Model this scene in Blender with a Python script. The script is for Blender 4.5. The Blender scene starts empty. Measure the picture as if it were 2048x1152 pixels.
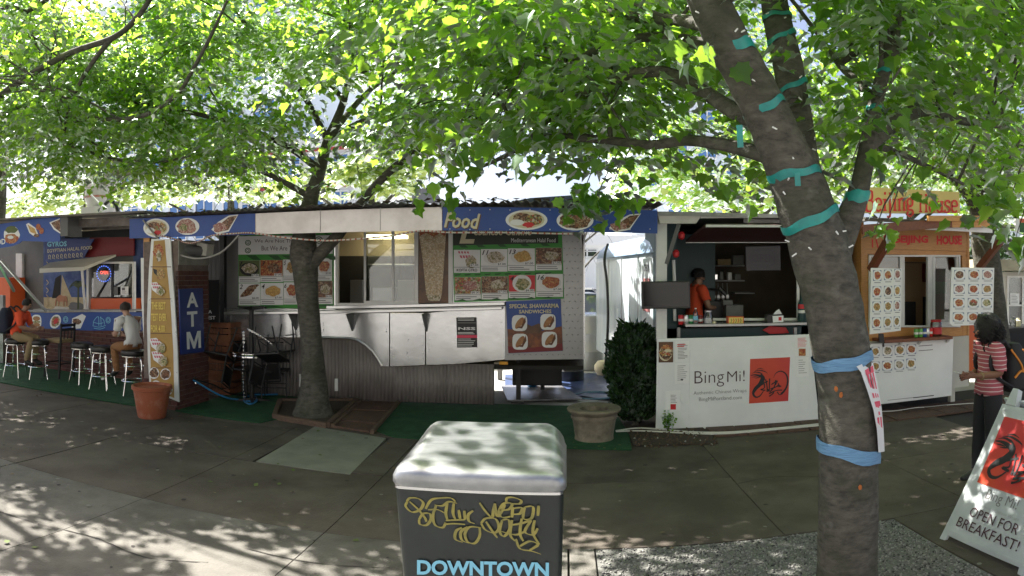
import bpy, math, random
import numpy as np
from mathutils import Vector, Matrix, Quaternion
R = math.radians
scn = bpy.context.scene
col = scn.collection
rnd = random.Random(11)
nrng = np.random.default_rng(7)

# ------------------------------------------------------------------ camera, light, exposure
F = 1300.0      # picture is a crop of a street panorama: 1300 px (of 2048) per radian
CX, CY, H = 1130.0, 550.0, 2.0
cd = bpy.data.cameras.new('camera'); cam = bpy.data.objects.new('camera', cd); col.objects.link(cam)
cd.type = 'PANO'; cd.panorama_type = 'EQUIRECTANGULAR'
cd.longitude_min = -CX/F; cd.longitude_max = (2048-CX)/F
cd.latitude_max = CY/F; cd.latitude_min = -(1152-CY)/F
cd.clip_start = .05; cd.clip_end = 2000
cam.location = (0, 0, H); cam.rotation_euler = (R(90), 0, 0)
scn.camera = cam

SUN = Vector((-0.60, 0.42, 1.0)).normalized()      # towards the sun
world = bpy.data.worlds.new('World'); scn.world = world; world.use_nodes = True
wn = world.node_tree
sky = wn.nodes.new('ShaderNodeTexSky'); sky.sky_type = 'NISHITA'; sky.sun_disc = False
sky.sun_elevation = math.asin(SUN.z); sky.sun_rotation = math.atan2(SUN.x, SUN.y)
sky.air_density = .62; sky.dust_density = 4.2; sky.ozone_density = .4
wn.links.new(sky.outputs[0], wn.nodes['Background'].inputs[0])
wn.nodes['Background'].inputs[1].default_value = 0.08
sl = bpy.data.lights.new('sun', 'SUN'); sl.energy = 5.0; sl.angle = R(.55); sl.color = (1, .96, .89)
so = bpy.data.objects.new('sun', sl); col.objects.link(so)
so.rotation_euler = SUN.to_track_quat('Z', 'Y').to_euler(); so.location = SUN*60
scn.view_settings.view_transform = 'Standard'; scn.view_settings.look = 'None'
scn.view_settings.exposure = 1.9; scn.view_settings.gamma = 1
scn.view_settings.use_curve_mapping = False
try:
    scn.cycles.use_denoising = True
    scn.cycles.max_bounces = 8; scn.cycles.diffuse_bounces = 4; scn.cycles.transparent_max_bounces = 16
    scn.cycles.sample_clamp_indirect = 6
except Exception: pass

# ------------------------------------------------------------------ geometry of the view: turns measured directions into places
def az(px): return (px-CX)/F
def W(px, py, Y):                 # the point at depth Y in that direction
    a = az(px); return Vector((Y*math.tan(a), Y, H + Y/math.cos(a)*math.tan((CY-py)/F)))
def G(px, py, z=0.0):             # the point on a level plane
    a = az(px); r = (z-H)/math.tan((CY-py)/F); return Vector((r*math.sin(a), r*math.cos(a), z))
def WX(px, py, X):                # the point on a plane x = X
    a = az(px); Y = X/math.tan(a); return Vector((X, Y, H + Y/math.cos(a)*math.tan((CY-py)/F)))
def XY(px, Y): return Y*math.tan(az(px))

# ------------------------------------------------------------------ materials
MC = {}
def mat(name, c, rough=.6, metal=0, c2=None, ns=6, nd=4, bump=0, bs=40, spec=.5, coat=0, emit=None, es=0, lo=.35, hi=.65, stretch=None, alpha=None):
    if name in MC: return MC[name]
    m = bpy.data.materials.new(name); m.use_nodes = True; t = m.node_tree; b = t.nodes['Principled BSDF']
    b.inputs['Base Color'].default_value = (*c, 1); b.inputs['Roughness'].default_value = rough
    b.inputs['Metallic'].default_value = metal; b.inputs['Specular IOR Level'].default_value = spec
    b.inputs['Coat Weight'].default_value = coat
    if c2 or bump:
        g = t.nodes.new('ShaderNodeNewGeometry'); vec = g.outputs['Position']
        if stretch:
            mp = t.nodes.new('ShaderNodeVectorMath'); mp.operation = 'MULTIPLY'; mp.inputs[1].default_value = stretch
            t.links.new(vec, mp.inputs[0]); vec = mp.outputs[0]
    if c2:
        n = t.nodes.new('ShaderNodeTexNoise'); n.inputs['Scale'].default_value = ns; n.inputs['Detail'].default_value = nd
        n.inputs['Roughness'].default_value = .62
        t.links.new(vec, n.inputs['Vector'])
        r = t.nodes.new('ShaderNodeValToRGB'); r.color_ramp.elements[0].position = lo; r.color_ramp.elements[1].position = hi
        r.color_ramp.elements[0].color = (*c, 1); r.color_ramp.elements[1].color = (*c2, 1)
        t.links.new(n.outputs['Fac'], r.inputs['Fac']); t.links.new(r.outputs[0], b.inputs['Base Color'])
    if bump:
        n2 = t.nodes.new('ShaderNodeTexNoise'); n2.inputs['Scale'].default_value = bs; n2.inputs['Detail'].default_value = 5
        t.links.new(vec, n2.inputs['Vector'])
        bp = t.nodes.new('ShaderNodeBump'); bp.inputs['Strength'].default_value = bump; bp.inputs['Distance'].default_value = .02
        t.links.new(n2.outputs['Fac'], bp.inputs['Height']); t.links.new(bp.outputs[0], b.inputs['Normal'])
    if emit:
        b.inputs['Emission Color'].default_value = (*emit, 1); b.inputs['Emission Strength'].default_value = es
    MC[name] = m; return m

def food(name, pal, scale=38, base=(.6, .5, .35)):
    if name in MC: return MC[name]
    m = bpy.data.materials.new(name); m.use_nodes = True; t = m.node_tree; b = t.nodes['Principled BSDF']
    g = t.nodes.new('ShaderNodeNewGeometry')
    ns = t.nodes.new('ShaderNodeTexNoise'); ns.inputs['Scale'].default_value = scale*.7; ns.inputs['Detail'].default_value = 2
    t.links.new(g.outputs['Position'], ns.inputs['Vector'])
    mx = t.nodes.new('ShaderNodeMix'); mx.data_type = 'VECTOR'; mx.inputs['Factor'].default_value = .06
    t.links.new(g.outputs['Position'], mx.inputs[4]); t.links.new(ns.outputs['Color'], mx.inputs[5])
    v = t.nodes.new('ShaderNodeTexVoronoi'); v.inputs['Scale'].default_value = scale
    t.links.new(mx.outputs[1], v.inputs['Vector'])
    sx = t.nodes.new('ShaderNodeSeparateColor'); t.links.new(v.outputs['Color'], sx.inputs[0])
    r = t.nodes.new('ShaderNodeValToRGB'); cr = r.color_ramp; cr.interpolation = 'CONSTANT'
    while len(cr.elements) < len(pal): cr.elements.new(.5)
    for i, c in enumerate(pal):
        cr.elements[i].position = i/len(pal); cr.elements[i].color = (*c, 1)
    t.links.new(sx.outputs[0], r.inputs['Fac'])
    m2 = t.nodes.new('ShaderNodeMix'); m2.data_type = 'RGBA'; m2.blend_type = 'MULTIPLY'; m2.inputs['Factor'].default_value = .6
    r2 = t.nodes.new('ShaderNodeValToRGB'); r2.color_ramp.elements[0].color = (1.2, 1.2, 1.2, 1); r2.color_ramp.elements[1].color = (.35, .3, .25, 1)
    r2.color_ramp.elements[1].position = .7
    t.links.new(v.outputs['Distance'], r2.inputs['Fac'])
    t.links.new(r.outputs[0], m2.inputs[6]); t.links.new(r2.outputs[0], m2.inputs[7])
    t.links.new(m2.outputs[2], b.inputs['Base Color']); b.inputs['Roughness'].default_value = .45
    MC[name] = m; return m

def glass(name, tint=(.9, .95, .95), mixf=1.0):
    if name in MC: return MC[name]
    m = bpy.data.materials.new(name); m.use_nodes = True; t = m.node_tree; t.nodes.clear()
    o = t.nodes.new('ShaderNodeOutputMaterial'); tr = t.nodes.new('ShaderNodeBsdfTransparent'); tr.inputs[0].default_value = (*tint, 1)
    gl = t.nodes.new('ShaderNodeBsdfGlossy'); gl.inputs['Roughness'].default_value = .02
    fr = t.nodes.new('ShaderNodeFresnel'); fr.inputs[0].default_value = 1.55
    ad = t.nodes.new('ShaderNodeMath'); ad.operation = 'MULTIPLY_ADD'; ad.inputs[1].default_value = 1.2; ad.inputs[2].default_value = .06*mixf
    t.links.new(fr.outputs[0], ad.inputs[0])
    mx = t.nodes.new('ShaderNodeMixShader'); t.links.new(ad.outputs[0], mx.inputs[0])
    t.links.new(tr.outputs[0], mx.inputs[1]); t.links.new(gl.outputs[0], mx.inputs[2]); t.links.new(mx.outputs[0], o.inputs[0])
    MC[name] = m; return m

def leafmat(name, d1, d2, tcol, tw=.5):
    m = bpy.data.materials.new(name); m.use_nodes = True; t = m.node_tree; t.nodes.clear()
    o = t.nodes.new('ShaderNodeOutputMaterial')
    g = t.nodes.new('ShaderNodeNewGeometry')
    rp = t.nodes.new('ShaderNodeValToRGB'); rp.color_ramp.elements[0].color = (*d1, 1); rp.color_ramp.elements[1].color = (*d2, 1)
    t.links.new(g.outputs['Random Per Island'], rp.inputs[0])
    d = t.nodes.new('ShaderNodeBsdfDiffuse'); t.links.new(rp.outputs[0], d.inputs[0])
    hs = t.nodes.new('ShaderNodeMix'); hs.data_type = 'RGBA'; hs.blend_type = 'MULTIPLY'; hs.inputs['Factor'].default_value = .35
    hs.inputs[6].default_value = (*tcol, 1); t.links.new(rp.outputs[0], hs.inputs[7])
    tl = t.nodes.new('ShaderNodeBsdfTranslucent'); tl.inputs[0].default_value = (*tcol, 1)
    m1 = t.nodes.new('ShaderNodeMixShader'); m1.inputs[0].default_value = tw
    t.links.new(d.outputs[0], m1.inputs[1]); t.links.new(tl.outputs[0], m1.inputs[2])
    gl = t.nodes.new('ShaderNodeBsdfGlossy'); gl.inputs['Roughness'].default_value = .36; gl.inputs[0].default_value = (.9, 1, .95, 1)
    fr = t.nodes.new('ShaderNodeFresnel'); fr.inputs[0].default_value = 1.3
    m2 = t.nodes.new('ShaderNodeMixShader'); t.links.new(fr.outputs[0], m2.inputs[0])
    t.links.new(m1.outputs[0], m2.inputs[1]); t.links.new(gl.outputs[0], m2.inputs[2]); t.links.new(m2.outputs[0], o.inputs[0])
    MC[name] = m; return m

M = dict(
 white=mat('white_paint', (.72, .72, .70), .45, c2=(.58, .58, .56), ns=3, lo=.4, hi=.8),
 panelwhite=mat('white_panel_gloss', (.80, .81, .81), .22, c2=(.73, .74, .74), ns=1.6, coat=.3),
 paper=mat('paper', (.78, .78, .77), .6), ink=mat('ink', (.015, .015, .018), .6), greyink=mat('grey_ink', (.16, .15, .15), .6),
 purpleink=mat('purple_ink', (.06, .018, .03), .6), red=mat('red_paint', (.55, .02, .025), .45), redink=mat('red_ink', (.70, .025, .025), .5),
 pinkred=mat('pink_red_print', (.75, .06, .12), .5),
 blue=mat('blue_banner', (.018, .06, .27), .4, c2=(.022, .075, .32), ns=2), blue2=mat('blue_sign', (.012, .03, .17), .35),
 cream=mat('cream_letter', (.62, .56, .38), .5), gold=mat('gold_paint', (.33, .28, .06), .5, c2=(.20, .18, .05), ns=20),
 lblue=mat('light_blue_letter', (.22, .55, .72), .5), yellow=mat('mustard_board', (.42, .25, .06), .5, c2=(.36, .21, .05), ns=5),
 ylet=mat('yellow_letter', (.72, .55, .12), .5), black=mat('black_metal', (.012, .012, .013), .45), rubber=mat('rubber', (.014, .014, .014), .8),
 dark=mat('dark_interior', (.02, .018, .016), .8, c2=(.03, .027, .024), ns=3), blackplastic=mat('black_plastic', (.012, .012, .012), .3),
 silver=mat('silver_sheet', (.72, .73, .74), .2, .82, c2=(.6, .6, .61), ns=2.6, nd=8, bump=.2, bs=3),
 fasciasilver=mat('silver_fascia', (.58, .55, .53), .36, .65, c2=(.45, .42, .40), ns=3, bump=.05, bs=4),
 alu=mat('aluminium', (.68, .68, .68), .3, .9), chrome=mat('chrome', (.8, .8, .8), .08, 1), steel=mat('steel', (.4, .4, .4), .35, .9),
 lid=mat('stainless_lid', (.36, .37, .38), .32, .7, c2=(.24, .25, .255), ns=7, nd=8, stretch=(1, 3, 1), bump=.1, bs=9),
 galv=mat('galvanised', (.33, .33, .33), .45, .7, c2=(.22, .21, .2), ns=5), skirt=mat('skirt_metal', (.185, .165, .158), .6, .12, c2=(.25, .222, .21), ns=3, nd=7, stretch=(1, 1, .4)),
 rust=mat('roof_metal', (.20, .18, .165), .6, .4, c2=(.10, .085, .07), ns=4),
 brick1=mat('brick_red', (.095, .032, .026), .8, c2=(.13, .045, .035), ns=25, bump=.4, bs=80), brick2=mat('brick_dark', (.07, .026, .022), .8, c2=(.1, .035, .03), ns=25, bump=.4, bs=80),
 brick3=mat('brick_brown', (.125, .05, .036), .8, c2=(.09, .036, .028), ns=25, bump=.4, bs=80), mortar=mat('mortar', (.20, .15, .13), .9, c2=(.13, .10, .085), ns=12),
 conc=mat('sidewalk_concrete', (.064, .049, .038), .85, c2=(.112, .092, .073), ns=1.4, nd=10, bump=.35, bs=60, lo=.38, hi=.62),
 conc3=mat('kerbside_concrete', (.078, .070, .059), .85, c2=(.15, .138, .12), ns=1.8, nd=10, lo=.36, hi=.62, bump=.35, bs=60),
 conc2=mat('sidewalk_concrete_stained', (.053, .041, .032), .85, c2=(.10, .082, .065), ns=2.0, nd=10, bump=.35, bs=60, lo=.38, hi=.64),
 patch=mat('new_concrete', (.235, .232, .19), .85, c2=(.18, .176, .145), ns=3, nd=8, bump=.25, bs=70),
 aspd=mat('asphalt', (.10, .10, .10), .9, c2=(.14, .138, .13), ns=30, bump=.4, bs=90), lot=mat('parking_concrete', (.30, .30, .30), .9, c2=(.38, .38, .37), ns=4),
 joint=mat('joint_dirt', (.035, .03, .026), .95), soil=mat('soil', (.04, .028, .02), .95, c2=(.07, .05, .036), ns=30, bump=.8, bs=60),
 turf=mat('green_turf', (.008, .06, .02), .95, c2=(.018, .085, .03), ns=5, nd=10, lo=.42, hi=.6, bump=.6, bs=300),
 terra=mat('terracotta', (.31, .088, .04), .75, c2=(.36, .15, .09), lo=.5, hi=.66, ns=6, bump=.15, bs=40), stone=mat('stone_pot', (.25, .21, .15), .85, c2=(.12, .10, .07), ns=7, nd=8, bump=.4, bs=30),
 timber=mat('weathered_timber', (.14, .088, .06), .8, c2=(.085, .053, .036), ns=6, stretch=(2, 12, 12), bump=.3, bs=30), plank=mat('brown_plank', (.11, .06, .04), .8, c2=(.07, .04, .028), ns=5, stretch=(6, 2, 6), bump=.3, bs=30),
 wood=mat('varnished_wood', (.58, .29, .085), .4, c2=(.48, .21, .055), ns=4, stretch=(2, 5, 14)), woodd=mat('brown_stained_wood', (.20, .062, .025), .5, c2=(.14, .042, .018), ns=5, stretch=(5, 5, 5)),
 cratew=mat('crate_wood', (.22, .08, .033), .7, c2=(.15, .052, .022), ns=6),
 greywall=mat('grey_wall', (.12, .12, .12), .6, c2=(.16, .16, .155), ns=2), tread=None,
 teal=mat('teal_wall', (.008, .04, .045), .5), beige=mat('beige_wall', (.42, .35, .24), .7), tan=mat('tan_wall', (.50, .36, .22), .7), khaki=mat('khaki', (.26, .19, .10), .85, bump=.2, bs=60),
 orange=mat('orange_panel', (.60, .10, .02), .35), orangeshirt=mat('orange_cloth', (.72, .085, .03), .85, bump=.2, bs=30), redwall=mat('dark_red_panel', (.19, .015, .018), .5),
 greenb=mat('green_banner', (.045, .28, .035), .5), greend=mat('dark_green_banner', (.012, .09, .016), .5),
 posterdk=mat('poster_brown', (.06, .028, .014), .4, c2=(.15, .065, .025), ns=5), dune=mat('poster_orange_dune', (.30, .09, .025), .4, c2=(.11, .032, .014), ns=9),
 doner=food('doner_meat', [(.66, .55, .38), (.58, .46, .28), (.72, .62, .46), (.5, .36, .2)], 48),
 bread=mat('bread', (.42, .21, .09), .6, c2=(.3, .13, .05), ns=30), sandw=mat('sandwich_filling', (.07, .055, .02), .6, c2=(.2, .05, .03), ns=60),
 ribbon=mat('teal_ribbon', (.012, .27, .24), .35, c2=(.018, .19, .18), ns=12), btape=mat('blue_tape', (.12, .26, .45), .5, c2=(.17, .35, .56), ns=9, nd=6, stretch=(1, 1, 9), bump=.8, bs=14),
 rope=mat('white_cable', (.6, .58, .53), .5), grope=mat('grey_hose', (.27, .26, .24), .5), hose=mat('blue_hose', (.035, .2, .42), .4),
 shingle=mat('roof_shingle', (.10, .092, .088), .9, c2=(.16, .145, .135), ns=20), signyel=mat('sign_yellow', (.72, .54, .22), .55),
 lampw=mat('lit_tube', (.9, .85, .6), .5, emit=(1, .88, .55), es=2.2), neonb=mat('neon_blue', (.1, .15, .6), .4, emit=(.12, .25, 1), es=.35), neonr=mat('neon_red', (.7, .1, .1), .4, emit=(1, .12, .08), es=.45),
 bluesil=mat('polished_trailer', (.74, .80, .84), .16, .3, c2=(.55, .64, .71), ns=1.5, stretch=(2, 2, .5)), blueroof=mat('blue_roof', (.24, .33, .45), .3),
 carw=mat('car_white', (.75, .75, .76), .25, coat=1), carb=mat('car_blue_grey', (.16, .2, .30), .25, .4, coat=1), carg=mat('car_dark', (.05, .05, .055), .25, .3, coat=1), win=mat('car_glass', (.02, .025, .03), .05), taillight=mat('tail_light', (.6, .02, .03), .2),
 skin1=mat('skin_brown', (.20, .095, .06), .55), skin2=mat('skin_light', (.45, .27, .19), .55), skin3=mat('skin_tan', (.32, .18, .12), .55), hair=mat('black_hair', (.008, .007, .007), .7, bump=1, bs=60), hair2=mat('brown_hair', (.03, .02, .014), .6, bump=1, bs=60),
 tee=mat('white_tee', (.62, .62, .60), .85, bump=.2, bs=30), brownp=mat('tan_trousers', (.24, .115, .045), .85, bump=.2, bs=40), blackp=mat('black_trousers', (.012, .012, .014), .8), navy=mat('navy_cloth', (.012, .016, .035), .8),
 packo=mat('orange_strap', (.6, .21, .02), .6), backcl=mat('black_nylon', (.013, .013, .015), .7, bump=.2, bs=50),
 canbody=mat('bin_green_black', (.014, .018, .017), .3, c2=(.026, .032, .03), ns=3, nd=8), bark=None,
 facade=mat('pale_facade', (.62, .68, .74), .6), facadew=mat('facade_glass', (.10, .20, .42), .12), facader=mat('facade_red', (.35, .04, .05), .6),
 buoy=mat('cream_ball', (.70, .62, .42), .5), amber=mat('amber_lens', (.75, .33, .02), .3), hvac=mat('fan_housing', (.55, .52, .50), .5), vinyl=mat('black_vinyl', (.012, .012, .012), .35),
 tarp=mat('blue_tarp', (.03, .05, .12), .35, c2=(.045, .07, .16), ns=7, bump=.5, bs=6), plate=mat('metal_ramp', (.3, .3, .31), .35, .6, c2=(.2, .2, .22), ns=5, stretch=(1, 5, 1)),
 hedge=None, led=mat('white_bulb', (.8, .8, .78), .4), sandst=mat('mural_sand', (.52, .44, .28), .6, c2=(.42, .33, .19), ns=9), muralsky=mat('mural_sky', (.03, .06, .2), .6, c2=(.09, .14, .3), ns=4), palm=mat('mural_palm', (.05, .07, .02), .6),
 greens=mat('mural_green', (.1, .13, .04), .6), cyanw=mat('curtain', (.12, .28, .34), .7), pale=mat('pale_siding', (.55, .54, .48), .6, c2=(.5, .49, .44), ns=3), greycan=mat('galvanised_bin', (.36, .38, .38), .5, .4),
 clear=glass('jar_plastic', (.85, .87, .87)), glass=glass('window_glass', (.86, .9, .9)), glassd=glass('dark_window_glass', (.55, .6, .6), 1.6),
 pinkcheck=mat('pink_check', (.55, .12, .17), .6), gi=mat('green_can', (.12, .35, .08), .3), purple=mat('dim_purple_print', (.035, .02, .045), .5), maroon=mat('maroon_hatch', (.05, .02, .02), .5),
)
FD = [food('food_red_stew', [(.45, .09, .03), (.55, .2, .05), (.35, .05, .02), (.6, .35, .12)], 55),
      food('food_noodles', [(.55, .33, .1), (.62, .42, .16), (.4, .2, .06), (.25, .22, .06)], 60),
      food('food_greens', [(.22, .25, .06), (.5, .42, .2), (.12, .16, .04), (.6, .55, .35)], 55),
      food('food_meat', [(.16, .07, .035), (.3, .13, .06), (.09, .04, .02), (.42, .3, .18)], 50),
      food('food_mixed', [(.6, .54, .4), (.5, .08, .04), (.16, .07, .04), (.2, .26, .06), (.55, .34, .1)], 45),
      food('food_fries', [(.68, .42, .1), (.6, .33, .07), (.72, .5, .18)], 60),
      food('food_pale_wrap', [(.62, .56, .44), (.5, .4, .24), (.22, .2, .08), (.66, .6, .5)], 45),
      food('food_pink_beef', [(.45, .2, .16), (.55, .3, .24), (.33, .1, .09), (.6, .45, .38)], 60)]

def special():
    # tread plate: small raised lozenges
    m = bpy.data.materials.new('tread_plate'); m.use_nodes = True; t = m.node_tree; b = t.nodes['Principled BSDF']
    b.inputs['Base Color'].default_value = (.36, .36, .36, 1); b.inputs['Roughness'].default_value = .38; b.inputs['Metallic'].default_value = .5
    M['tread'] = m
    for nm, c1, c2, c3, key in (('maple_bark', (.034, .031, .025), (.142, .132, .107), (.035, .042, .02), 'bark'),):
        m = bpy.data.materials.new(nm); m.use_nodes = True; t = m.node_tree; b = t.nodes['Principled BSDF']; b.inputs['Roughness'].default_value = .9
        g = t.nodes.new('ShaderNodeNewGeometry'); mp = t.nodes.new('ShaderNodeVectorMath'); mp.operation = 'MULTIPLY'; mp.inputs[1].default_value = (11, 11, 26)
        t.links.new(g.outputs['Position'], mp.inputs[0])
        n = t.nodes.new('ShaderNodeTexNoise'); n.inputs['Scale'].default_value = 1; n.inputs['Detail'].default_value = 8; n.inputs['Roughness'].default_value = .68
        t.links.new(mp.outputs[0], n.inputs[0])
        r = t.nodes.new('ShaderNodeValToRGB'); r.color_ramp.elements[0].color = (*c1, 1); r.color_ramp.elements[1].color = (*c2, 1); r.color_ramp.elements[0].position = .3; r.color_ramp.elements[1].position = .74
        t.links.new(n.outputs[0], r.inputs[0])
        n2 = t.nodes.new('ShaderNodeTexNoise'); n2.inputs['Scale'].default_value = 3.2; n2.inputs['Detail'].default_value = 6; t.links.new(g.outputs['Position'], n2.inputs[0])
        r2 = t.nodes.new('ShaderNodeValToRGB'); r2.color_ramp.elements[0].position = .5; r2.color_ramp.elements[1].position = .68; t.links.new(n2.outputs[0], r2.inputs[0])
        mx = t.nodes.new('ShaderNodeMix'); mx.data_type = 'RGBA'; mx.inputs[7].default_value = (*c3, 1)
        ml = t.nodes.new('ShaderNodeMath'); ml.operation = 'MULTIPLY'; ml.inputs[1].default_value = .6; t.links.new(r2.outputs[0], ml.inputs[0])
        t.links.new(ml.outputs[0], mx.inputs[0]); t.links.new(r.outputs[0], mx.inputs[6])
        # pale lichen blotches
        n3 = t.nodes.new('ShaderNodeTexNoise'); n3.inputs['Scale'].default_value = 9; n3.inputs['Detail'].default_value = 5; t.links.new(g.outputs['Position'], n3.inputs[0])
        r3 = t.nodes.new('ShaderNodeValToRGB'); r3.color_ramp.elements[0].position = .62; r3.color_ramp.elements[1].position = .72; t.links.new(n3.outputs[0], r3.inputs[0])
        m3 = t.nodes.new('ShaderNodeMix'); m3.data_type = 'RGBA'; m3.inputs[7].default_value = (.24, .235, .2, 1)
        ml3 = t.nodes.new('ShaderNodeMath'); ml3.operation = 'MULTIPLY'; ml3.inputs[1].default_value = .3; t.links.new(r3.outputs[0], ml3.inputs[0]); t.links.new(ml3.outputs[0], m3.inputs[0])
        t.links.new(mx.outputs[2], m3.inputs[6])
        t.links.new(m3.outputs[2], b.inputs['Base Color'])
        bp = t.nodes.new('ShaderNodeBump'); bp.inputs['Strength'].default_value = .9; bp.inputs['Distance'].default_value = .02
        t.links.new(n.outputs[0], bp.inputs['Height']); t.links.new(bp.outputs[0], b.inputs['Normal'])
        M[key] = m
special()
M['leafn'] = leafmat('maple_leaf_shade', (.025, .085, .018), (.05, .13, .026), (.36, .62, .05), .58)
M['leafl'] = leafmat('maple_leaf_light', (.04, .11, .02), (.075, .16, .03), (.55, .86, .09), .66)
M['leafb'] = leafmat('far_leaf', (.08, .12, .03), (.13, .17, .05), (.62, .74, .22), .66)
M['hedge'] = leafmat('hedge_leaf', (.02, .05, .015), (.05, .09, .03), (.08, .14, .03), .3)
M['cypress'] = leafmat('cypress_sprig', (.012, .034, .01), (.032, .07, .02), (.05, .09, .02), .25)

# ------------------------------------------------------------------ mesh building
class MB:
    def __init__(s): s.v = []; s.f = []; s.m = []
    def add(s, vs, fs, mi=0):
        k = len(s.v); s.v += [tuple(v) for v in vs]; s.f += [tuple(i+k for i in f) for f in fs]; s.m += [mi]*len(fs); return s
    def hexa(s, p, mi=0):      # p: 4 points of one face, then the 4 opposite
        return s.add(p, [(0, 1, 2, 3), (7, 6, 5, 4), (0, 4, 5, 1), (1, 5, 6, 2), (2, 6, 7, 3), (3, 7, 4, 0)], mi)
    def box(s, x0, x1, y0, y1, z0, z1, mi=0):
        return s.hexa([(x0, y0, z0), (x0, y0, z1), (x1, y0, z1), (x1, y0, z0), (x0, y1, z0), (x0, y1, z1), (x1, y1, z1), (x1, y1, z0)], mi)
    def bar(s, a, b, w, h=None, up=(0, 0, 1), mi=0):
        a = Vector(a); b = Vector(b); h = h or w; d = (b-a).normalized(); u = Vector(up)
        if abs(d.dot(u)) > .95: u = Vector((0, 1, 0))
        sd = d.cross(u).normalized(); u = sd.cross(d).normalized()
        q = [sd*(i*w/2)+u*(j*h/2) for i, j in ((-1, -1), (-1, 1), (1, 1), (1, -1))]
        return s.hexa([a+k for k in q]+[b+k for k in q], mi)
    def prism(s, poly, ext, mi=0):
        n = len(poly); ext = Vector(ext); a = [Vector(p) for p in poly]; b = [p+ext for p in a]
        return s.add(a+b, [tuple(range(n)), tuple(range(2*n-1, n-1, -1))]+[(i, i+n, (i+1) % n+n, (i+1) % n) for i in range(n)], mi)
    def quad(s, a, b, c, d, mi=0): return s.add([a, b, c, d], [(0, 1, 2, 3)], mi)
    def tube(s, pts, rad, n=8, mi=0, cap=True, wob=0):
        pts = [Vector(p) for p in pts]; k = len(pts)
        if not hasattr(rad, '__len__'): rad = [rad]*k
        vs = []; fs = []; ref = None
        for i, p in enumerate(pts):
            d = (pts[min(i+1, k-1)]-pts[max(i-1, 0)])
            d = d.normalized() if d.length > 1e-9 else Vector((0, 0, 1))
            if ref is None: ref = Vector((1, 0, 0)) if abs(d.x) < .8 else Vector((0, 1, 0))
            sd = (ref-d*ref.dot(d)); sd = sd.normalized() if sd.length > 1e-6 else d.orthogonal().normalized()
            u = d.cross(sd); ref = sd
            for j in range(n):
                t = 2*math.pi*j/n; r = rad[i]*(1+(rnd.uniform(-wob, wob) if wob else 0))
                vs.append(p+(sd*math.cos(t)+u*math.sin(t))*r)
        for i in range(k-1):
            for j in range(n):
                fs.append((i*n+j, i*n+(j+1) % n, (i+1)*n+(j+1) % n, (i+1)*n+j))
        if cap: fs += [tuple(range(n-1, -1, -1)), tuple(range((k-1)*n, k*n))]
        return s.add(vs, fs, mi)
    def lathe(s, prof, c, n=24, mi=0, ax=None):
        c = Vector(c); vs = []; fs = []; k = len(prof)
        for r, z in prof:
            for j in range(n):
                t = 2*math.pi*j/n; p = Vector((r*math.cos(t), r*math.sin(t), z))
                if ax is not None: p = ax @ p
                vs.append(c+p)
        for i in range(k-1):
            for j in range(n): fs.append((i*n+j, i*n+(j+1) % n, (i+1)*n+(j+1) % n, (i+1)*n+j))
        if prof[0][0] > 1e-6: fs.append(tuple(range(n-1, -1, -1)))
        if prof[-1][0] > 1e-6: fs.append(tuple(range((k-1)*n, k*n)))
        return s.add(vs, fs, mi)
    def ellipsoid(s, c, r, n=12, k=8, mi=0, jit=0):
        c = Vector(c); vs = []; fs = []
        for i in range(k+1):
            a = math.pi*i/k
            for j in range(n):
                t = 2*math.pi*j/n; q = 1+(rnd.uniform(-jit, jit) if jit else 0)
                vs.append(c+Vector((r[0]*math.sin(a)*math.cos(t)*q, r[1]*math.sin(a)*math.sin(t)*q, r[2]*math.cos(a)*q)))
        for i in range(k):
            for j in range(n): fs.append((i*n+j, (i+1)*n+j, (i+1)*n+(j+1) % n, i*n+(j+1) % n))
        return s.add(vs, fs, mi)

WORLD = {}
def wloc(o):
    v = Vector(o.location)
    while o.parent: o = o.parent; v = v+Vector(o.location)
    return v
def tag(o, label=None, cat=None, group=None, kind=None):
    if label: o['label'] = label
    if cat: o['category'] = cat
    if group: o['group'] = group
    if kind: o['kind'] = kind
    return o
def thing(name, label, cat, loc=(0, 0, 0), group=None):
    o = bpy.data.objects.new(name, None); o.empty_display_size = .1; col.objects.link(o); o.location = loc
    return tag(o, label, cat, group)
def obj(name, mb, mats, parent=None, smooth=False, bevel=0, kind=None, label=None, cat=None, group=None):
    vs = [Vector(v) for v in mb.v]
    if parent is not None: org = wloc(parent); loc = Vector((0, 0, 0))
    else:
        xs = [v.x for v in vs]; ys = [v.y for v in vs]; zs = [v.z for v in vs]
        org = Vector(((min(xs)+max(xs))/2, (min(ys)+max(ys))/2, min(zs))); loc = org
    me = bpy.data.meshes.new(name); me.from_pydata([tuple(v-org) for v in vs], [], mb.f)
    if not isinstance(mats, (list, tuple)): mats = [mats]
    for m in mats: me.materials.append(m)
    me.polygons.foreach_set('material_index', mb.m)
    if smooth: me.polygons.foreach_set('use_smooth', [True]*len(me.polygons))
    o = bpy.data.objects.new(name, me); col.objects.link(o); o.location = loc
    if parent is not None: o.parent = parent
    if bevel:
        b = o.modifiers.new('bevel', 'BEVEL'); b.width = bevel; b.segments = 2; b.limit_method = 'ANGLE'
        if smooth: pass
    if smooth:
        try: me.set_sharp_from_angle(angle=R(40))
        except Exception: pass
    return tag(o, label, cat, group, kind)
KIDS = {}
def copy_tree(o, parent=None):
    c = o.copy(); col.objects.link(c)
    if parent: c.parent = parent
    for ch in list(o.children): copy_tree(ch, c)
    return c

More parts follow.
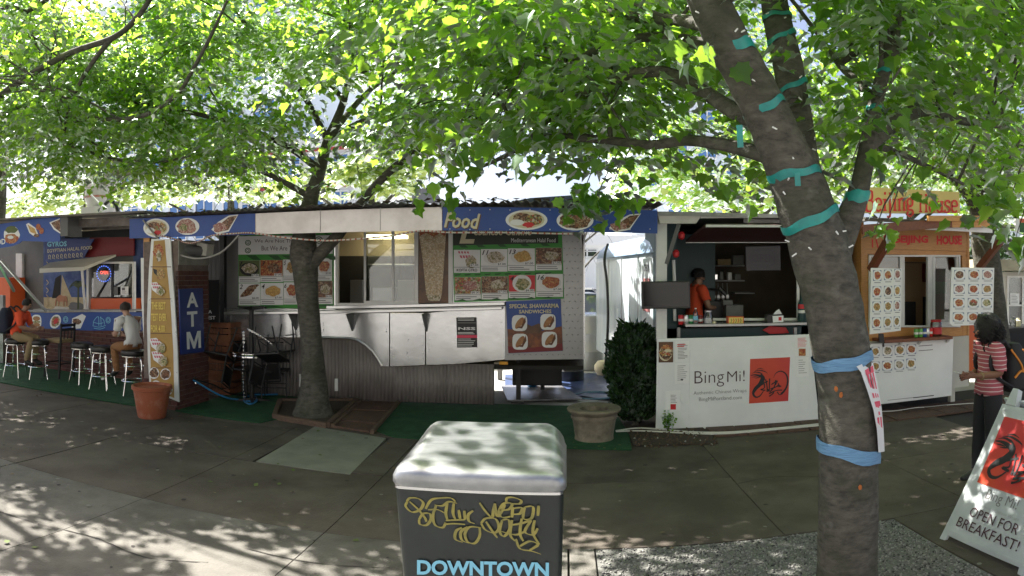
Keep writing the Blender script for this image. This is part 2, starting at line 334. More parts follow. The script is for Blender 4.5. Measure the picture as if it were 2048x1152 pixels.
# ------------------------------------------------------------------ flat print on a surface
class PF:        # a plane y = Y seen from the street; measured in enlargement coordinates (x0, y0, scale)
    def __init__(s, Y, x0=0, y0=0, k=1.0): s.Y = Y; s.x0 = x0; s.y0 = y0; s.k = k
    def p(s, a, b, d=0): return W(s.x0+a/s.k, s.y0+b/s.k, s.Y)+Vector((0, -d, 0))
class QF:        # a four-cornered plane; nominal rectangle 0..w, 0..h from top left
    def __init__(s, tl, tr, bl, br, w, h):
        s.c = [Vector(x) for x in (tl, tr, bl, br)]; s.w = w; s.h = h
        s.n = (s.c[2]-s.c[0]).cross(s.c[1]-s.c[0]).normalized()
    def p(s, a, b, d=0):
        u = a/s.w; v = b/s.h; tl, tr, bl, br = s.c
        return (tl*(1-u)+tr*u)*(1-v)+(bl*(1-u)+br*u)*v+s.n*d
TX = {}
def text_geo(st, bold=0, shear=0, res=2):
    key = (st, bold, shear, res)
    if key in TX: return TX[key]
    c = bpy.data.curves.new('t', 'FONT'); c.body = st; c.offset = bold; c.shear = shear; c.resolution_u = res; c.fill_mode = 'FRONT'
    o = bpy.data.objects.new('t', c); col.objects.link(o)
    dg = bpy.context.evaluated_depsgraph_get(); me = bpy.data.meshes.new_from_object(o.evaluated_get(dg))
    v = np.array([x.co[:2] for x in me.vertices]) if len(me.vertices) else np.zeros((0, 2)); f = [tuple(p.vertices) for p in me.polygons]
    bpy.data.objects.remove(o); bpy.data.curves.remove(c); bpy.data.meshes.remove(me)
    if len(v):
        lo = v.min(0); hi = v.max(0); v = (v-lo)/np.maximum(hi-lo, 1e-6)
    TX[key] = (v, f); return TX[key]
class Print:
    def __init__(s, fr, d=.002, step=.0015): s.fr = fr; s.d = d; s.step = step; s.mb = MB(); s.mats = []
    def mi(s, m):
        if m not in s.mats: s.mats.append(m)
        return s.mats.index(m)
    def up(s, k=1): s.d += s.step*k; return s
    def poly(s, pts, m): s.mb.add([s.fr.p(x, y, s.d) for x, y in pts], [tuple(range(len(pts)))], s.mi(m)); return s.up()
    def rect(s, x0, y0, x1, y1, m, sl=0): return s.poly([(x0, y0), (x0, y1), (x1, y1+sl*(x1-x0)), (x1, y0+sl*(x1-x0))], m)
    def ell(s, cx, cy, rx, ry, m, n=18, wob=0, rot=0, sq=1):
        pts = []
        for i in range(n):
            t = -2*math.pi*i/n; q = 1+rnd.uniform(-wob, wob)
            ct = math.copysign(abs(math.cos(t))**sq, math.cos(t)); st = math.copysign(abs(math.sin(t))**sq, math.sin(t))
            x = rx*ct*q; y = ry*st*q
            pts.append((cx+x*math.cos(rot)-y*math.sin(rot), cy+x*math.sin(rot)+y*math.cos(rot)))
        return s.poly(pts, m)
    def rib(s, pts, ws, m):
        k = len(pts)
        if not hasattr(ws, '__len__'): ws = [ws]*k
        L = []; Rr = []
        for i, (x, y) in enumerate(pts):
            a = pts[max(i-1, 0)]; b = pts[min(i+1, k-1)]; dx = b[0]-a[0]; dy = b[1]-a[1]; l = math.hypot(dx, dy) or 1
            L.append((x-dy/l*ws[i]/2, y+dx/l*ws[i]/2)); Rr.append((x+dy/l*ws[i]/2, y-dx/l*ws[i]/2))
        vs = [s.fr.p(x, y, s.d) for x, y in L+Rr]
        s.mb.add(vs, [(i, i+1, k+i+1, k+i) for i in range(k-1)], s.mi(m)); return s.up(.5)
    def text(s, st, x0, y0, x1, y1, m, bold=0, shear=0, sl=0, res=2):
        v, f = text_geo(st, bold, shear, res)
        s.mb.add([s.fr.p(x0+a*(x1-x0), y1-b*(y1-y0)+sl*a*(x1-x0), s.d) for a, b in v], f, s.mi(m)); return s.up()
    def lines(s, x0, y0, x1, n, dy, h, m, var=.4, sl=0):
        for i in range(n):
            e = x1-(x1-x0)*rnd.uniform(0, var); s.mb.add([s.fr.p(a, b, s.d) for a, b in ((x0, y0+i*dy), (x0, y0+i*dy+h), (e, y0+i*dy+h+sl*(e-x0)), (e, y0+i*dy+sl*(e-x0)))], [(0, 1, 2, 3)], s.mi(m))
        return s.up()
    def build(s, name, parent, label=None): 
        return obj(name, s.mb, s.mats, parent, label=label)
def spline(pts, n=6):
    P = [Vector(p) if len(p) == 3 else Vector((*p, 0)) for p in pts]; out = []
    for i in range(len(P)-1):
        a = P[max(i-1, 0)]; b = P[i]; c = P[i+1]; d = P[min(i+2, len(P)-1)]
        for k in range(n):
            t = k/n; out.append(.5*((2*b)+(c-a)*t+(2*a-5*b+4*c-d)*t*t+(3*b-a-3*c+d)*t**3))
    out.append(P[-1]); return out
def sp2(pts, n=6): return [(p.x, p.y) for p in spline(pts, n)]
def lerp(a, b, t): return a+(b-a)*t
def slab(fr, x0, y0, x1, y1, d0, d1, mb=None, mi=0):
    mb = mb or MB(); q = ((x0, y0), (x0, y1), (x1, y1), (x1, y0))
    return mb.hexa([fr.p(a, b, d1) for a, b in q]+[fr.p(a, b, d0) for a, b in q], mi)
def pslab(fr, pts, d0, d1, mb=None, mi=0):
    mb = mb or MB(); a = [fr.p(x, y, d1) for x, y in pts]; b = [fr.p(x, y, d0) for x, y in pts]; n = len(pts)
    return mb.add(a+b, [tuple(range(n)), tuple(range(2*n-1, n-1, -1))]+[(i, i+n, (i+1) % n+n, (i+1) % n) for i in range(n)], mi)
# ================================================================== ground
gb = MB(); gb.box(-400, 400, -300, 700, -.5, -.14)
obj('ground', gb, M['lot'], kind='structure')
lb = MB(); lb.box(-60, 60, 9.2, 60, -.14, -.012); obj('parking_lot', lb, M['lot'], kind='structure')
rb = MB(); rb.box(-60, 60, -20, 2.05, -.14, -.13); obj('road', rb, M['aspd'], kind='structure')
kb = MB(); kb.box(-60, 60, 2.05, 2.25, -.14, 0); obj('kerb', kb, M['patch'], kind='structure', bevel=.02)
sw = MB(); sw.box(-60, 60, 2.25, 9.2, -.14, -.025); sidewalk = obj('sidewalk', sw, M['joint'], kind='structure')
xs = [-1.73+1.65*k for k in range(-8, 5)]
ys = [2.25, 4.46, 6.02, 7.58, 9.18]
g = .0035
for j in range(4):
    for i in range(len(xs)-1):
        x0, x1, y0, y1 = xs[i], xs[i+1], ys[j], ys[j+1]
        if j == 0 and x0 > -.2: continue
        if j == 0 and x0 > -1.8: x1 = .02
        rects = [(x0, x1, y0, y1)]
        if j == 2 and x0 < -3.0 < x1: rects = [(x0, -3.14, y0, y1), (-2.08, x1, y0, y1)]
        for (a, b, c, d) in rects:
            m = MB(); z = rnd.uniform(-.003, .003); m.box(a+g, b-g, c+g, d-g, -.05, z)
            obj('slab', m, M['conc3'] if j == 0 else (M['conc'] if rnd.random() < .6 else M['conc2']), sidewalk, bevel=.003)
# the paler replaced slab
m = MB(); m.hexa([(-3.1, 6.03, .004), (-2.05, 5.97, .004), (-2.12, 7.5, .004), (-3.16, 7.8, .004), (-3.1, 6.03, -.05), (-2.05, 5.97, -.05), (-2.12, 7.5, -.05), (-3.16, 7.8, -.05)][::1])
obj('slab', m, M['patch'], sidewalk, label='pale new concrete slab')
m = MB(); m.box(.03, .2, 2.25, 4.46, -.05, .003); obj('slab', m, M['conc3'], sidewalk, bevel=.006)
for (a, b, c, d) in ((2.47, 3.9, 2.25, 4.46), (3.91, 5.5, 2.25, 4.46), (5.51, 7.2, 2.25, 4.46)):
    m = MB(); m.box(a, b, c, d, -.05, .001); obj('slab', m, M['conc2'], sidewalk, bevel=.006)
# exposed aggregate strip round the street tree
ag = MB(); ag.box(.21, 2.46, 2.25, 4.45, -.05, -.004); obj('aggregate_bed', ag, mat('aggregate_matrix', (.11, .108, .1), .95, c2=(.2, .195, .18), ns=60), kind='structure')
def scatter_mesh(name, base_v, base_f, T, mats, parent=None, kind='stuff', mi=None, smooth=False):
    """base shape copied by the (n,3,3) and (n,3) transforms into one mesh"""
    Rm, P = T; n = len(P); k = len(base_v)
    V = (np.einsum('nij,kj->nki', Rm, base_v)+P[:, None, :]).reshape(-1, 3)
    org = np.array(wloc(parent)) if parent is not None else np.zeros(3)
    V = V-org
    fl = np.array([len(f) for f in base_f]); li = np.concatenate([np.array(f) for f in base_f])
    loops = (li[None, :]+(np.arange(n)*k)[:, None]).ravel(); tot = np.tile(fl, n); st = np.concatenate([[0], np.cumsum(tot)[:-1]])
    me = bpy.data.meshes.new(name); me.vertices.add(len(V)); me.vertices.foreach_set('co', V.ravel().astype(np.float32))
    me.loops.add(len(loops)); me.loops.foreach_set('vertex_index', loops.astype(np.int32))
    me.polygons.add(len(tot)); me.polygons.foreach_set('loop_start', st.astype(np.int32)); me.polygons.foreach_set('loop_total', tot.astype(np.int32))
    for m_ in (mats if isinstance(mats, list) else [mats]): me.materials.append(m_)
    if mi is not None: me.polygons.foreach_set('material_index', np.repeat(mi, len(base_f)).astype(np.int32))
    if smooth: me.polygons.foreach_set('use_smooth', np.ones(len(tot), bool))
    me.update(calc_edges=True)
    o = bpy.data.objects.new(name, me); col.objects.link(o)
    if parent is not None: o.parent = parent
    if kind: o['kind'] = kind
    return o
def rot_mats(n, r=None, tilt=math.pi):
    a = nrng.uniform(0, 2*math.pi, n); b = nrng.uniform(-tilt, tilt, n); c = nrng.uniform(0, 2*math.pi, n)
    def rz(t): z = np.zeros_like(t); o = np.ones_like(t); return np.stack([np.cos(t), -np.sin(t), z, np.sin(t), np.cos(t), z, z, z, o], -1).reshape(-1, 3, 3)
    def rx(t): z = np.zeros_like(t); o = np.ones_like(t); return np.stack([o, z, z, z, np.cos(t), -np.sin(t), z, np.sin(t), np.cos(t)], -1).reshape(-1, 3, 3)
    return rz(a) @ rx(b) @ rz(c)
octv = np.array([(1, 0, 0), (-1, 0, 0), (0, 1, 0), (0, -1, 0), (0, 0, 1), (0, 0, -1)], float)
octf = [(0, 2, 4), (2, 1, 4), (1, 3, 4), (3, 0, 4), (2, 0, 5), (1, 2, 5), (3, 1, 5), (0, 3, 5)]
n = 11000
P = np.stack([nrng.uniform(.22, 2.45, n), nrng.uniform(2.3, 4.44, n), nrng.uniform(-.006, .002, n)], -1)
S = nrng.uniform(.006, .016, n)
Rm = rot_mats(n)*(S[:, None, None]*np.array([1, .8, .6])[None, None, :])
pm = [mat('pebble_pale', (.30, .29, .27), .85), mat('pebble_grey', (.17, .165, .155), .85), mat('pebble_dark', (.06, .058, .055), .85)]
scatter_mesh('aggregate_pebbles', octv, octf, (Rm, P), pm, mi=nrng.choice(3, n, p=[.42, .38, .2]))
# soil strip and brown pavers in front of the wrap stall, towards the wooden shed
so_ = MB(); so_.prism([(.78, 7.35, .006), (1.75, 7.3, .006), (1.75, 8.6, .006), (.78, 8.6, .006)], (0, 0, .012)); obj('soil_strip', so_, M['soil'], kind='structure')
n = 260; P = np.stack([nrng.uniform(.8, 1.75, n), nrng.uniform(7.2, 8.1, n), nrng.uniform(.018, .026, n)], -1)
scatter_mesh('soil_crumbs', octv, octf, (rot_mats(n)*(nrng.uniform(.006, .018, n)[:, None, None]), P), [mat('bark_chip', (.11, .07, .045), .9), pm[0]], mi=nrng.choice(2, n, p=[.93, .07]))
for row, (ya, yb) in enumerate(((7.62, 7.98), (7.98, 8.34))):
    x = 1.78
    while x < 6.3:
        w = .43 if (row+int(x*3)) % 2 else .38
        m = MB(); m.box(x+.006, x+w-.006, ya+.006, yb-.006, -.01, .02+rnd.uniform(-.004, .006))
        obj('paver', m, M['plank'], sidewalk, bevel=.006); x += w
# turf carpets
for nm, poly, lab in (('turf_carpet', [(-14, 7.72), (-5.95, 7.7), (-5.95, 9.6), (-14, 9.6)], 'green turf carpet under the row of chrome bar stools'),
                 ('turf_carpet', [(-5.3, 7.75), (-4.8, 7.69), (-3.9, 7.66), (-3.8, 7.95), (-3.35, 8.1), (-3.3, 9.9), (-5.3, 9.9)], 'green turf carpet between brick pillar and tree box, under the stacked tables'),
                 ('turf_carpet', [(-2.55, 8.0), (-2.05, 7.55), (-.9, 7.45), (.74, 7.18), (.78, 7.9), (.7, 9.7), (-2.5, 9.95)], 'green turf carpet beneath the worn stone pot and silver truck')):
    m = MB(); m.prism([(x, y, .002) for x, y in poly], (0, 0, .014)); o = obj(nm, m, M['turf']); tag(o, lab, 'carpet')

# litter on the ground
m = MB(); m.ellipsoid(G(207, 758, .03), (.06, .05, .035), 8, 5, jit=.35); tag(obj('crumpled_napkin', m, M['paper']), 'crumpled white napkin on the turf under the stools', 'litter')
m = MB(); q = G(267, 793, .01); m.box(q.x-.06, q.x+.06, q.y-.03, q.y+.03, .004, .016); tag(obj('paper_scrap', m, M['paper']), 'small flat white paper scrap at the edge of the sidewalk', 'litter')

# ================================================================== bricks
bmesh_cache = {}
def brickwork(parent, o, u, n, width, height, bl=.2, bh=.062, mo=.012, bd=.05, skip=None):
    """bricks one by one on a wall: o lower left corner, u along, n outward"""
    o = Vector(o); u = Vector(u).normalized(); n = Vector(n).normalized(); z = Vector((0, 0, 1))
    rows = int(height/(bh+mo)); mats_ = [M['brick1'], M['brick2'], M['brick3']]
    for r in range(rows):
        x = -(bl/2 if r % 2 else 0)
        while x < width-.02:
            a = max(x, 0); b = min(x+bl-mo, width); x += bl
            if b-a < .03: continue
            if skip and skip((a+b)/2, r*(bh+mo)): continue
            L = round(b-a, 3); mi = rnd.randrange(3); key = (L, mi, tuple(round(q, 2) for q in u))
            if key not in bmesh_cache:
                m = MB(); h = Vector(u)*(L/2)
                m.hexa([-h-z*bh/2+n*bd/2, -h+z*bh/2+n*bd/2, h+z*bh/2+n*bd/2, h-z*bh/2+n*bd/2, -h-z*bh/2-n*bd/2, -h+z*bh/2-n*bd/2, h+z*bh/2-n*bd/2, h-z*bh/2-n*bd/2])
                me = bpy.data.meshes.new('brick'); me.from_pydata(m.v, [], m.f); me.materials.append(mats_[mi]); bmesh_cache[key] = me
            ob = bpy.data.objects.new('brick', bmesh_cache[key]); col.objects.link(ob); ob.parent = parent
            ob.location = o+u*((a+b)/2)+z*(r*(bh+mo)+bh/2)+n*(-bd/2+.012+rnd.uniform(-.003, .003))-wloc(parent)

# ================================================================== brick pillar with mustard menu strip and ATM sign
PXR = -5.30; PYF = 7.82; PYB = 8.66
pil = thing('brick_pillar', 'dark red brick pillar at the corner between bar counter and silver truck', 'pillar', (-5.6, 8.2, 0))
m = MB(); m.box(-5.92, PXR, PYF, PYB, 0, 2.5); obj('core', m, M['mortar'], pil)
ztop = WX(385, 533, PXR).z
brickwork(pil, (PXR, PYF, .0), (0, 1, 0), (1, 0, 0), PYB-PYF, ztop)
brickwork(pil, (-5.92, PYF, .0), (1, 0, 0), (0, -1, 0), .62, .45)
m = MB(); m.box(PXR+.004, PXR+.02, PYF, PYB, ztop+.02, 2.5); obj('render_coat', m, mat('grey_render', (.28, .265, .235), .9, c2=(.2, .19, .17), ns=8), pil)
# white frame board with the mustard strip
st = thing('menu_strip', 'tall mustard menu strip in a curved white frame on the brick pillar', 'sign', (-5.6, 7.78, .3))
f = PF(7.78)
obj('frame_board', pslab(f, [(303, 478), (298, 540), (294, 640), (296, 720), (300, 779), (358, 804), (355, 700), (349, 600), (344, 530), (341, 478)], -.02, .004), M['white'], st)
p = Print(f, .006)
p.poly([(308, 482), (304, 560), (301, 640), (301, 700), (303, 776), (349, 796), (347, 700), (341, 600), (334, 530), (330, 480)], M['yellow'])
for y in (533, 597, 666, 735): p.rect(302, y, 343, y+1.5, M['posterdk'])
f2 = f
obj('mustard_strip', p.mb, p.mats, st)
def gyro(pr, cx, cy, s, sl=1):
    pr.poly([(cx-s, cy-s*.75), (cx-s*.75, cy+s*.2), (cx+s*.1, cy+s*.85), (cx+s*.5, cy-s*.2), (cx-s*.2, cy-s*.85)], M['paper'])
    for i in range(4):
        pr.poly([(cx-s*.85+i*s*.28, cy-s*.7+i*s*.02), (cx-s*.8+i*s*.28, cy-s*.5), (cx-s*.62+i*s*.28, cy-s*.45), (cx-s*.68+i*s*.28, cy-s*.68)], M['pinkcheck'])
        pr.poly([(cx-s*.7+i*s*.28, cy-s*.3), (cx-s*.6+i*s*.26, cy-s*.05), (cx-s*.42+i*s*.26, cy), (cx-s*.5+i*s*.28, cy-s*.28)], M['pinkcheck'])
    pr.ell(cx+s*.4, cy+s*.35, s*.55, s*.6, FD[6], wob=.12); pr.ell(cx+s*.5, cy+s*.5, s*.35, s*.4, FD[2], wob=.15)
p = Print(f, .014); p.ell(318, 503, 10, 14, FD[0], wob=.15); p.ell(319, 512, 6, 12, FD[6], wob=.2); p.build('chicken_picture', st)
p = Print(f, .014); p.poly([(307, 537), (309, 546), (324, 560), (330, 545)], M['black']); p.ell(323, 548, 9, 11, FD[1], wob=.15); p.build('wrap_picture', st)
for cx, cy, s in ((317, 577, 15), (317, 690, 17), (321, 716, 17)):
    p = Print(f, .014); gyro(p, cx, cy, s); p.build('gyro_picture', st)
p = Print(f, .014)
p.text('THE BEST', 304, 604, 332, 619, M['ylet'], .02); p.text('TEST EVER', 303, 627, 334, 642, M['ylet'], .02); p.text('FOR 4.00', 303, 650, 331, 664, M['ylet'], .02); p.build('lettering', st)
for cx, cy in ((309, 746), (332, 748), (313, 772), (336, 779)):
    p = Print(f, .014); p.ell(cx, cy, 10.5, 11.5, M['paper']); p.ell(cx, cy, 9, 9.5, FD[rnd.choice((2, 3, 4))], wob=.15); p.build('bowl_picture', st)
m = MB()
for x, y in ((300, 600), (344, 602), (301, 690), (352, 664), (354, 745), (297, 560)): m.ellipsoid(f.p(x, y, .008), (.008, .004, .008), 6, 4)
obj('screws', m, M['steel'], st, kind='stuff')
post = obj('white_post', pslab(PF(7.9), [(284, 516), (285, 600), (291, 700), (294, 782), (303, 784), (300, 640), (302, 516)], -.05, .03), M['white']); tag(post, 'narrow white post left of the mustard menu strip', 'post')
post2 = obj('wooden_stud', pslab(PF(7.95), [(287, 476), (287, 520), (298, 520), (299, 476)], -.05, .0), M['wood']); tag(post2, 'short varnished wooden stud above the narrow white post', 'stud')
# ATM sign on the brick side
qa = lambda x, y, d=.03: WX(x, y, PXR+d)
at = thing('atm_sign', 'blue ATM sign with white letters on the brick pillar side', 'sign', (PXR, 8.15, 1.2))
fa = QF(qa(358, 578), qa(405, 576), qa(362, 709), qa(408, 703), 47, 131)
obj('sign_panel', slab(fa, 0, 0, 47, 131, -.015, .006), M['blue2'], at)
for ch, y0, y1, xa, xb in (('A', 8, 38, 13, 36), ('T', 46, 77, 13, 34), ('M', 87, 122, 11, 40)):
    p = Print(fa, .009)
    if ch == 'M': p.poly([(xa, y1), (xa, y0), (xa+7, y0), (xa+14.5, y1-13), (xb-7, y0), (xb, y0), (xb, y1), (xb-5.5, y1), (xb-5.5, y0+12), (xa+16.5, y1), (xa+12.5, y1), (xa+5.5, y0+12), (xa+5.5, y1)][::-1], M['paper'])
    else: p.text(ch, xa, y0, xb, y1, M['paper'], .03)
    p.build('lettering', at)
# small fittings over the pillar
m = MB(); m.tube([W(352, 483, 8.0), W(362, 500, 8.0), W(395, 503, 8.3), W(420, 496, 8.5)], [.09, .1, .09, .08], 10); tag(obj('vent_duct', m, M['greywall'], smooth=True), 'short grey vent duct above the brick pillar', 'duct')
m = MB(); m.hexa([W(356, 505, 8.3), W(412, 512, 8.3), W(415, 488, 8.3), W(372, 480, 8.3)]+[q+Vector((0, .2, 0)) for q in (W(356, 505, 8.3), W(412, 512, 8.3), W(415, 488, 8.3), W(372, 480, 8.3))]); tag(obj('lamp_box', m, M['pale']), 'pale lamp box under the awning above the ATM sign', 'lamp')
# spigot
m = MB(); a = WX(384, 760, PXR+.02); m.tube([a, a+Vector((.05, 0, 0)), a+Vector((.07, 0, -.05))], .013, 8); m.tube([a+Vector((.05, 0, 0)), a+Vector((.05, 0, .05))], .008, 6); m.bar(a+Vector((.05, -.03, .05)), a+Vector((.05, .03, .05)), .012); tag(obj('water_tap', m, M['chrome'], smooth=True), 'chrome water tap low on the brick pillar', 'tap')

# ================================================================== silver food truck
TY = 9.55
tr = thing('food_truck', 'silver food truck with sliding windows and green menu boards', 'food truck', (-2.6, 10.6, 0))
f = PF(TY)
def wall(name, pts, m, d0=-.03, d1=0, par=tr, fr=None, **k): return obj(name, pslab(fr or f, pts, d0, d1), m, par, **k)
# lower metal sheets with the wheel arch
ar = [(700, 676), (716, 680), (732, 690), (746, 703), (756, 717), (764, 732)]
wall('metal_sheet', [(441, 626), (441, 674), (612, 675), (612, 626)], M['silver'], bevel=.003)
wall('metal_sheet', [(614, 626), (614, 675)]+ar+[(778, 733), (778, 626)], M['silver'])
wall('metal_sheet', [(780, 626), (780, 733), (850, 730), (850, 626)], M['silver'], bevel=.003)
wall('metal_sheet', [(852, 626), (852, 730), (912, 728), (1010, 719), (1010, 612), (990, 613)], M['silver'], bevel=.003)
m = MB(); m.tube([f.p(x, y, .012) for x, y in [(640, 674)]+ar], .018, 8); obj('arch_trim', m, M['alu'], tr, smooth=True)
m = MB()
for x0, x1, y0, y1 in ((645, 775, 640, 665), (782, 848, 636, 725), (856, 1005, 632, 715)):
    for i in range(14):
        m.ellipsoid(f.p(rnd.choice((x0+2, x1-2, (x0+x1)/2+rnd.uniform(-2, 2))), rnd.uniform(y0, y1), .001), (.007, .005, .007), 6, 4)
obj('rivets', m, M['steel'], tr, kind='stuff')
# skirt in corrugated sheets
def corr(a, b, z0f, z1f, pitch=.06, amp=.013, nrm=(0, -1, 0)):
    a = Vector(a); b = Vector(b); L = (b-a).length; n = max(2, int(L/pitch*4)); m = MB(); nrm = Vector(nrm); vs = []
    for i in range(n+1):
        t = i/n; p = a.lerp(b, t)+nrm*amp*math.sin(2*math.pi*L*t/pitch)
        vs += [(p.x, p.y, z0f(t)), (p.x, p.y, z1f(t))]
    m.add(vs, [(2*i, 2*i+2, 2*i+3, 2*i+1) for i in range(n)]); return m
sk = [(441, 778), (560, 792), (690, 800), (790, 803), (888, 806), (985, 809)]
for i in range(5):
    a = W(sk[i][0], sk[i][1], TY+.055); b = W(sk[i+1][0]-.4, sk[i+1][1], TY+.055)
    top = lambda t, i=i: (f.p(500, 672).z if i < 3 else f.p(880, 727).z-.005) if i != 3 else 1.0 if False else f.p(880, 727).z-.005
    ob = obj('skirt_sheet', corr(a, b+(b-a).normalized()*.03, lambda t, a=a, b=b: lerp(a.z, b.z, t)-.0, (lambda t: f.p(500, 672).z) if i < 3 else (lambda t: f.p(880, 727).z-.005)), M['skirt'], tr, smooth=True)
    s_ = ob.modifiers.new('thick', 'SOLIDIFY'); s_.thickness = .003
# dark body behind, corner column, tread plate panel
wall('corner_column', [(437, 455), (441, 672), (478, 668), (477, 455)], M['greywall'], -.03, -.001)
wall('tread_panel', [(1012, 455), (1012, 610), (1010, 612), (1010, 720), (1167, 718), (1170, 600), (1163, 455)], M['tread'], -.03, -.002)
# raised lozenges of the tread plate
dm = MB()
for iy in range(19):
    for ix in range(14):
        x = 1016+ix*11.2+(5.6 if iy % 2 else 0); y = 470+iy*13.3
        if x > 1164: continue
        if x < 1128 and y < 707: continue
        a = f.p(x, y, -.002); t = .016; u = Vector((t, 0, t*.7)) if (ix+iy) % 2 else Vector((t, 0, -t*.7)); w_ = Vector((-u.z, 0, u.x))*.32
        dm.add([a+u, a+w_, a-u, a-w_, a+Vector((0, -.005, 0))], [(0, 1, 4), (1, 2, 4), (2, 3, 4), (3, 0, 4)])
obj('tread_lozenges', dm, mat('tread_lozenge', (.22, .22, .22), .4, .5), tr, kind='stuff')
sx = f.p(1167, 600).x
m = MB(); m.box(sx+.0, sx+.02, TY, TY+1.8, f.p(1167, 718).z, 3.0); obj('side_wall', m, M['silver'], tr)
m = MB(); m.box(-5.62, sx, TY+1.8, TY+1.83, .55, 2.9); obj('rear_wall', m, M['beige'], tr)
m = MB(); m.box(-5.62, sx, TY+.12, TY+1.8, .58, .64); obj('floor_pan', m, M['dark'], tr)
m = MB(); m.box(-5.62, sx, TY+.0, TY+1.8, 2.86, 2.92); obj('roof', m, M['alu'], tr)
m = MB(); m.box(-5.64, -5.62, TY+.05, TY+1.8, .55, 2.9); obj('end_wall', m, M['greywall'], tr)
# wall round the window: above ledge
wall('metal_sheet', [(478, 455), (479, 622), (672, 613), (672, 455)], M['silver'], -.03, -.004)
wall('metal_sheet', [(897, 455), (897, 606), (1012, 603), (1012, 455)], M['silver'], -.03, -.004)
# window unit
def frame_rect(fr, x0, y0, x1, y1, w, d0, d1, m=None):
    m = m or MB()
    slab(fr, x0, y0, x0+w, y1, d0, d1, m); slab(fr, x1-w, y0, x1, y1, d0, d1, m); slab(fr, x0+w, y0, x1-w, y0+w, d0, d1-.001, m); slab(fr, x0+w, y1-w, x1-w, y1, d0, d1-.001, m); return m
wn_ = obj('window', frame_rect(f, 672, 440, 837, 611, 5, -.04, .03), M['white'], tr)
for x0, x1, d in ((728, 788, .015), (784, 833, .0)):
    s_ = obj('sash', frame_rect(f, x0, 446, x1, 606, 4.5, d-.02, d), M['white'], wn_)
    obj('pane', slab(f, x0+4, 450, x1-4, 602, d-.013, d-.009), M['glass'], wn_)
# inside the truck
tin = TY+1.77
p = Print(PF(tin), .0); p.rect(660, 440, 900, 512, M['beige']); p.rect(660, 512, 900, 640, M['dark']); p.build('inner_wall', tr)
for nm, (xa, xb, ya, yb, Y, mm) in dict(oven=(700, 726, 560, 612, TY+1.35, 'steel'), fridge=(735, 800, 512, 612, TY+1.4, 'greywall'), shelf=(735, 832, 528, 532, TY+1.0, 'alu'), warmer=(745, 790, 575, 612, TY+.8, 'steel'), box=(795, 830, 560, 612, TY+.9, 'pale')).items():
    fr = PF(Y); obj({'box': 'storage_box', 'shelf': 'inner_shelf'}.get(nm, nm), slab(fr, xa, ya, xb, yb, -.3, 0), M[mm], tr, bevel=.01)
m = MB()
for x0, x1, Y in ((733, 760, TY+1.3), (764, 812, TY+1.45)):
    a = W(x0, 474, Y); b = W(x1, 474, Y); m.box(a.x, b.x, Y-.15, Y+.15, a.z-.03, a.z+.03)
obj('ceiling_light', m, M['lampw'], tr)
# doner poster in the fixed window
dp = thing('doner_poster', 'poster of a tall doner spit beside the sliding windows', 'poster', (f.p(865, 600).x, TY, 1.5))
obj('poster_sheet', slab(f, 836, 445, 898, 606, -.02, .012), M['posterdk'], dp)
p = Print(f, .016); p.poly([(836, 452), (846, 520), (853, 590), (858, 601), (880, 601), (884, 590), (889, 520), (893, 450)], M['doner'])
p.poly([(838, 452), (840, 472), (852, 466), (868, 474), (880, 466), (891, 474), (893, 450)], FD[0]); p.poly([(852, 588), (866, 592), (882, 588), (880, 602), (858, 602)], FD[6]); p.build('doner_picture', dp)
obj('poster_frame', slab(f, 897.5, 450, 906, 607, -.02, .03), M['white'], dp)
# ledge and shelf
m = MB(); slab(f, 441, 618, 672, 625, 0, .05, m); obj('ledge', m, M['alu'], tr)
m = MB(); a, b = f.p(655, 612), f.p(1010, 604); m.bar(a+Vector((0, -.03, -.02)), b+Vector((0, -.03, -.02)), .06, .05); obj('ledge', m, M['alu'], tr, bevel=.006)
m = MB(); a, b = f.p(468, 622), f.p(1008, 610); m.bar(a+Vector((0, -.17, -.02)), b+Vector((0, -.17, -.03)), .34, .045); obj('serving_shelf', m, M['alu'], tr, bevel=.008)
for x in (592, 705, 853):
    m = MB(); a = f.p(x, 626, 0); m.prism([a+Vector((-.015, 0, 0)), a+Vector((-.015, 0, -.28)), a+Vector((-.015, -.28, 0))], (.03, 0, 0)); obj('shelf_bracket', m, M['greywall'], tr)
# undercarriage seen below the tread panel
m = MB(); m.bar(f.p(985, 736, -.3), f.p(1012, 734, -.3), .1, .09); obj('bumper_bar', m, M['pale'], tr)
m = MB(); slab(f, 999, 723, 1016, 729, -.02, .03, m); obj('marker_light', m, M['amber'], tr, bevel=.005)
for x, Y in ((1037, TY+.5), (1085, TY+1.4)):
    m = MB(); a = W(x, 715, Y); m.bar(a, Vector((a.x, Y, 0)), .07); m.box(a.x-.1, a.x+.1, Y-.1, Y+.1, 0, .03); obj('jack_leg', m, M['black'], tr)
m = MB(); m.box(-.85, -.05, TY+.9, TY+1.4, .2, .58); obj('battery_case', m, M['black'], tr, bevel=.02)
for x in (-3.4, -3.1):
    pass
w_ = MB(); w_.lathe([(.0, -.1), (.2, -.1), (.33, -.09), (.35, -.04), (.35, .04), (.33, .09), (.2, .1), (0, .1)], (-3.3, TY+.3, .35), 24, ax=Matrix.Rotation(R(90), 3, 'X')); obj('wheel', w_, M['rubber'], tr, smooth=True)
m = MB()
for x, y in ((533, 746), (533, 773), (674, 756), (674, 781)): pass
for x, y0, y1 in ((602, 748, 773), (673, 757, 782)):
    o = obj('vent_slot', slab(PF(TY+.04), x-3.5, y0, x+3.5, y1, 0, .012), M['white'], tr, bevel=.003)

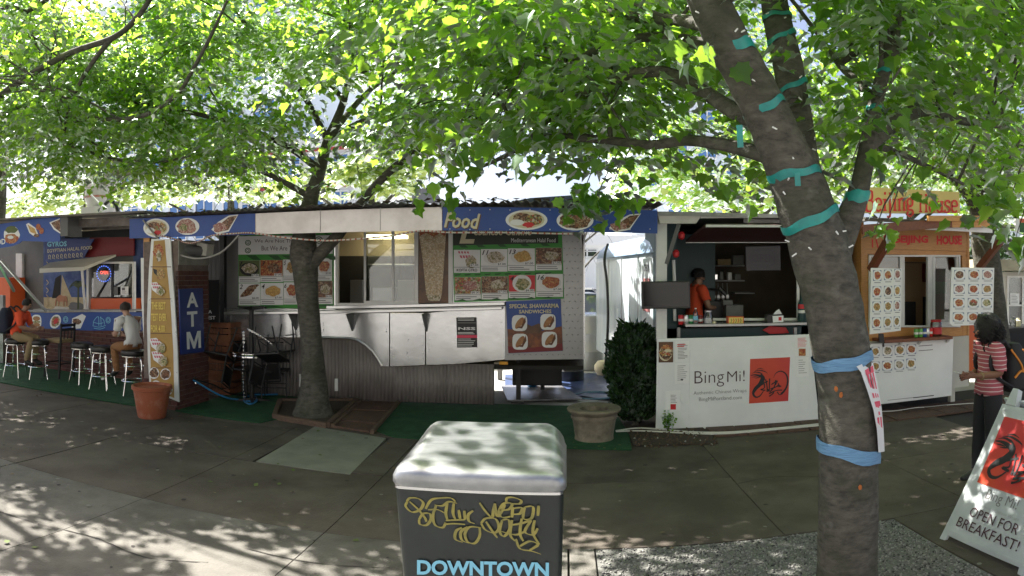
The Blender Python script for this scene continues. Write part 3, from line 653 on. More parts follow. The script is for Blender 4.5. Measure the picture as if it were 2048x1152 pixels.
# ---- menu boards on the truck
def price_cell(fr, parent, x0, y0, x1, y1, fd, num=None, price='$7.00', title=None, bg='paper', style=0, d=.012):
    c = obj('menu_card', slab(fr, x0, y0, x1, y1, 0, d), M['paper'], parent)
    p = Print(fr, d+.002); w = x1-x0; h = y1-y0; ph = h*.72
    if style == 0: p.ell(x0+w*.52, y0+ph*.55, w*.42, ph*.42, M['white']); p.ell(x0+w*.55, y0+ph*.5, w*.33, ph*.34, FD[fd], wob=.14)
    elif style == 1: p.rect(x0+1, y0+1, x1-1, y0+ph, FD[fd]); p.ell(x0+w*.6, y0+ph*.5, w*.28, ph*.3, FD[(fd+3) % 8], wob=.15)
    elif style == 2: gyro(p, x0+w*.5, y0+ph*.52, w*.4)
    elif style == 3:
        p.rect(x0+1, y0+1, x1-1, y0+ph, M['red']); p.ell(x0+w*.5, y0+ph*.5, w*.36, ph*.52, M['white']); p.ell(x0+w*.52, y0+ph*.55, w*.27, ph*.36, FD[fd], wob=.14)
    elif style == 4:
        p.rect(x0+1, y0+1, x1-1, y0+ph, M['greens']); p.ell(x0+w*.5, y0+ph*.55, w*.44, ph*.42, M['black']); p.ell(x0+w*.52, y0+ph*.5, w*.36, ph*.3, FD[6], wob=.1); p.ell(x0+w*.5, y0+ph*.5, w*.14, ph*.1, FD[2], wob=.2)
    elif style == 5:
        for i in range(4): p.ell(x0+w*(.35+.1*i), y0+ph*(.7-.16*i), w*.3, ph*.12, FD[3], rot=-.3, wob=.08)
    p.rect(x0+w*.62, y0+ph-h*.11, x1-w*.04, y0+ph+h*.02, M['paper']); p.text(price, x0+w*.64, y0+ph-h*.1, x1-w*.06, y0+ph, M['ink'], .01)
    p.rect(x0+1, y0+ph+h*.03, x1-1, y0+ph+h*.045, M['ink'])
    if num: p.text(num, x0+w*.05, y0+h*.05, x0+w*.05+w*.1*len(num)+w*.05, y0+h*.26, M['ink'], .015, .3)
    if title: p.text(title, x0+w*.12, y0+h*.82, x1-w*.1, y0+h*.95, M['ink'], .01)
    else: p.lines(x0+w*.06, y0+h*.83, x1-w*.06, 2, h*.08, h*.03, M['greyink'])
    p.build('menu_print', c)
mb1 = thing('menu_board', 'green menu board half hidden by the trunk, slogan "We Are Not The Only"', 'menu board', (f.p(570, 600).x, TY, 1.5))
z = PF(TY-.004, 460, 450, 5.761)
obj('backboard', slab(z, 98, -60, 1195, 960, -.01, .004), M['greenb'], mb1)
p = Print(z, .006)
for x in (110, 330, 560, 900, 1080): p.poly([(x, 95), (x+60, 130), (x+120, 130), (x+40, 95)], M['greend'])
for x in (190, 440, 600, 1080): p.poly([(x, 350), (x+80, 400), (x+170, 405), (x+110, 350)], M['greend'])
p.poly([(180, 935), (500, 925), (620, 950), (300, 955)], M['greend']); p.poly([(900, 930), (1150, 915), (1190, 940)], M['greend'])
p.rect(102, 130, 1190, 342, M['paper'], -.01)
p.text('We Are Not The Only', 290, 165, 900, 215, M['purpleink'], -.002, sl=0); p.text('But We Are The Best', 372, 240, 905, 295, M['purpleink'], -.002)
for y, s in ((205, 1), (295, -1)):
    for r, mm in ((34, 'greend'), (24, 'paper'), (17, 'greend'), (10, 'paper')): p.ell(216, y, r, r*.95, M[mm])
for r, mm in ((44, 'greend'), (34, 'paper'), (24, 'greend'), (15, 'paper')): p.ell(1035, 175, r, r*.95, M[mm])
p.build('lettering', mb1)
cells = [(106, 408, 350, 665, 6, '1', 4), (356, 405, 612, 655, 0, '3', 1), (618, 398, 800, 650, 1, '5', 0), (985, 385, 1178, 640, 0, None, 0),
         (106, 672, 352, 925, 3, '2', 5), (358, 668, 618, 920, 5, '4', 0), (624, 660, 800, 915, 0, '6', 0), (985, 645, 1185, 910, 3, None, 1)]
for x0, y0, x1, y1, fd, nm, stl in cells: price_cell(z, mb1, x0, y0, x1, y1, fd, nm, rnd.choice(('$5.00', '$6.00', '$7.00')), None, style=stl, d=.016)
mb2 = thing('menu_board', 'green menu board headed Lebanese Cuisine on the right of the silver truck', 'menu board', (f.p(1010, 600).x, TY, 1.5))
z = PF(TY-.004, 880, 400, 3.49)
obj('backboard', pslab(z, [(86, 180), (98, 715), (866, 688), (850, 180)], -.01, .004), M['greenb'], mb2)
p = Print(z, .006)
p.poly([(90, 180), (92, 318), (826, 302), (826, 180)], mat('board_black_green', (.02, .026, .016), .5))
for x in (130, 250, 400, 560, 700): p.poly([(x, 318-x*.02), (x+20, 335-x*.02), (x+70, 335-x*.02), (x+45, 318-x*.02)], M['greend'])
for x in range(100, 800, 70): p.poly([(x, 522-x*.02), (x+8, 532-x*.02), (x+40, 528-x*.02), (x+50, 518-x*.02)], M['greend'])
for x in range(110, 800, 120): p.poly([(x, 706-x*.03), (x+80, 706-x*.03), (x+50, 694-x*.03)], M['greend'])
p.text('L', 138, 150, 245, 305, M['cream'], .03, .25); p.text('ebanese Cuisine', 242, 190, 640, 248, M['cream'], .015, .25); p.text('Mediterranean Halal Food', 498, 268, 806, 296, M['paper'], .0)
p.build('lettering', mb2)
cells = [(98, 348, 280, 508, 1, None, 2, 'KOFTA GYRO', '$7.00'), (286, 343, 470, 500, 6, '11', 0, None, '$7.00'), (474, 338, 662, 495, 5, '13', 0, None, '$7.00'), (668, 334, 850, 490, 3, None, 1, None, '$7.00'),
         (104, 538, 286, 700, 4, None, 1, None, '$8.00'), (291, 532, 474, 693, 3, None, 1, None, '$7.00'), (480, 524, 665, 684, 2, '4', 3, None, '$8.00'), (671, 516, 858, 676, 0, '16', 0, None, '$7.00')]
for x0, y0, x1, y1, fd, nm, stl, ti, pr_ in cells: price_cell(z, mb2, x0, y0, x1, y1, fd, nm, pr_, ti, style=stl, d=.016)
sp_ = thing('shawarma_poster', 'blue and orange poster reading Special Shawarma Sandwiches', 'poster', (f.p(1070, 700).x, TY, .9))
obj('poster_sheet', pslab(z, [(460, 708), (478, 1070), (858, 1052), (842, 690)], 0, .012), M['blue'], sp_)
p = Print(z, .0145)
p.poly([(471, 900), (478, 1068), (857, 1050), (850, 880), (760, 900), (640, 930), (560, 905)], M['dune'])
p.poly([(640, 880), (600, 860), (560, 910), (600, 930), (690, 930), (730, 890), (690, 860)], M['posterdk'])
p.poly([(474, 1020), (478, 1066), (856, 1050), (854, 1000), (640, 1030)], M['redwall'])
p.build('desert_picture', sp_)
p = Print(z, .022); p.text('SPECIAL SHAWARMA', 484, 726, 830, 756, M['cream'], .03, sl=-.012); p.text('SANDWICHES', 552, 766, 778, 792, M['cream'], .03, sl=-.012); p.build('lettering', sp_)
for cx, cy in ((556, 858), (754, 850), (560, 988), (764, 974)):
    p = Print(z, .024); p.ell(cx, cy, 54, 56, M['paper'], sq=.55); p.ell(cx, cy, 47, 20, M['bread'], rot=-.95); p.poly([(cx-22, cy+32), (cx+12, cy+22), (cx+40, cy-46), (cx+44, cy-8), (cx+18, cy+38)], M['sandw']); p.build('sandwich_picture', sp_)
np_ = thing('concert_poster', 'small black poster with red band on the silver metal sheet', 'poster', (f.p(933, 697).x, TY, 1.0))
obj('poster_sheet', pslab(z, [(114, 820), (120, 1030), (260, 1028), (255, 818)], 0, .006), M['black'], np_)
p = Print(z, .008); p.rect(118, 942, 259, 962, M['pinkred']); p.text('NSS', 128, 887, 248, 907, M['paper'], .03); p.lines(124, 854, 250, 1, 9, 6, M['greywall'], .05); p.lines(125, 968, 250, 5, 12, 4, M['white'], .3); p.lines(125, 922, 250, 2, 9, 5, M['white'], .2); p.lines(125, 828, 250, 2, 9, 4, M['white'], .1); p.build('lettering', np_)

# ================================================================== awning with its banner
AY = 7.9
aw = thing('awning', 'long corrugated awning with blue food banner over the silver truck', 'awning', (-1.5, 8.8, 0))
fb = PF(AY)
def banner(x0, yt0, yb0, x1, yt1, yb1, m, name='banner'):
    return obj(name, pslab(fb, [(x0, yt0), (x0, yb0), (x1, yb1), (x1, yt1)], -.02, 0), m, aw)
b1 = banner(259, 438, 477, 510, 427, 469, M['blue']); b2 = banner(511, 427, 469, 884, 414, 461, M['fasciasilver']); b3 = banner(885, 414, 461, 1315, 421, 467, M['blue'])
for x in (640, 760):
    m = MB(); slab(fb, x, 423-(x-511)*.035, x+1.2, 466-(x-511)*.02, .0, .004, m); obj('seam', m, M['galv'], b2)
def plate_pic(cx, cy, rx, ry, fd, b, kind=0, fr=fb):
    p = Print(fr, .004)
    if kind == 0:
        p.ell(cx, cy, rx, ry, M['paper'], n=26); p.ell(cx, cy, rx*.86, ry*.84, M['cream'])
        p.ell(cx-rx*.2, cy-ry*.25, rx*.45, ry*.42, FD[fd], wob=.15); p.ell(cx+rx*.35, cy-ry*.05, rx*.42, ry*.5, FD[4], wob=.15); p.ell(cx-rx*.45, cy+ry*.25, rx*.33, ry*.3, M['paper']); p.ell(cx+rx*.1, cy+ry*.5, rx*.26, ry*.26, M['red'], wob=.2)
    elif kind == 1:
        p.ell(cx, cy, rx, ry, M['paper'], n=26); p.ell(cx-rx*.05, cy, rx*.82, ry*.85, FD[fd], wob=.14); p.ell(cx-rx*.3, cy+ry*.1, rx*.35, ry*.4, FD[2], wob=.2)
    else:
        p.poly([(cx-rx, cy+ry*.5), (cx-rx*.55, cy+ry), (cx+rx*.3, cy+ry*.7), (cx+rx, cy-ry), (cx+rx*.3, cy-ry*.9), (cx-rx*.5, cy-ry*.25)], M['paper'])
        p.poly([(cx-rx*.4, cy+ry*.75), (cx+rx*.25, cy+ry*.55), (cx+rx*.9, cy-ry*.88), (cx+rx*.3, cy-ry*.75), (cx-rx*.2, cy-ry*.2)], FD[3])
        p.ell(cx-rx*.4, cy+ry*.3, rx*.48, ry*.5, FD[7], wob=.2)
    return p.build('food_picture', b)
plate_pic(313, 456, 26, 19, 3, b1); plate_pic(375, 453, 24, 17, 7, b1, 1); plate_pic(450, 449, 27, 20, 3, b1, 2)
plate_pic(1053, 440, 42, 20, 3, b3); plate_pic(1150, 441, 37, 20, 3, b3, 1); plate_pic(1250, 446, 32, 19, 3, b3, 2)
p = Print(fb, .003); p.text('Food', 890, 426, 963, 457, M['posterdk'], .03, .3, sl=.05); p.up(2); p.text('Food', 888, 424, 961, 455, M['cream'], .022, .3, sl=.05); p.build('lettering', b3)
m = MB()
for i, x in enumerate(range(900, 1310, 40)): m.ellipsoid(fb.p(x, 420 if i % 2 else 458, .003), (.008, .004, .008), 6, 4); m.ellipsoid(fb.p(x, 459 if i % 2 else 419, .003), (.008, .004, .008), 6, 4)
obj('banner_screws', m, M['alu'], b3, kind='stuff')
# corrugated roof sheets
x = XY(255, AY); k = 0
while x < XY(1313, AY):
    w = .62; zt = 2.88 if x < -2 else 2.87; z0 = zt+rnd.uniform(0, .02); ya = AY-.12-rnd.uniform(0, .1)
    n = 28; vs = []
    for i in range(n+1):
        xx = x+(w+.06)*i/n; zz = z0+.018*math.sin(2*math.pi*i/n*6)
        vs += [(xx, ya, zz), (xx, ya+1.9, zz+.05)]
    mm = MB(); mm.add(vs, [(2*i, 2*i+2, 2*i+3, 2*i+1) for i in range(n)])
    o = obj('roof_sheet', mm, M['rust'] if k % 3 else M['galv'], aw, smooth=True); s_ = o.modifiers.new('thick', 'SOLIDIFY'); s_.thickness = .004
    x += w; k += 1
m = MB(); m.bar((XY(258, AY), AY+.06, 2.74), (XY(1316, AY)+.0, AY+.06, 2.74), .05, .12); obj('front_beam', m, M['woodd'], aw)
for x in (-5.2, -4.2, -2.9, -1.6, -.3, .9):
    m = MB(); m.bar((x, AY+.1, 2.79), (x, TY, 2.83), .05, .09); obj('rafter', m, M['woodd'], aw)
# leaf litter on the roof edge
n = 420; P = np.stack([nrng.uniform(-5.8, 1.1, n), nrng.uniform(7.75, 8.6, n), nrng.uniform(2.9, 2.94, n)], -1)
scatter_mesh('leaf_litter', np.array([(-.5, -.35, 0), (.5, -.3, .1), (.45, .35, -.05), (-.4, .4, .08)]), [(0, 1, 2, 3)], (rot_mats(n, tilt=.5)*nrng.uniform(.05, .1, n)[:, None, None], P), mat('dry_leaf', (.12, .075, .04), .9, c2=(.2, .15, .09), ns=10), parent=aw)
# rope light and cables under the banner
def cable(name, pts, r, m, label, cat, n=5, parent=None, sides=6, group=None):
    mb = MB(); mb.tube(spline(pts, n), r, sides); o = obj(name, mb, m, parent, smooth=True); tag(o, label, cat, group); return o
rp = PF(AY-.03)
rl = cable('rope_light', [rp.p(*q) for q in ((318, 470), (350, 478), (376, 486), (400, 482), (425, 471), (470, 467), (505, 466), (560, 474), (640, 481), (700, 479), (780, 472), (840, 462), (900, 465), (1000, 465), (1100, 467), (1168, 468))], .011, M['rope'], 'white rope light looped along the blue food banner', 'rope light')
m = MB(); pts = spline([rp.p(*q, .006) for q in ((318, 470), (350, 478), (376, 486), (400, 482), (425, 471), (470, 467), (505, 466), (560, 474), (640, 481), (700, 479), (780, 472), (840, 462), (900, 465), (1000, 465), (1100, 467), (1168, 468))], 14)
for i in range(0, len(pts)-1, 2): m.tube([pts[i]-wloc(rl)*0, pts[i].lerp(pts[i+1], .55)], .0125, 6)
obj('red_band', m, mat('rope_red', (.42, .12, .09), .5), rl, kind='stuff')
cable('grey_hose', [rp.p(*q) for q in ((286, 440), (310, 470), (345, 502), (392, 517), (440, 506), (478, 470))], .014, M['grope'], 'grey hose sagging beneath the left blue banner', 'hose')
# posts at the truck's left
m = MB(); m.bar((XY(446, 9.45), 9.45, 0), (XY(446, 9.45), 9.45, 2.8), .09); tag(obj('awning_post', m, M['black']), 'dark post behind the brick pillar', 'post')
a = XY(396, 9.7); b = XY(444, 9.7); dpn = thing('added_dark_panel', 'added dark board fence closing the slot between brick pillar and silver truck', 'backdrop', ((a+b)/2, 9.7, 0))  # made-up dark boards that keep the bright lot from showing through the slot
for k in range(5):
    m = MB(); m.box(lerp(a, b, k/5)+.004, lerp(a, b, (k+1)/5)-.004, 9.66, 9.69, .01, 2.6); obj('board', m, M['black'], dpn)
m = MB(); m.box(a, b, 9.692, 9.72, .01, 2.6); obj('backing', m, M['black'], dpn)
# SHAWARMA sign half hidden
sg = thing('shawarma_sign', 'black sign with white lettering half hidden behind the brick pillar', 'sign', (W(420, 630, 9.0).x, 9.0, 1.2)); fs = PF(9.0)
obj('sign_panel', slab(fs, 380, 560, 438, 645, -.03, 0), M['black'], sg)
p = Print(fs, .003); p.text('SHAWARMA', 368, 620, 424, 627, M['paper'], .02); p.text('BEST', 410, 632, 431, 639, M['paper'], .02); p.build('lettering', sg)

# wear and litter on the paving
n = 170; P = np.stack([nrng.uniform(-8, 5, n), nrng.uniform(2.4, 7.5, n), np.full(n, .0045)], -1)
disc = np.array([(math.cos(a), math.sin(a), 0) for a in np.linspace(0, 2*math.pi, 9)[:-1]]); 
scatter_mesh('gum_spots', disc, [tuple(range(8))], (rot_mats(n, tilt=0)*(nrng.uniform(.008, .028, n)[:, None, None]*np.array([1, .8, 1])), P), [mat('gum_dark', (.035, .03, .027), .9), mat('gum_pale', (.2, .19, .17), .9)], parent=sidewalk, mi=nrng.choice(2, n, p=[.75, .25]))
n = 190; P = np.stack([nrng.uniform(-9, 5, n), np.where(nrng.random(n) < .55, nrng.uniform(7.2, 7.75, n), nrng.uniform(2.6, 7.4, n)), nrng.uniform(.006, .02, n)], -1)
scatter_mesh('fallen_leaves', np.array([(-.5, -.3, 0), (.1, -.45, .12), (.5, .0, .0), (.15, .4, .1), (-.4, .35, -.02)]), [(0, 1, 2, 3, 4)], (rot_mats(n, tilt=.4)*nrng.uniform(.02, .055, n)[:, None, None], P), [MC['dry_leaf'], mat('fallen_green', (.09, .12, .03), .8)], mi=nrng.choice(2, n))
def crack(pts):
    m = MB(); q = spline([(x, y, .0042) for x, y in pts], 8); vs = []
    for i, p in enumerate(q): w = .004*math.sin(math.pi*i/(len(q)-1))+.0015; vs += [(p.x, p.y-w+rnd.uniform(-.006, .006), .0042), (p.x, p.y+w+rnd.uniform(-.004, .004), .0042)]
    m.add(vs, [(2*i, 2*i+2, 2*i+3, 2*i+1) for i in range(len(q)-1)]); obj('crack', m, M['joint'], sidewalk)
crack([(-3.6, 3.42), (-3.1, 3.5), (-2.6, 3.44), (-2.2, 3.6)]); crack([(-2.2, 3.95), (-1.6, 3.9), (-1.1, 3.98)]); crack([(-4.9, 3.1), (-4.2, 3.35), (-3.6, 3.42)]); crack([(1.2, 5.6), (1.9, 5.9), (2.4, 5.75)])
# ================================================================== bar stall on the left
CYF = 9.6
bar = thing('bar_counter', 'brick bar counter with a blue food band and stools along it', 'counter', (-9.4, 9.7, 0))
x0c, x1c = XY(-25, CYF), XY(296, CYF)
m = MB(); m.box(x0c, x1c, CYF, CYF+.25, 0, .94); obj('core', m, M['mortar'], bar)
brickwork(bar, (x0c, CYF, 0), (1, 0, 0), (0, -1, 0), x1c-x0c, .95, bl=.215, bh=.066)
fl = PF(CYF-.03)
def zoomz(x): return x/2.88
fl2 = PF(CYF-.03, 0, 400, 2.88)
obj('blue_band', pslab(fl2, [(140, 650), (155, 735), (500, 752), (735, 752), (850, 752), (850, 645), (500, 645)], -.02, 0), M['blue'], bar)
m = MB(); a, b = fl2.p(120, 644), fl2.p(850, 640); m.bar(a+Vector((0, .1, .02)), b+Vector((0, .1, .02)), .34, .035); obj('counter_top', m, M['galv'], bar, bevel=.006)
def bandpic(kind, cx, cy, s):
    p = Print(fl2, .004)
    if kind == 'burger': p.ell(cx, cy, s*.75, s*1.05, M['paper'], sq=.7); p.ell(cx, cy-s*.45, s*.55, s*.35, M['bread']); p.ell(cx, cy+s*.05, s*.58, s*.2, FD[2], wob=.2); p.ell(cx, cy+s*.5, s*.55, s*.3, M['bread'])
    elif kind == 'pita': p.ell(cx, cy, s*.8, s*1.1, M['paper'], rot=.4); p.ell(cx, cy, s*.6, s*.85, FD[4], rot=.4, wob=.1); p.ell(cx+s*.1, cy-s*.1, s*.3, s*.5, M['red'], rot=.4, wob=.2)
    elif kind == 'wrap': p.poly([(cx-s*.9, cy+s), (cx+s*.3, cy+s*.9), (cx+s, cy-s*.7), (cx+s*.5, cy-s), (cx-s*.8, cy-s*.4)], M['paper']); p.ell(cx-s*.2, cy, s*.55, s*.4, FD[3], rot=.3, wob=.15)
    elif kind == 'logo':
        for r in (s*.5, s*.28): p.rib([(cx+r*math.cos(t), cy+r*1.3*math.sin(t)) for t in [i*.45 for i in range(15)]], 3, M['lblue'])
    else:
        for pts in ([(cx-35, cy+22), (cx-30, cy-5), (cx-5, cy-28), (cx-2, cy+25)], [(cx+5, cy-25), (cx+25, cy-10), (cx+32, cy+18)], [(cx-38, cy+24), (cx, cy+32), (cx+38, cy+22)], [(cx-30, cy+5), (cx, cy+12), (cx+25, cy+6)], [(cx+10, cy-28), (cx+12, cy+26)], [(cx-30, cy+38), (cx+5, cy+43), (cx+35, cy+34)]): p.rib(sp2(pts), 3, M['lblue'])
    p.build('band_picture', bar)
for a in (('burger', 211, 700, 38), ('pita', 320, 700, 38), ('logo', 379, 688, 26), ('wrap', 452, 700, 44), ('boat', 572, 700, 38), ('logo', 624, 692, 26), ('wrap', 692, 700, 42)): bandpic(*a)
# stall behind: mural, window, awning flap
SY = 10.9
fs2 = PF(SY, 0, 400, 2.88)
stall = thing('gyro_stall', 'dim stall with desert mural, orange panel and hatch window behind the bar', 'food stall', (-8.5, 11.2, 0))
obj('back_wall', pslab(fs2, [(-60, 300), (-60, 760), (900, 760), (900, 180), (-60, 180)], -.1, -.02), M['greywall'], stall)
obj('white_jamb', slab(PF(SY-.05, 0, 400, 2.88), 96, 308, 132, 545, -.05, .03), M['white'], stall)
mural = obj('mural_sheet', pslab(fs2, [(250, 240), (250, 650), (510, 650), (510, 420), (520, 330), (560, 200), (250, 200)], -.02, 0), M['muralsky'], stall)
p = Print(fs2, .003)
p.rect(252, 560, 508, 648, M['sandst']); p.poly([(350, 565), (358, 430), (412, 560)], M['sandst']); p.poly([(300, 565), (320, 450), (352, 430), (348, 565)], M['dark'])
p.ell(350, 632, 55, 18, M['pale'], wob=.2); p.ell(440, 612, 45, 24, M['greywall'], wob=.15)
p.poly([(446, 640), (448, 500), (456, 500), (458, 640)], M['palm'])
for t in range(9):
    a = -math.pi*(t/8); p.rib(sp2([(452, 505), (452+30*math.cos(a), 490+25*math.sin(a)), (452+56*math.cos(a), 515+30*math.sin(a))]), [6, 7, 7, 7, 7, 6, 6, 5, 4, 4, 3, 2, 1], M['palm'])
for pts in ([(322, 610), (326, 575), (345, 552), (365, 556), (385, 560), (388, 610)], [(345, 560), (340, 612)], [(368, 562), (372, 612)]): p.rib(sp2(pts), 6, mat('mural_camel', (.4, .18, .1), .6))
p.poly([(330, 560), (350, 545), (380, 560), (385, 585), (335, 585)], mat('mural_camel', (.4, .18, .1), .6))
for y in (370, 475, 520, 560, 600): p.rib(sp2([(270, y-15), (282, y), (272, y+15)]), 4, M['sandst'])
p.build('mural_picture', mural)
gs = obj('name_board', pslab(PF(SY-.25, 0, 400, 2.88), [(255, 225), (262, 345), (485, 330), (540, 225)], -.02, 0), M['blue2'], stall)
p = Print(PF(SY-.25, 0, 400, 2.88), .003); p.text('GYROS', 272, 240, 385, 270, M['greys'] if 'greys' in M else M['lblue'], .03, sl=-.03); p.text('EGYPTIAN HALAL FOOD', 274, 284, 532, 304, M['cream'], .01, sl=-.08)
for i in range(9): 
    x = 280+i*23; p.rib(sp2([(x, 340-i*1.5), (x+3, 318-i*1.5), (x+12, 322-i*1.5), (x+8, 338-i*1.5), (x+15, 340-i*1.5)]), 3, M['cream'])
p.build('lettering', gs)
obj('red_panel', pslab(PF(SY-.1, 0, 400, 2.88), [(490, 250), (490, 330), (770, 320), (770, 170), (560, 170)], -.04, 0), M['redwall'], stall)
obj('mural_strip', pslab(fs2, [(768, 230), (768, 640), (840, 640), (840, 230)], -.02, .001), M['muralsky'], stall)
# hatch window unit
fw = PF(SY-.35, 0, 400, 2.88)
obj('orange_panel', slab(fw, 522, 566, 764, 640, -.3, 0), M['orange'], stall, bevel=.004)
obj('hatch_frame', frame_rect(fw, 500, 355, 775, 645, 12, -.05, .012), M['white'], stall)
hw = obj('hatch_window', slab(fw, 522, 360, 764, 562, -.06, -.03), M['dark'], stall)
obj('pane', slab(fw, 526, 364, 640, 558, -.02, -.015), M['glassd'], hw); obj('pane', slab(fw, 650, 364, 760, 558, -.02, -.015), M['glassd'], hw)
obj('mullion', slab(fw, 640, 364, 650, 558, -.03, .004), M['black'], hw)
p = Print(PF(SY-.37, 0, 400, 2.88), .0); p.rect(697, 498, 740, 548, M['paper']); p.rect(702, 505, 720, 520, M['greyink']); p.lines(702, 525, 735, 3, 7, 2, M['greyink']); p.rect(655, 500, 680, 548, M['greywall']); p.build('notice', hw)
nm = MB()
for i in range(20):
    a = 2*math.pi*i/20; q = PF(SY-.39, 0, 400, 2.88).p(598+40*math.cos(a), 425+45*math.sin(a)); nm.ellipsoid(q, (.014, .014, .014), 6, 4)
obj('neon_dots', nm, M['neonb'], hw, kind='stuff'); p = Print(PF(SY-.39, 0, 400, 2.88), 0); p.text('OPEN', 577, 408, 622, 428, M['neonr'], .02); p.build('neon_word', hw)
# white awning flap
fp = obj('hatch_flap', MB().hexa([W(79, 537, 10.0), W(79, 546, 10.0), W(168, 541, 10.0), W(168, 534, 10.0), W(100, 525, SY-.4), W(100, 530, SY-.4), W(232, 513, SY-.4), W(232, 509, SY-.4)][::1]), M['pale'], stall)
m = MB(); m.tube([W(164, 540, 10.05), W(172, 640, SY-.3)], .03, 6); obj('flap_post', m, M['white'], stall)
# black fittings on the counter
obj('till_box', slab(PF(CYF+.3, 0, 400, 2.88), 190, 628, 252, 646, -.2, 0), M['pale'], stall)
# roof over the bar
rf = thing('bar_roof', 'low metal roof with a curved blue food banner over the brick bar', 'awning', (-9.0, 9.0, 2.5))
FY = 8.0
fz = PF(FY, 0, 400, 2.88)
bb = obj('banner', pslab(fz, [(-40, 145), (-40, 283), (0, 277), (70, 266), (110, 250), (125, 236), (300, 241), (345, 240), (350, 85), (200, 108)], -.02, 0), M['blue'], rf)
p = Print(fz, .003); p.text('FOOD', -62, 230, 32, 262, M['paper'], .02, sl=-.08); p.build('lettering', bb)
p = Print(fz, .003); p.ell(68, 200, 46, 50, M['paper'], wob=.05); p.ell(66, 222, 40, 28, FD[0], wob=.1); p.ell(68, 170, 36, 22, M['greens'], wob=.2); p.ell(62, 215, 18, 10, M['white']); p.build('food_picture', bb)
p = Print(fz, .003); p.poly([(150, 140), (165, 132), (205, 160), (222, 200), (205, 215), (170, 190)], M['paper']); p.poly([(160, 142), (200, 165), (214, 200), (176, 184)], FD[5]); p.ell(222, 155, 14, 18, FD[0]); p.ell(240, 178, 14, 18, FD[0]); p.ell(212, 205, 16, 10, FD[3]); p.build('food_picture', bb)
p = Print(fz, .003); p.poly([(285, 130), (345, 105), (350, 195), (310, 170)], M['paper']); p.poly([(295, 132), (346, 112), (349, 186), (315, 160)], FD[3]); p.build('food_picture', bb)
obj('banner_end', slab(fz, 350, 84, 392, 208, -.35, .01), M['greywall'], rf)
m = MB(); a = fz.p(-50, 150, -.3); b = fz.p(740, 100, -.3); m.hexa([(-12.2, 7.85, 3.1), (-12.2, 7.85, 3.13), (-5.95, 7.85, 2.98), (-5.95, 7.85, 2.95), (-12.2, 11.2, 3.22), (-12.2, 11.2, 3.25), (-5.95, 11.2, 3.1), (-5.95, 11.2, 3.07)]); obj('roof_sheet', m, M['rust'], rf)
for Y in (8.3, 9.0, 9.8):
    m = MB(); m.bar((-12, Y, 3.0-.0), (-5.95, Y, 2.86), .07, .14); obj('purlin', m, M['rust'], rf)
m = MB(); m.hexa([W(0, 680/2.88+400-70, 8.6)]*0 or [W(130, 466, 8.5), W(130, 476, 8.5), W(262, 474, 9.8), W(262, 455, 9.8), W(130, 466, 8.7), W(130, 476, 8.7), W(262, 474, 10.0), W(262, 455, 10.0)]); obj('cross_beam', m, M['black'], rf)
m = MB(); a, b = W(134, 460, 9.2), W(186, 450, 9.2); m.bar(a, b, .16, .1); obj('strip_light', m, M['lampw'], rf)
m = MB(); m.bar(W(2, 520, 8.4), W(92, 622, 9.4), .05); m.bar(W(0, 530, 8.2), W(28, 582, 9.0), .05); obj('brace', m, M['alu'], rf)
# wooden orange cupboard at the far left
m = MB(); a = W(-30, 560, 10.3); b = W(20, 700, 10.3); m.box(a.x, b.x, 10.3, 10.8, 0, W(0, 555, 10.3).z); tag(obj('orange_cupboard', m, M['orange'], bevel=.01), 'orange wooden cupboard at the far left end of the bar', 'cupboard')
m = MB(); a = W(-8, 590, 9.45); m.box(a.x-.1, W(8, 590, 9.45).x, 9.42, 9.5, 0, a.z); tag(obj('steel_door', m, M['galv']), 'grey steel door leaf at the left edge', 'door')
# exhaust fan on the roof
ef = thing('exhaust_fan', 'white drum roof exhaust fan with a painted pink reflection above the bar roof', 'exhaust fan', W(197, 425, 13.0))
ec = W(197, 415, 13.0); q_ = 13.0/math.cos(az(197))/F
m = MB(); m.lathe([(24*q_, 0), (24*q_, 8*q_), (28*q_, 16*q_), (28*q_, 40*q_), (36*q_, 44*q_), (37*q_, 50*q_), (33*q_, 56*q_), (0, 57*q_)], ec, 22); obj('housing', m, M['hvac'], ef, smooth=True)
m = MB(); m.lathe([(28.4*q_, 18*q_), (28.6*q_, 22*q_)], ec, 22); obj('red_band', m, mat('pink_reflection', (.5, .2, .17), .5), ef, smooth=True)  # soft pink reflection on the drum, painted as a thin band
m = MB(); m.box(ec.x-.35, ec.x+.35, ec.y-.3, ec.y+.3, 2.9, ec.z); obj('curb', m, M['hvac'], ef)
cable('roof_pipe', [W(178, 385, 12.2), W(197, 405, 12.2), W(214, 418, 12.2)], .03, M['white'], 'thin white pipe slanting before the roof exhaust fan', 'pipe', parent=None)
cable('roof_duct', [W(210, 408, 12.0), W(222, 400, 12.0), W(232, 412, 12.0), W(236, 424, 12.0)], .05, M['black'], 'bent black duct on the roof beside the exhaust fan', 'duct')

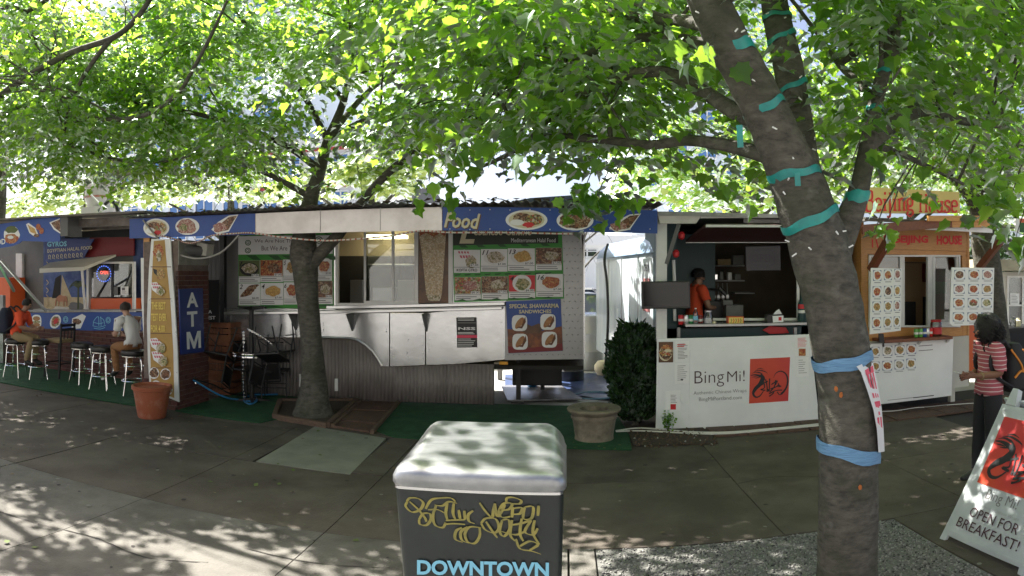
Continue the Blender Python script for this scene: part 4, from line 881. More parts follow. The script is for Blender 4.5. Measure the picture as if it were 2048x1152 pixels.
# ---------------------------------------------------------------- stools
def make_stool():
    t = thing('bar_stool', '', 'bar stool')
    m = MB(); m.lathe([(0, .66), (.17, .66), (.205, .675), (.215, .71), (.205, .75), (.17, .768), (0, .775)], (0, 0, 0), 20); obj('seat', m, M['vinyl'], t, smooth=True)
    m = MB(); m.lathe([(.19, .65), (.2, .655), (.2, .668), (.19, .672)], (0, 0, 0), 20); obj('seat_ring', m, M['chrome'], t, smooth=True)
    for k in range(4):
        a = math.pi/4+k*math.pi/2; c, s = math.cos(a), math.sin(a)
        m = MB(); m.tube([(c*.1, s*.1, .655), (c*.155, s*.155, .63), (c*.17, s*.17, .55), (c*.19, s*.19, .28), (c*.245, s*.245, .0)], .0125, 8); obj('leg', m, M['chrome'], t, smooth=True)
    m = MB(); m.tube([(.195*math.cos(i*.3142), .195*math.sin(i*.3142), .25) for i in range(21)], .011, 6); obj('foot_ring', m, M['chrome'], t, smooth=True)
    m = MB(); m.tube([(.172*math.cos(i*.3142), .172*math.sin(i*.3142), .5) for i in range(21)], .009, 6); obj('brace_ring', m, M['chrome'], t, smooth=True)
    return t
stool = make_stool(); ST = [(31, 676, 'leftmost chrome bar stool with black seat, under the man in orange'), (77, 678, 'chrome bar stool with black seat, second from the left at the brick bar'), (164, 684, 'chrome bar stool with black seat between the dark chair and the last chrome stool'), (205, 691, 'chrome bar stool beside the seated man in the white T-shirt'), (267, 698, 'stool with black seat under the man in the white T-shirt')]
SP = []
for i, (px, py, lab) in enumerate(ST):
    o = stool if i == 0 else copy_tree(stool)
    r = (.775-H)/math.tan((CY-py)/F); P_ = Vector((r*math.sin(az(px)), r*math.cos(az(px)), 0)); P_.y = min(P_.y, 9.3)
    P_.x = P_.y*math.tan(az(px)); o.location = P_; o.rotation_euler.z = .3+i*.5; o['label'] = lab; o['group'] = 'bar stools along the brick bar'; SP.append(P_)
# dark chair between the stools
ch = thing('bar_chair', 'dark slatted bar chair with tan cushion between two chrome stools', 'chair', Vector((XY(118, 8.95), 8.95, 0)))
bx_ = ch.location
m = MB()
for sx_, sy_ in ((-.2, -.2), (.2, -.2), (-.2, .2), (.2, .2)):
    m = MB(); top = .72 if sx_ < 0 else 1.08
    m.bar(bx_+Vector((sx_, sy_, 0)), bx_+Vector((sx_*.9+(.06 if top > 1 else 0), sy_*.9, top)), .03); obj('leg', m, M['black'], ch)
m = MB(); m.box(bx_.x-.21, bx_.x+.21, bx_.y-.2, bx_.y+.2, .7, .77); obj('seat', m, M['khaki'], ch, bevel=.02)
for zz in (1.04, .96): 
    m = MB(); m.bar(bx_+Vector((.245, -.2, zz)), bx_+Vector((.245, .2, zz)), .02, .05); obj('back_rail', m, M['black'], ch)
for yy in (-.1, 0, .1):
    m = MB(); m.bar(bx_+Vector((.23, yy, .78)), bx_+Vector((.245, yy, .95)), .018); obj('slat', m, M['black'], ch)
m = MB()
for a, b in (((-.2, -.2), (.2, -.2)), ((-.2, .2), (.2, .2)), ((-.2, -.2), (-.2, .2)), ((.2, -.2), (.2, .2))): m.bar(bx_+Vector((*a, .3)), bx_+Vector((*b, .3)), .022)
obj('stretcher', m, M['black'], ch)

# ================================================================== crates, stacked tables and chairs
cr0 = W(433, 790, 9.15)
def crate(px0, px1, py0, py1, Y, lab):
    a = W(px0, py1, Y); b = W(px1, py0, Y); t = thing('wooden_crate', lab, 'crate', ((a.x+b.x)/2, Y+.2, max(a.z, 0)), 'orange wooden crates stacked behind the pillar')
    z0, z1 = max(a.z, .017), b.z; n = 3; h = (z1-z0)/n
    for i in range(n):
        m = MB(); m.box(a.x, b.x, Y, Y+.015, z0+i*h+.008, z0+(i+1)*h-.008); obj('slat', m, M['cratew'], t)
        m = MB(); m.box(a.x, a.x+.015, Y+.016, Y+.4, z0+i*h+.008, z0+(i+1)*h-.008); obj('slat', m, M['cratew'], t)
        m = MB(); m.box(b.x-.015, b.x, Y+.016, Y+.4, z0+i*h+.008, z0+(i+1)*h-.008); obj('slat', m, M['cratew'], t)
    for x in (a.x+.02, b.x-.05):
        m = MB(); m.box(x, x+.03, Y+.016, Y+.04, z0, z1); obj('corner_post', m, M['cratew'], t)
    m = MB(); m.box(a.x, b.x, Y+.02, Y+.4, z0, z0+.012); obj('base', m, M['cratew'], t)
    fr = PF(Y, px0, py0, 10)
    p = Print(fr, .002)
    for i in range(6):
        x = 20+i*(px1-px0-5)*10/7; y = (py1-py0)*5; p.rib([(x, y-60), (x+12, y+10), (x-4, y+65)] if i % 2 else [(x, y-60), (x+25, y-20), (x, y+15), (x+25, y+60)], 9, M['black'])
    p.build('stencil_marks', t)
crate(408, 459, 752, 797, 9.2, 'orange wooden crate at the bottom of the stack behind the pillar')
crate(409, 458, 716, 751, 9.2, 'orange wooden crate second from the bottom behind the pillar')
crate(408, 459, 680, 715, 9.2, 'orange wooden crate third from the bottom behind the pillar')
crate(410, 461, 645, 679, 9.2, 'topmost orange wooden crate of the stack behind the pillar')
TYP = 8.95; tx = XY(504, TYP)
def make_table():
    t = thing('cafe_table', '', 'table')
    m = MB(); m.lathe([(0, .715), (.28, .715), (.285, .72), (.285, .738), (0, .742)], (0, 0, 0), 28); obj('table_top', m, M['black'], t, smooth=True)
    m = MB(); m.lathe([(.284, .712), (.298, .715), (.3, .73), (.294, .744), (.284, .7425)], (0, 0, 0), 28); obj('rim', m, M['chrome'], t, smooth=True)
    m = MB(); m.tube([(0, 0, .04), (0, 0, .715)], .038, 12); obj('pole', m, M['black'], t, smooth=True)
    m = MB()
    for k in range(4):
        a = k*math.pi/2+.5; m.hexa([(math.cos(a)*.03-math.sin(a)*.03, math.sin(a)*.03+math.cos(a)*.03, .0), (math.cos(a)*.03-math.sin(a)*.03, math.sin(a)*.03+math.cos(a)*.03, .055), (math.cos(a)*.03+math.sin(a)*.03, math.sin(a)*.03-math.cos(a)*.03, .055), (math.cos(a)*.03+math.sin(a)*.03, math.sin(a)*.03-math.cos(a)*.03, 0),
                                            (math.cos(a)*.28-math.sin(a)*.02, math.sin(a)*.28+math.cos(a)*.02, 0), (math.cos(a)*.28-math.sin(a)*.02, math.sin(a)*.28+math.cos(a)*.02, .02), (math.cos(a)*.28+math.sin(a)*.02, math.sin(a)*.28-math.cos(a)*.02, .02), (math.cos(a)*.28+math.sin(a)*.02, math.sin(a)*.28-math.cos(a)*.02, 0)])
    obj('base', m, M['black'], t); return t
t1 = make_table(); t1.location = (tx, TYP, .017); tag(t1, 'round black cafe table with chrome rim standing before the silver truck', 'table', 'cafe tables chained together')
t2 = copy_tree(t1); t2.location = (tx-.02, TYP+.02, 1.51); t2.rotation_euler = (R(180), 0, .3); tag(t2, 'round black cafe table stacked upside down on the other', 'table', 'cafe tables chained together')
def make_chair():
    t = thing('metal_chair', '', 'chair')
    m = MB(); m.box(-.2, .2, -.2, .2, .43, .465); obj('seat', m, M['vinyl'], t, bevel=.012)
    for sx_ in (-1, 1):
        m = MB(); m.tube([(sx_*.2, -.21, 0), (sx_*.19, -.19, .44)], .012, 6); obj('leg', m, M['black'], t)
        m = MB(); m.tube([(sx_*.2, .24, 0), (sx_*.19, .19, .44), (sx_*.19, .23, .88)], .012, 6); obj('leg', m, M['black'], t)
    m = MB(); m.tube([(-.19, .23, .88), (.19, .23, .88)], .012, 6); m.tube([(-.19, .205, .56), (.19, .205, .56)], .01, 6); obj('back_frame', m, M['black'], t)
    m = MB(); m.hexa([(-.17, .215, .6), (-.17, .235, .85), (.17, .235, .85), (.17, .215, .6), (-.17, .2, .6), (-.17, .22, .85), (.17, .22, .85), (.17, .2, .6)]); obj('backrest', m, M['vinyl'], t)
    m = MB(); m.tube([(-.2, -.2, .2), (.2, -.2, .2)], .008, 6); m.tube([(-.195, .215, .2), (.195, .215, .2)], .008, 6); obj('stretcher', m, M['black'], t)
    return t
c1 = make_chair(); tag(c1, 'black metal chair hung upside down on the left of the stacked tables', 'chair', 'black chairs stacked round the tables')
c1.location = (tx-.42, TYP-.05, 1.13); c1.rotation_euler = (R(188), R(24), R(100))
for loc, ro, lab in (((tx+.42, TYP-.03, 1.17), (R(186), R(-24), R(-95)), 'black metal chair hung upside down on the right of the stacked tables'),
                     ((tx+.18, TYP+.42, 1.2), (R(184), R(-8), R(-20)), 'black metal chair hung upside down behind the upper cafe table'),
                     ((tx+.22, TYP+.42, .017), (0, 0, R(15)), 'black metal chair standing under the right hand side of the cafe table'),
                     ((tx-.3, TYP+.4, .017), (0, 0, R(70)), 'black metal chair standing behind the left of the cafe table')):
    c = copy_tree(c1); c.location = loc; c.rotation_euler = ro; c['label'] = lab
# chain
m = MB(); pts = spline([W(487, 662, 8.62), W(488, 710, 8.6), W(486, 760, 8.62), G(489, 800, .03)], 14)+spline([W(495, 658, 8.62), W(520, 672, 8.65), W(545, 690, 8.75)], 10)
for i in range(len(pts)-1):
    a, b = pts[i], pts[i+1]
    if (b-a).length > .5: continue
    mid = (a+b)/2; d = (b-a)*.62; sd = d.cross(Vector((0, 1, 0)) if i % 2 else Vector((1, 0, .2))).normalized()*.011
    m.tube([mid-d, mid-d*.5+sd, mid+d*.5+sd, mid+d, mid+d*.5-sd, mid-d*.5-sd, mid-d], .0045, 5)
tag(obj('chain', m, M['chrome']), 'bright steel chain wrapped round the stacked cafe tables', 'chain')
# blue hose
cable('garden_hose', [WX(386, 760, PXR+.08), W(400, 768, 8.2), W(425, 783, 8.35), W(452, 795, 8.55), G(480, 800, .03), G(508, 803, .03), G(512, 795, .03), G(495, 793, .03), G(487, 800, .032), G(500, 808, .03), G(514, 800, .05), G(500, 790, .04), G(540, 789, .03), G(600, 786, .03)], .014, M['hose'], 'blue garden hose coiled on the turf beside the brick pillar', 'hose', n=8)
cable('dark_hose', [WX(386, 758, PXR+.08), W(428, 770, 8.4), W(455, 785, 8.7), G(485, 790, .045), G(520, 786, .04)], .012, M['black'], 'dark hose running from the tap behind the blue one', 'hose', n=8)

# ================================================================== tree box, boards
tb = thing('tree_box', 'low weathered timber box round the middle tree', 'planter', (-3.4, 8.4, 0))
a, b, c, d = G(549, 838), G(655, 856), G(712, 806), G(560, 806)
for p0, p1 in ((a, b), (b, c), (c, d), (d, a)):
    m = MB(); m.bar(p0+Vector((0, 0, .035)), p1+Vector((0, 0, .035)), .07, .08); obj('timber', m, M['timber'], tb, bevel=.008)
m = MB(); m.prism([tuple(q+Vector((0, 0, .0))) for q in (a, b, c, d)], (0, 0, .04)); obj('soil', m, M['soil'], tb)
ra, rb2, rc, rd = G(660, 856), G(738, 868), G(795, 805), G(716, 806)
rp_ = thing('board_ramp', 'flat brown boards on the ground right of the tree box', 'boards', tuple((ra+rc)/2))
for i in range(5):
    u0, u1 = i/5+.01, (i+1)/5-.01
    q = [ra.lerp(rd, u0), ra.lerp(rd, u1), rb2.lerp(rc, u1), rb2.lerp(rc, u0)]; z0 = .035+.012*(i % 2)
    m = MB(); m.hexa([v+Vector((0, 0, z0)) for v in q][::-1]+[v+Vector((0, 0, .004)) for v in q][::-1]); obj('board', m, M['plank'], rp_, bevel=.004)
for p0, p1 in ((rb2, rc), (ra, rd)):
    m = MB(); m.bar(p0+Vector((.04, 0, .03)), p1+Vector((.04, 0, .03)), .05, .055); obj('edge_timber', m, M['timber'], rp_)

# ================================================================== pots
tc = G(288, 838); r0 = 39/F*math.hypot(tc.x, tc.y)
pt = thing('terracotta_pot', 'empty terracotta pot on the sidewalk before the menu strip', 'pot', (tc.x, tc.y+.18, 0)); c = pt.location
m = MB(); m.lathe([(.19, 0), (.2, .02), (.262, .40), (.275, .41), (.285, .43), (.285, .455), (.262, .46), (.25, .44), (.235, .36), (.19, .08), (0, .07)], c, 36); obj('body', m, M['terra'], pt, smooth=True)
m = MB(); m.lathe([(.274, .40), (.286, .405), (.286, .418), (.275, .424)], c, 36); obj('moulding', m, M['terra'], pt, smooth=True)
m = MB(); m.lathe([(.2, .1), (0, .12)], c, 16); obj('soil', m, M['soil'], pt)
sc = G(1190, 888); sp3 = thing('stone_pot', 'worn stone coloured round planter with flared rim beside the bush', 'pot', (sc.x, sc.y+.23, 0)); c = sp3.location
m = MB(); m.lathe([(.225, 0), (.235, .015), (.228, .05), (.25, .2), (.262, .27), (.275, .275), (.28, .30), (.268, .31), (.27, .33), (.315, .36), (.325, .385), (.31, .405), (.25, .41), (.175, .385), (.165, .36), (.17, .25), (0, .24)], c, 40); obj('body', m, M['stone'], sp3, smooth=True)
m = MB(); m.lathe([(.168, .3), (0, .31)], c, 16); obj('soil', m, M['soil'], sp3)

# ================================================================== the gap: ramp, barrels, tarp, trailer
q = [G(1002, 776), G(1112, 770), G(1165, 803), G(1015, 806)]
m = MB(); m.hexa([v+Vector((0, 0, .05)) for v in q]+[v+Vector((0, 0, .03)) for v in q]); tag(obj('metal_ramp', m, M['plate']), 'flat metal plate lying under the truck end by the tread panel', 'ramp')
q = [G(1010, 775, .02), G(1010, 750, .02), G(1225, 745, .02), G(1230, 800, .02)]
m = MB(); k_ = 12; vs = []
for i in range(k_+1):
    for j in range(k_+1):
        v = q[0].lerp(q[3], i/k_).lerp(q[1].lerp(q[2], i/k_), j/k_); vs.append(v+Vector((0, 0, rnd.uniform(-.003, .018))))
m.add(vs, [(i*(k_+1)+j, (i+1)*(k_+1)+j, (i+1)*(k_+1)+j+1, i*(k_+1)+j+1) for i in range(k_) for j in range(k_)]); tag(obj('blue_tarp', m, M['tarp'], smooth=True), 'crumpled dark blue tarpaulin on the ground in the gap', 'tarpaulin')
def barrel(px, py, rad, h, mt, lab, nm='barrel'):
    c = G(px, py); t = thing(nm, lab, 'barrel', c)
    m = MB(); m.lathe([(rad*.92, 0), (rad, .03), (rad, h*.33), (rad*1.03, h*.345), (rad, h*.36), (rad, h*.66), (rad*1.03, h*.675), (rad, h*.69), (rad, h*.97), (rad*1.03, h)], c, 24); obj('shell', m, mt, t, smooth=True)
    m = MB(); m.lathe([(rad*.98, h-.015), (0, h-.01)], c, 24); obj('lid', m, mt, t); return t
barrel(1088, 768, .2, .5, mat('rusty_drum', (.05, .025, .015), .7, c2=(.09, .05, .03), ns=10), 'short rusty drum under the tread panel end')
barrel(1142, 762, .24, .62, mat('dark_drum', (.03, .033, .033), .5, c2=(.05, .05, .05), ns=5), 'dark green grey drum at the corner of the truck')
cbin = barrel(1183, 738, .3, 1.15, M['greycan'], 'tall pale grey bin in the sunny gap behind the truck')
m = MB(); m.ellipsoid(G(1064, 766, .11), (.1, .1, .09), 12, 8); tag(obj('blue_jug', m, M['hose'], smooth=True), 'small blue jug on the ground beside the rusty drum', 'jug')
for k in range(3):
    pass
m = MB(); pts = []
for k in range(34): 
    t = k*.45; cc = G(1190, 795); pts.append(cc+Vector((math.cos(t)*(.34+.04*math.sin(t*.7)), math.sin(t)*(.3+.05*math.cos(t*.5)), .03+.012*(k/34))))
m.tube(spline(pts, 3), .011, 6); tag(obj('hose_coil', m, mat('pale_blue_hose', (.10, .2, .27), .4), smooth=True), 'loose coil of pale blue hose behind the stone pot', 'hose')
m = MB(); m.lathe([(0, 0), (.14, .02), (.2, .12), (.2, .22), (.14, .3), (.05, .32), (0, .32)], G(1209, 752), 20); tag(obj('cream_bucket', m, M['buoy'], smooth=True), 'round cream coloured jug at the foot of the polished trailer', 'jug')
cable('black_pipe', [W(1216, 488, 12.0), W(1209, 520, 11.9), W(1214, 568, 11.8), W(1216, 640, 11.8), W(1211, 735, 11.8)], .025, M['black'], 'black pipe running down the polished trailer wall', 'pipe')

tr2 = thing('polished_trailer', 'polished blue silver food trailer seen end-on in the gap', 'trailer', (2.4, 11.0, 0))
XL = 1.28; Y0, Y1 = 9.35, 13.6
def xl(Y): return lerp(1.30, .62, (Y-Y0)/(Y1-Y0))
n = 9; prof = [(0, .45), (0, 2.25), (.04, 2.42), (.14, 2.55), (.34, 2.64), (2.2, 2.7)]
m = MB(); vs = []
for Y in (Y0, 10.4, 11.45, 12.5, Y1-.15, Y1):
    for dx, z in prof: vs.append((xl(Y)+dx+(.12 if Y == Y1 else 0), Y, z))
k_ = len(prof)
m.add(vs, [(i*k_+j, (i+1)*k_+j, (i+1)*k_+j+1, i*k_+j+1) for i in range(5) for j in range(k_-1)], 0)
obj('shell', m, M['bluesil'], tr2, smooth=True)
m = MB(); m.hexa([(xl(Y0)+.0, Y0, .45), (xl(Y0), Y0, 2.6), (2.2, Y0, 2.6), (2.2, Y0, .45), (xl(Y0), Y0+.04, .45), (xl(Y0), Y0+.04, 2.6), (2.2, Y0+.04, 2.6), (2.2, Y0+.04, .45)]); obj('end_wall', m, M['teal'], tr2)
m = MB(); vs = []
for Y in (Y0-.02, Y1-.3): vs += [(xl(Y)-.025, Y, 2.33), (xl(Y)+.05, Y, 2.5), (xl(Y)+.2, Y, 2.63), (xl(Y)+.5, Y, 2.68)]
m.add(vs, [(0, 4, 5, 1), (1, 5, 6, 2), (2, 6, 7, 3)]); obj('roof_edge', m, M['blueroof'], tr2, smooth=True)
wq = lambda Y, z, d=.012: Vector((xl(Y)-d, Y, z))
obj('panel_board', MB().hexa([wq(10.0, 2.25), wq(10.0, 1.0), wq(9.4, 1.0), wq(9.4, 2.25), wq(10.0, 2.25, .0), wq(10.0, 1.0, 0), wq(9.4, 1.0, 0), wq(9.4, 2.25, 0)]), mat('pale_panel', (.5, .54, .56), .35), tr2)
obj('menu_poster', MB().hexa([wq(9.9, 1.95, .02), wq(9.9, 1.45, .02), wq(9.55, 1.45, .02), wq(9.55, 1.95, .02), wq(9.9, 1.95, .013), wq(9.9, 1.45, .013), wq(9.55, 1.45, .013), wq(9.55, 1.95, .013)]), mat('faded_red', (.32, .12, .12), .5), tr2)
qo = QF(wq(9.88, 2.18, .018), wq(9.58, 2.18, .018), wq(9.88, 2.04, .018), wq(9.58, 2.04, .018), 10, 5); p = Print(qo, .001); p.text('OPEN', .5, .5, 9.5, 4.5, M['greywall'], .02); p.build('lettering', tr2)
for Y in (10.25, 11.3, 12.3):
    m = MB(); m.bar(wq(Y, .5, .004), wq(Y, 2.3, .004), .03, .012, up=(1, 0, 0)); obj('seam', m, M['alu'], tr2)
m = MB(); m.lathe([(0, -.1), (.2, -.1), (.34, -.09), (.36, 0), (.34, .09), (0, .1)], (xl(11.6)+.15, 11.6, .36), 24, ax=Matrix.Rotation(R(90), 3, 'Y')); obj('wheel', m, M['rubber'], tr2, smooth=True)

# cars in the lot
def car(px, Y, mt, lab, heading=0, z=0):
    c = Vector((XY(px, Y), Y, 0)); t = thing('parked_car', lab, 'car', c, 'cars in the sunny parking lot')
    sec = [(-2.15, .35, .62), (-2.1, .3, .8), (-1.5, .28, .93), (-.9, .28, .98), (.9, .28, 1.0), (1.75, .28, .95), (2.15, .35, .72)]
    m = MB(); vs = []
    for x, z0, z1 in sec: vs += [(-.85, x, z0), (-.88, x, (z0+z1)/2), (-.78, x, z1), (.78, x, z1), (.88, x, (z0+z1)/2), (.85, x, z0)]
    n = len(sec); m.add(vs, [(i*6+j, (i+1)*6+j, (i+1)*6+(j+1) % 6, i*6+(j+1) % 6) for i in range(n-1) for j in range(6)]+[tuple(range(6)), tuple(range(6*n-1, 6*n-7, -1))])
    Rz = Matrix.Rotation(heading, 3, 'Z')
    def put(nm, mb, ma, sm=False, par=None):
        mb.v = [tuple(c+Rz @ Vector(v)) for v in mb.v]; return obj(nm, mb, ma, par or t, smooth=sm)
    put('body', m, mt, True)
    g_ = MB(); g_.hexa([(-.76, -1.0, .97), (-.6, -.45, 1.42), (.6, -.45, 1.42), (.76, -1.0, .97), (-.76, 1.7, .97), (-.6, 1.2, 1.42), (.6, 1.2, 1.42), (.76, 1.7, .97)]); put('cabin_glass', g_, M['win'])
    r_ = MB(); r_.box(-.62, .62, -.45, 1.2, 1.41, 1.47); put('roof', r_, mt)
    for sx_ in (-.8, .8):
        for sy_ in (-1.35, 1.35):
            w_ = MB(); w_.lathe([(0, -.1), (.3, -.1), (.32, 0), (.3, .1), (0, .1)], (0, 0, 0), 16, ax=Matrix.Rotation(R(90), 3, 'Y')); w_.v = [(v[0]+sx_, v[1]+sy_, v[2]+.32) for v in w_.v]; put('wheel', w_, M['rubber'], True)
        l_ = MB(); l_.box(sx_*.8-.12, sx_*.8+.12, -2.17, -2.1, .68, .85); put('tail_light', l_, M['taillight'])
    return t
car(1150, 19, M['carb'], 'blue grey car with red tail light in the gap beside the bin', R(8))
car(1166, 27, M['carw'], 'white car parked far back in the sunny gap', R(80))
car(965, 24, M['carg'], 'dark car in the lot behind the silver truck', R(80))
# ================================================================== wrap stall
BY = 8.12
bm = thing('wrap_stall', 'dark wrap stall with open hatch and teal walls behind the white front panel', 'food stall', (2.3, 9.3, 0))
fp_ = PF(BY, 1300, 660, 5.237)     # front panel, enlarged view
wp = thing('front_panel', 'large white front panel of the wrap stall with red dragon emblem', 'sign panel', (2.2, BY, .05))
obj('panel_sheet', pslab(fp_, [(74, 92), (60, 1070), (1775, 940), (1700, 268), (1672, 44)], -.03, 0), M['panelwhite'], wp, bevel=.003)
obj('raised_panel', pslab(fp_, [(420, 210), (405, 945), (1480, 870), (1500, 185)], .0, .004), M['panelwhite'], wp)
p = Print(fp_, .006)
p.text('Bing', 465, 432, 775, 605, M['purpleink'], -.012, sl=-.05, res=4); p.text('Mi!', 808, 432, 990, 545, M['purpleink'], -.012, sl=-.06, res=4)
p.text('Authentic Chinese Wraps', 455, 642, 1008, 690, M['greyink'], -.014, sl=-.055); p.text('BingMiPortland.com', 512, 706, 960, 756, M['greyink'], -.012, sl=-.05)
p.build('lettering', wp)
ored = mat('emblem_red', (.60, .075, .022), .4, c2=(.5, .03, .045), ns=.9)
def emblem(fr, parent, P0, s, d=.006):
    """red square with a black dragon curl and brush strokes; P0(a, b): unit square to frame coordinates"""
    e = obj('emblem_square', pslab(fr, [P0(0, 0), P0(0, 1), P0(1, 1), P0(1, 0)], d-.004, d), ored, parent)
    p = Print(fr, d+.0015, .0012); K = M['ink']
    def rb_(pts, w0, w1=None, n=7):
        q = sp2([P0(*x) for x in pts], n); k = len(q); w1 = w0 if w1 is None else w1
        if isinstance(w0, (list, tuple)): ws = [np.interp(i/(k-1), np.linspace(0, 1, len(w0)), w0)*s for i in range(k)]
        else: ws = [lerp(w0, w1, i/(k-1))*s for i in range(k)]
        p.rib(q, ws, K)
    rb_([(.27, .36), (.33, .45), (.26, .58), (.15, .68), (.10, .78), (.16, .86), (.26, .85), (.35, .75), (.36, .72)], [.05, .11, .095, .085, .06, .04, .03, .02, .004])
    rb_([(.60, .45), (.66, .35), (.78, .31), (.91, .38), (.965, .53), (.94, .68), (.86, .79), (.80, .82)], [.004, .02, .03, .035, .04, .04, .05, .03])
    rb_([(.02, .37), (.12, .36), (.22, .38), (.30, .42)], [.012, .03, .05, .06]); rb_([(.05, .33), (.14, .30), (.25, .32), (.32, .36)], [.004, .02, .03, .02])
    rb_([(.1, .29), (.2, .26), (.32, .28), (.42, .32), (.44, .36)], [.003, .02, .025, .015, .003]); rb_([(.16, .24), (.26, .22), (.36, .25)], [.003, .018, .003])
    rb_([(.05, .41), (.12, .405), (.2, .41)], [.003, .02, .01]); rb_([(.12, .44), (.2, .43), (.26, .41)], [.003, .018, .02])
    for pts in ([(.26, .62), (.40, .54), (.46, .52)], [(.34, .50), (.38, .66), (.28, .70), (.40, .72)], [(.40, .47), (.44, .62), (.45, .76)], [(.50, .46), (.50, .74), (.47, .70)], [(.55, .60), (.70, .52), (.64, .62)], [(.66, .50), (.62, .66), (.52, .76)], [(.53, .70), (.74, .64), (.80, .66)], [(.72, .58), (.76, .66), (.70, .62)], [(.50, .80), (.68, .74), (.83, .74)], [(.62, .78), (.55, .84), (.50, .86)], [(.70, .77), (.76, .84), (.84, .82)]):
        rb_(pts, [.03, .022, .03], n=4)
    p.build('emblem_strokes', e); return e
emblem(fp_, wp, lambda a, b: (lerp(lerp(1048, 1466, a), lerp(1036, 1446, a), b), lerp(lerp(303, 284, a), lerp(770, 742, a), b)), 425)
def paper(x0, y0, x1, y1, name='paper_notice', lines_=0, m='paper', extra=None, sl=-.045):
    o = obj(name, pslab(fp_, [(x0, y0), (x0, y1), (x1, y1+sl*(x1-x0)), (x1, y0+sl*(x1-x0))], .0, .005), M[m], wp)
    p = Print(fp_, .0065)
    if lines_: p.lines(x0+(x1-x0)*.18, y0+(y1-y0)*.12, x1-(x1-x0)*.12, lines_, (y1-y0)*.78/lines_, (y1-y0)*.022, M['greyink'], .5, sl)
    if extra: extra(p)
    if p.mb.v: p.build('notice_print', o)
def fph(p): p.rect(93, 126, 240, 336, M['posterdk']); p.ell(165, 240, 70, 85, M['cream'], rot=.3); p.ell(165, 235, 64, 78, FD[3], wob=.12); p.ell(175, 180, 55, 28, FD[0], wob=.2, rot=.2); p.ell(150, 245, 60, 24, FD[4], wob=.2, rot=.25); p.ell(185, 215, 40, 16, M['cream'], wob=.2)
paper(91, 125, 242, 340, 'food_photo', 0, 'black', fph, sl=-.01)
paper(265, 120, 410, 335, lines_=11, extra=lambda p: p.lines(282, 150, 380, 2, 18, 7, M['redink'], .5, -.045))
paper(258, 348, 412, 565, lines_=8, extra=lambda p: p.ell(335, 520, 14, 8, M['ink'], wob=.3))
paper(160, 640, 318, 850, lines_=0, extra=lambda p: (p.lines(215, 680, 285, 6, 15, 4, M['greyink'], .3), p.rect(214, 775, 270, 832, M['red'])))
paper(1515, 62, 1662, 275, lines_=0, extra=lambda p: (p.lines(1545, 85, 1650, 8, 13, 4, M['redink'], .3, -.05), p.rect(1556, 195, 1628, 270, FD[0])))
paper(1530, 290, 1660, 490, lines_=7)
# sprigs growing over the panel edge come with the bush; stall carcass
f = PF(BY+.02)
m = MB(); slab(PF(BY+.03), 1313, 432, 1334, 684, -.07, .0, m); obj('corner_post', m, M['white'], bm, bevel=.004)
b_in = 10.3
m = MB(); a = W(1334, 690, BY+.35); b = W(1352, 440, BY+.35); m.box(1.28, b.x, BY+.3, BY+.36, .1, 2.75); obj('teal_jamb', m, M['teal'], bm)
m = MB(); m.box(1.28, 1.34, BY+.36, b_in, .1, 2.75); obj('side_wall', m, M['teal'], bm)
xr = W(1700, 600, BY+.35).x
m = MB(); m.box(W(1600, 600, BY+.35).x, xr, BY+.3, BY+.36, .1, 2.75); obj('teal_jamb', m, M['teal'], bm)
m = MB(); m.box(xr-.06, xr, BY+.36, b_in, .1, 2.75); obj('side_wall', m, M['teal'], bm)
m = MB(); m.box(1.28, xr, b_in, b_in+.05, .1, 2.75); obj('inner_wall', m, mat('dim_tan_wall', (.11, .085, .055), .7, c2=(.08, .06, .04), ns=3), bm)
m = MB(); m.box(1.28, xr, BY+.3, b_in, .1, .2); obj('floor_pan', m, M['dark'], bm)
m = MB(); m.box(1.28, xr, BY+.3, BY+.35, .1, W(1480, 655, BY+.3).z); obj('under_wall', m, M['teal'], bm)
m = MB(); m.box(1.1, xr+.1, BY-.05, b_in+.1, 2.75, 2.8); obj('roof', m, M['galv'], bm)
# top beams
m = MB(); pslab(PF(BY-.02), [(1316, 430), (1320, 447), (1392, 447), (1404, 430)], -.05, 0, m); obj('front_beam', m, M['fasciasilver'], bm)
m = MB(); a, b = W(1400, 433, BY+.02), W(1640, 433, BY+.02); m.bar(a, b, .06, .05); obj('front_beam', m, M['white'], bm)
m = MB(); slab(PF(BY+.2), 1487, 437, 1640, 446, -.02, 0, m); obj('vent_grille', m, M['galv'], bm)
# opened hatch
hy = BY+.3
h0, h1 = W(1372, 485, hy), W(1600, 485, hy); h2, h3 = W(1412, 452, BY-.25), W(1604, 453, BY-.25)
m = MB(); m.hexa([h0, h2, h3, h1]+[q+Vector((0, .03, .03)) for q in (h0, h2, h3, h1)]); obj('hatch', m, M['maroon'], bm)
m = MB(); m.bar(h2, h3, .03, .03); m.bar(h0, h1, .012, .012); obj('hatch_trim', m, M['white'], bm)
for pts in ([(1353, 450), (1328, 545)],):
    m = MB(); m.bar(W(1358, 448, BY-.0), W(1326, 548, BY+.05), .05, .02); obj('gas_strut', m, M['greywall'], bm)
m = MB(); m.tube([W(1347, 520, BY+.22), W(1349, 562, BY+.22)], .022, 8); m.tube([W(1349, 618, BY+.24), W(1350, 642, BY+.24)], .022, 8); obj('white_pipe', m, M['white'], bm, smooth=True)
m = MB(); slab(PF(BY+.29), 1594, 535, 1599, 640, -.03, .0, m); slab(PF(BY+.29), 1360, 636, 1599, 641, -.03, 0, m); obj('opening_trim', m, M['white'], bm)
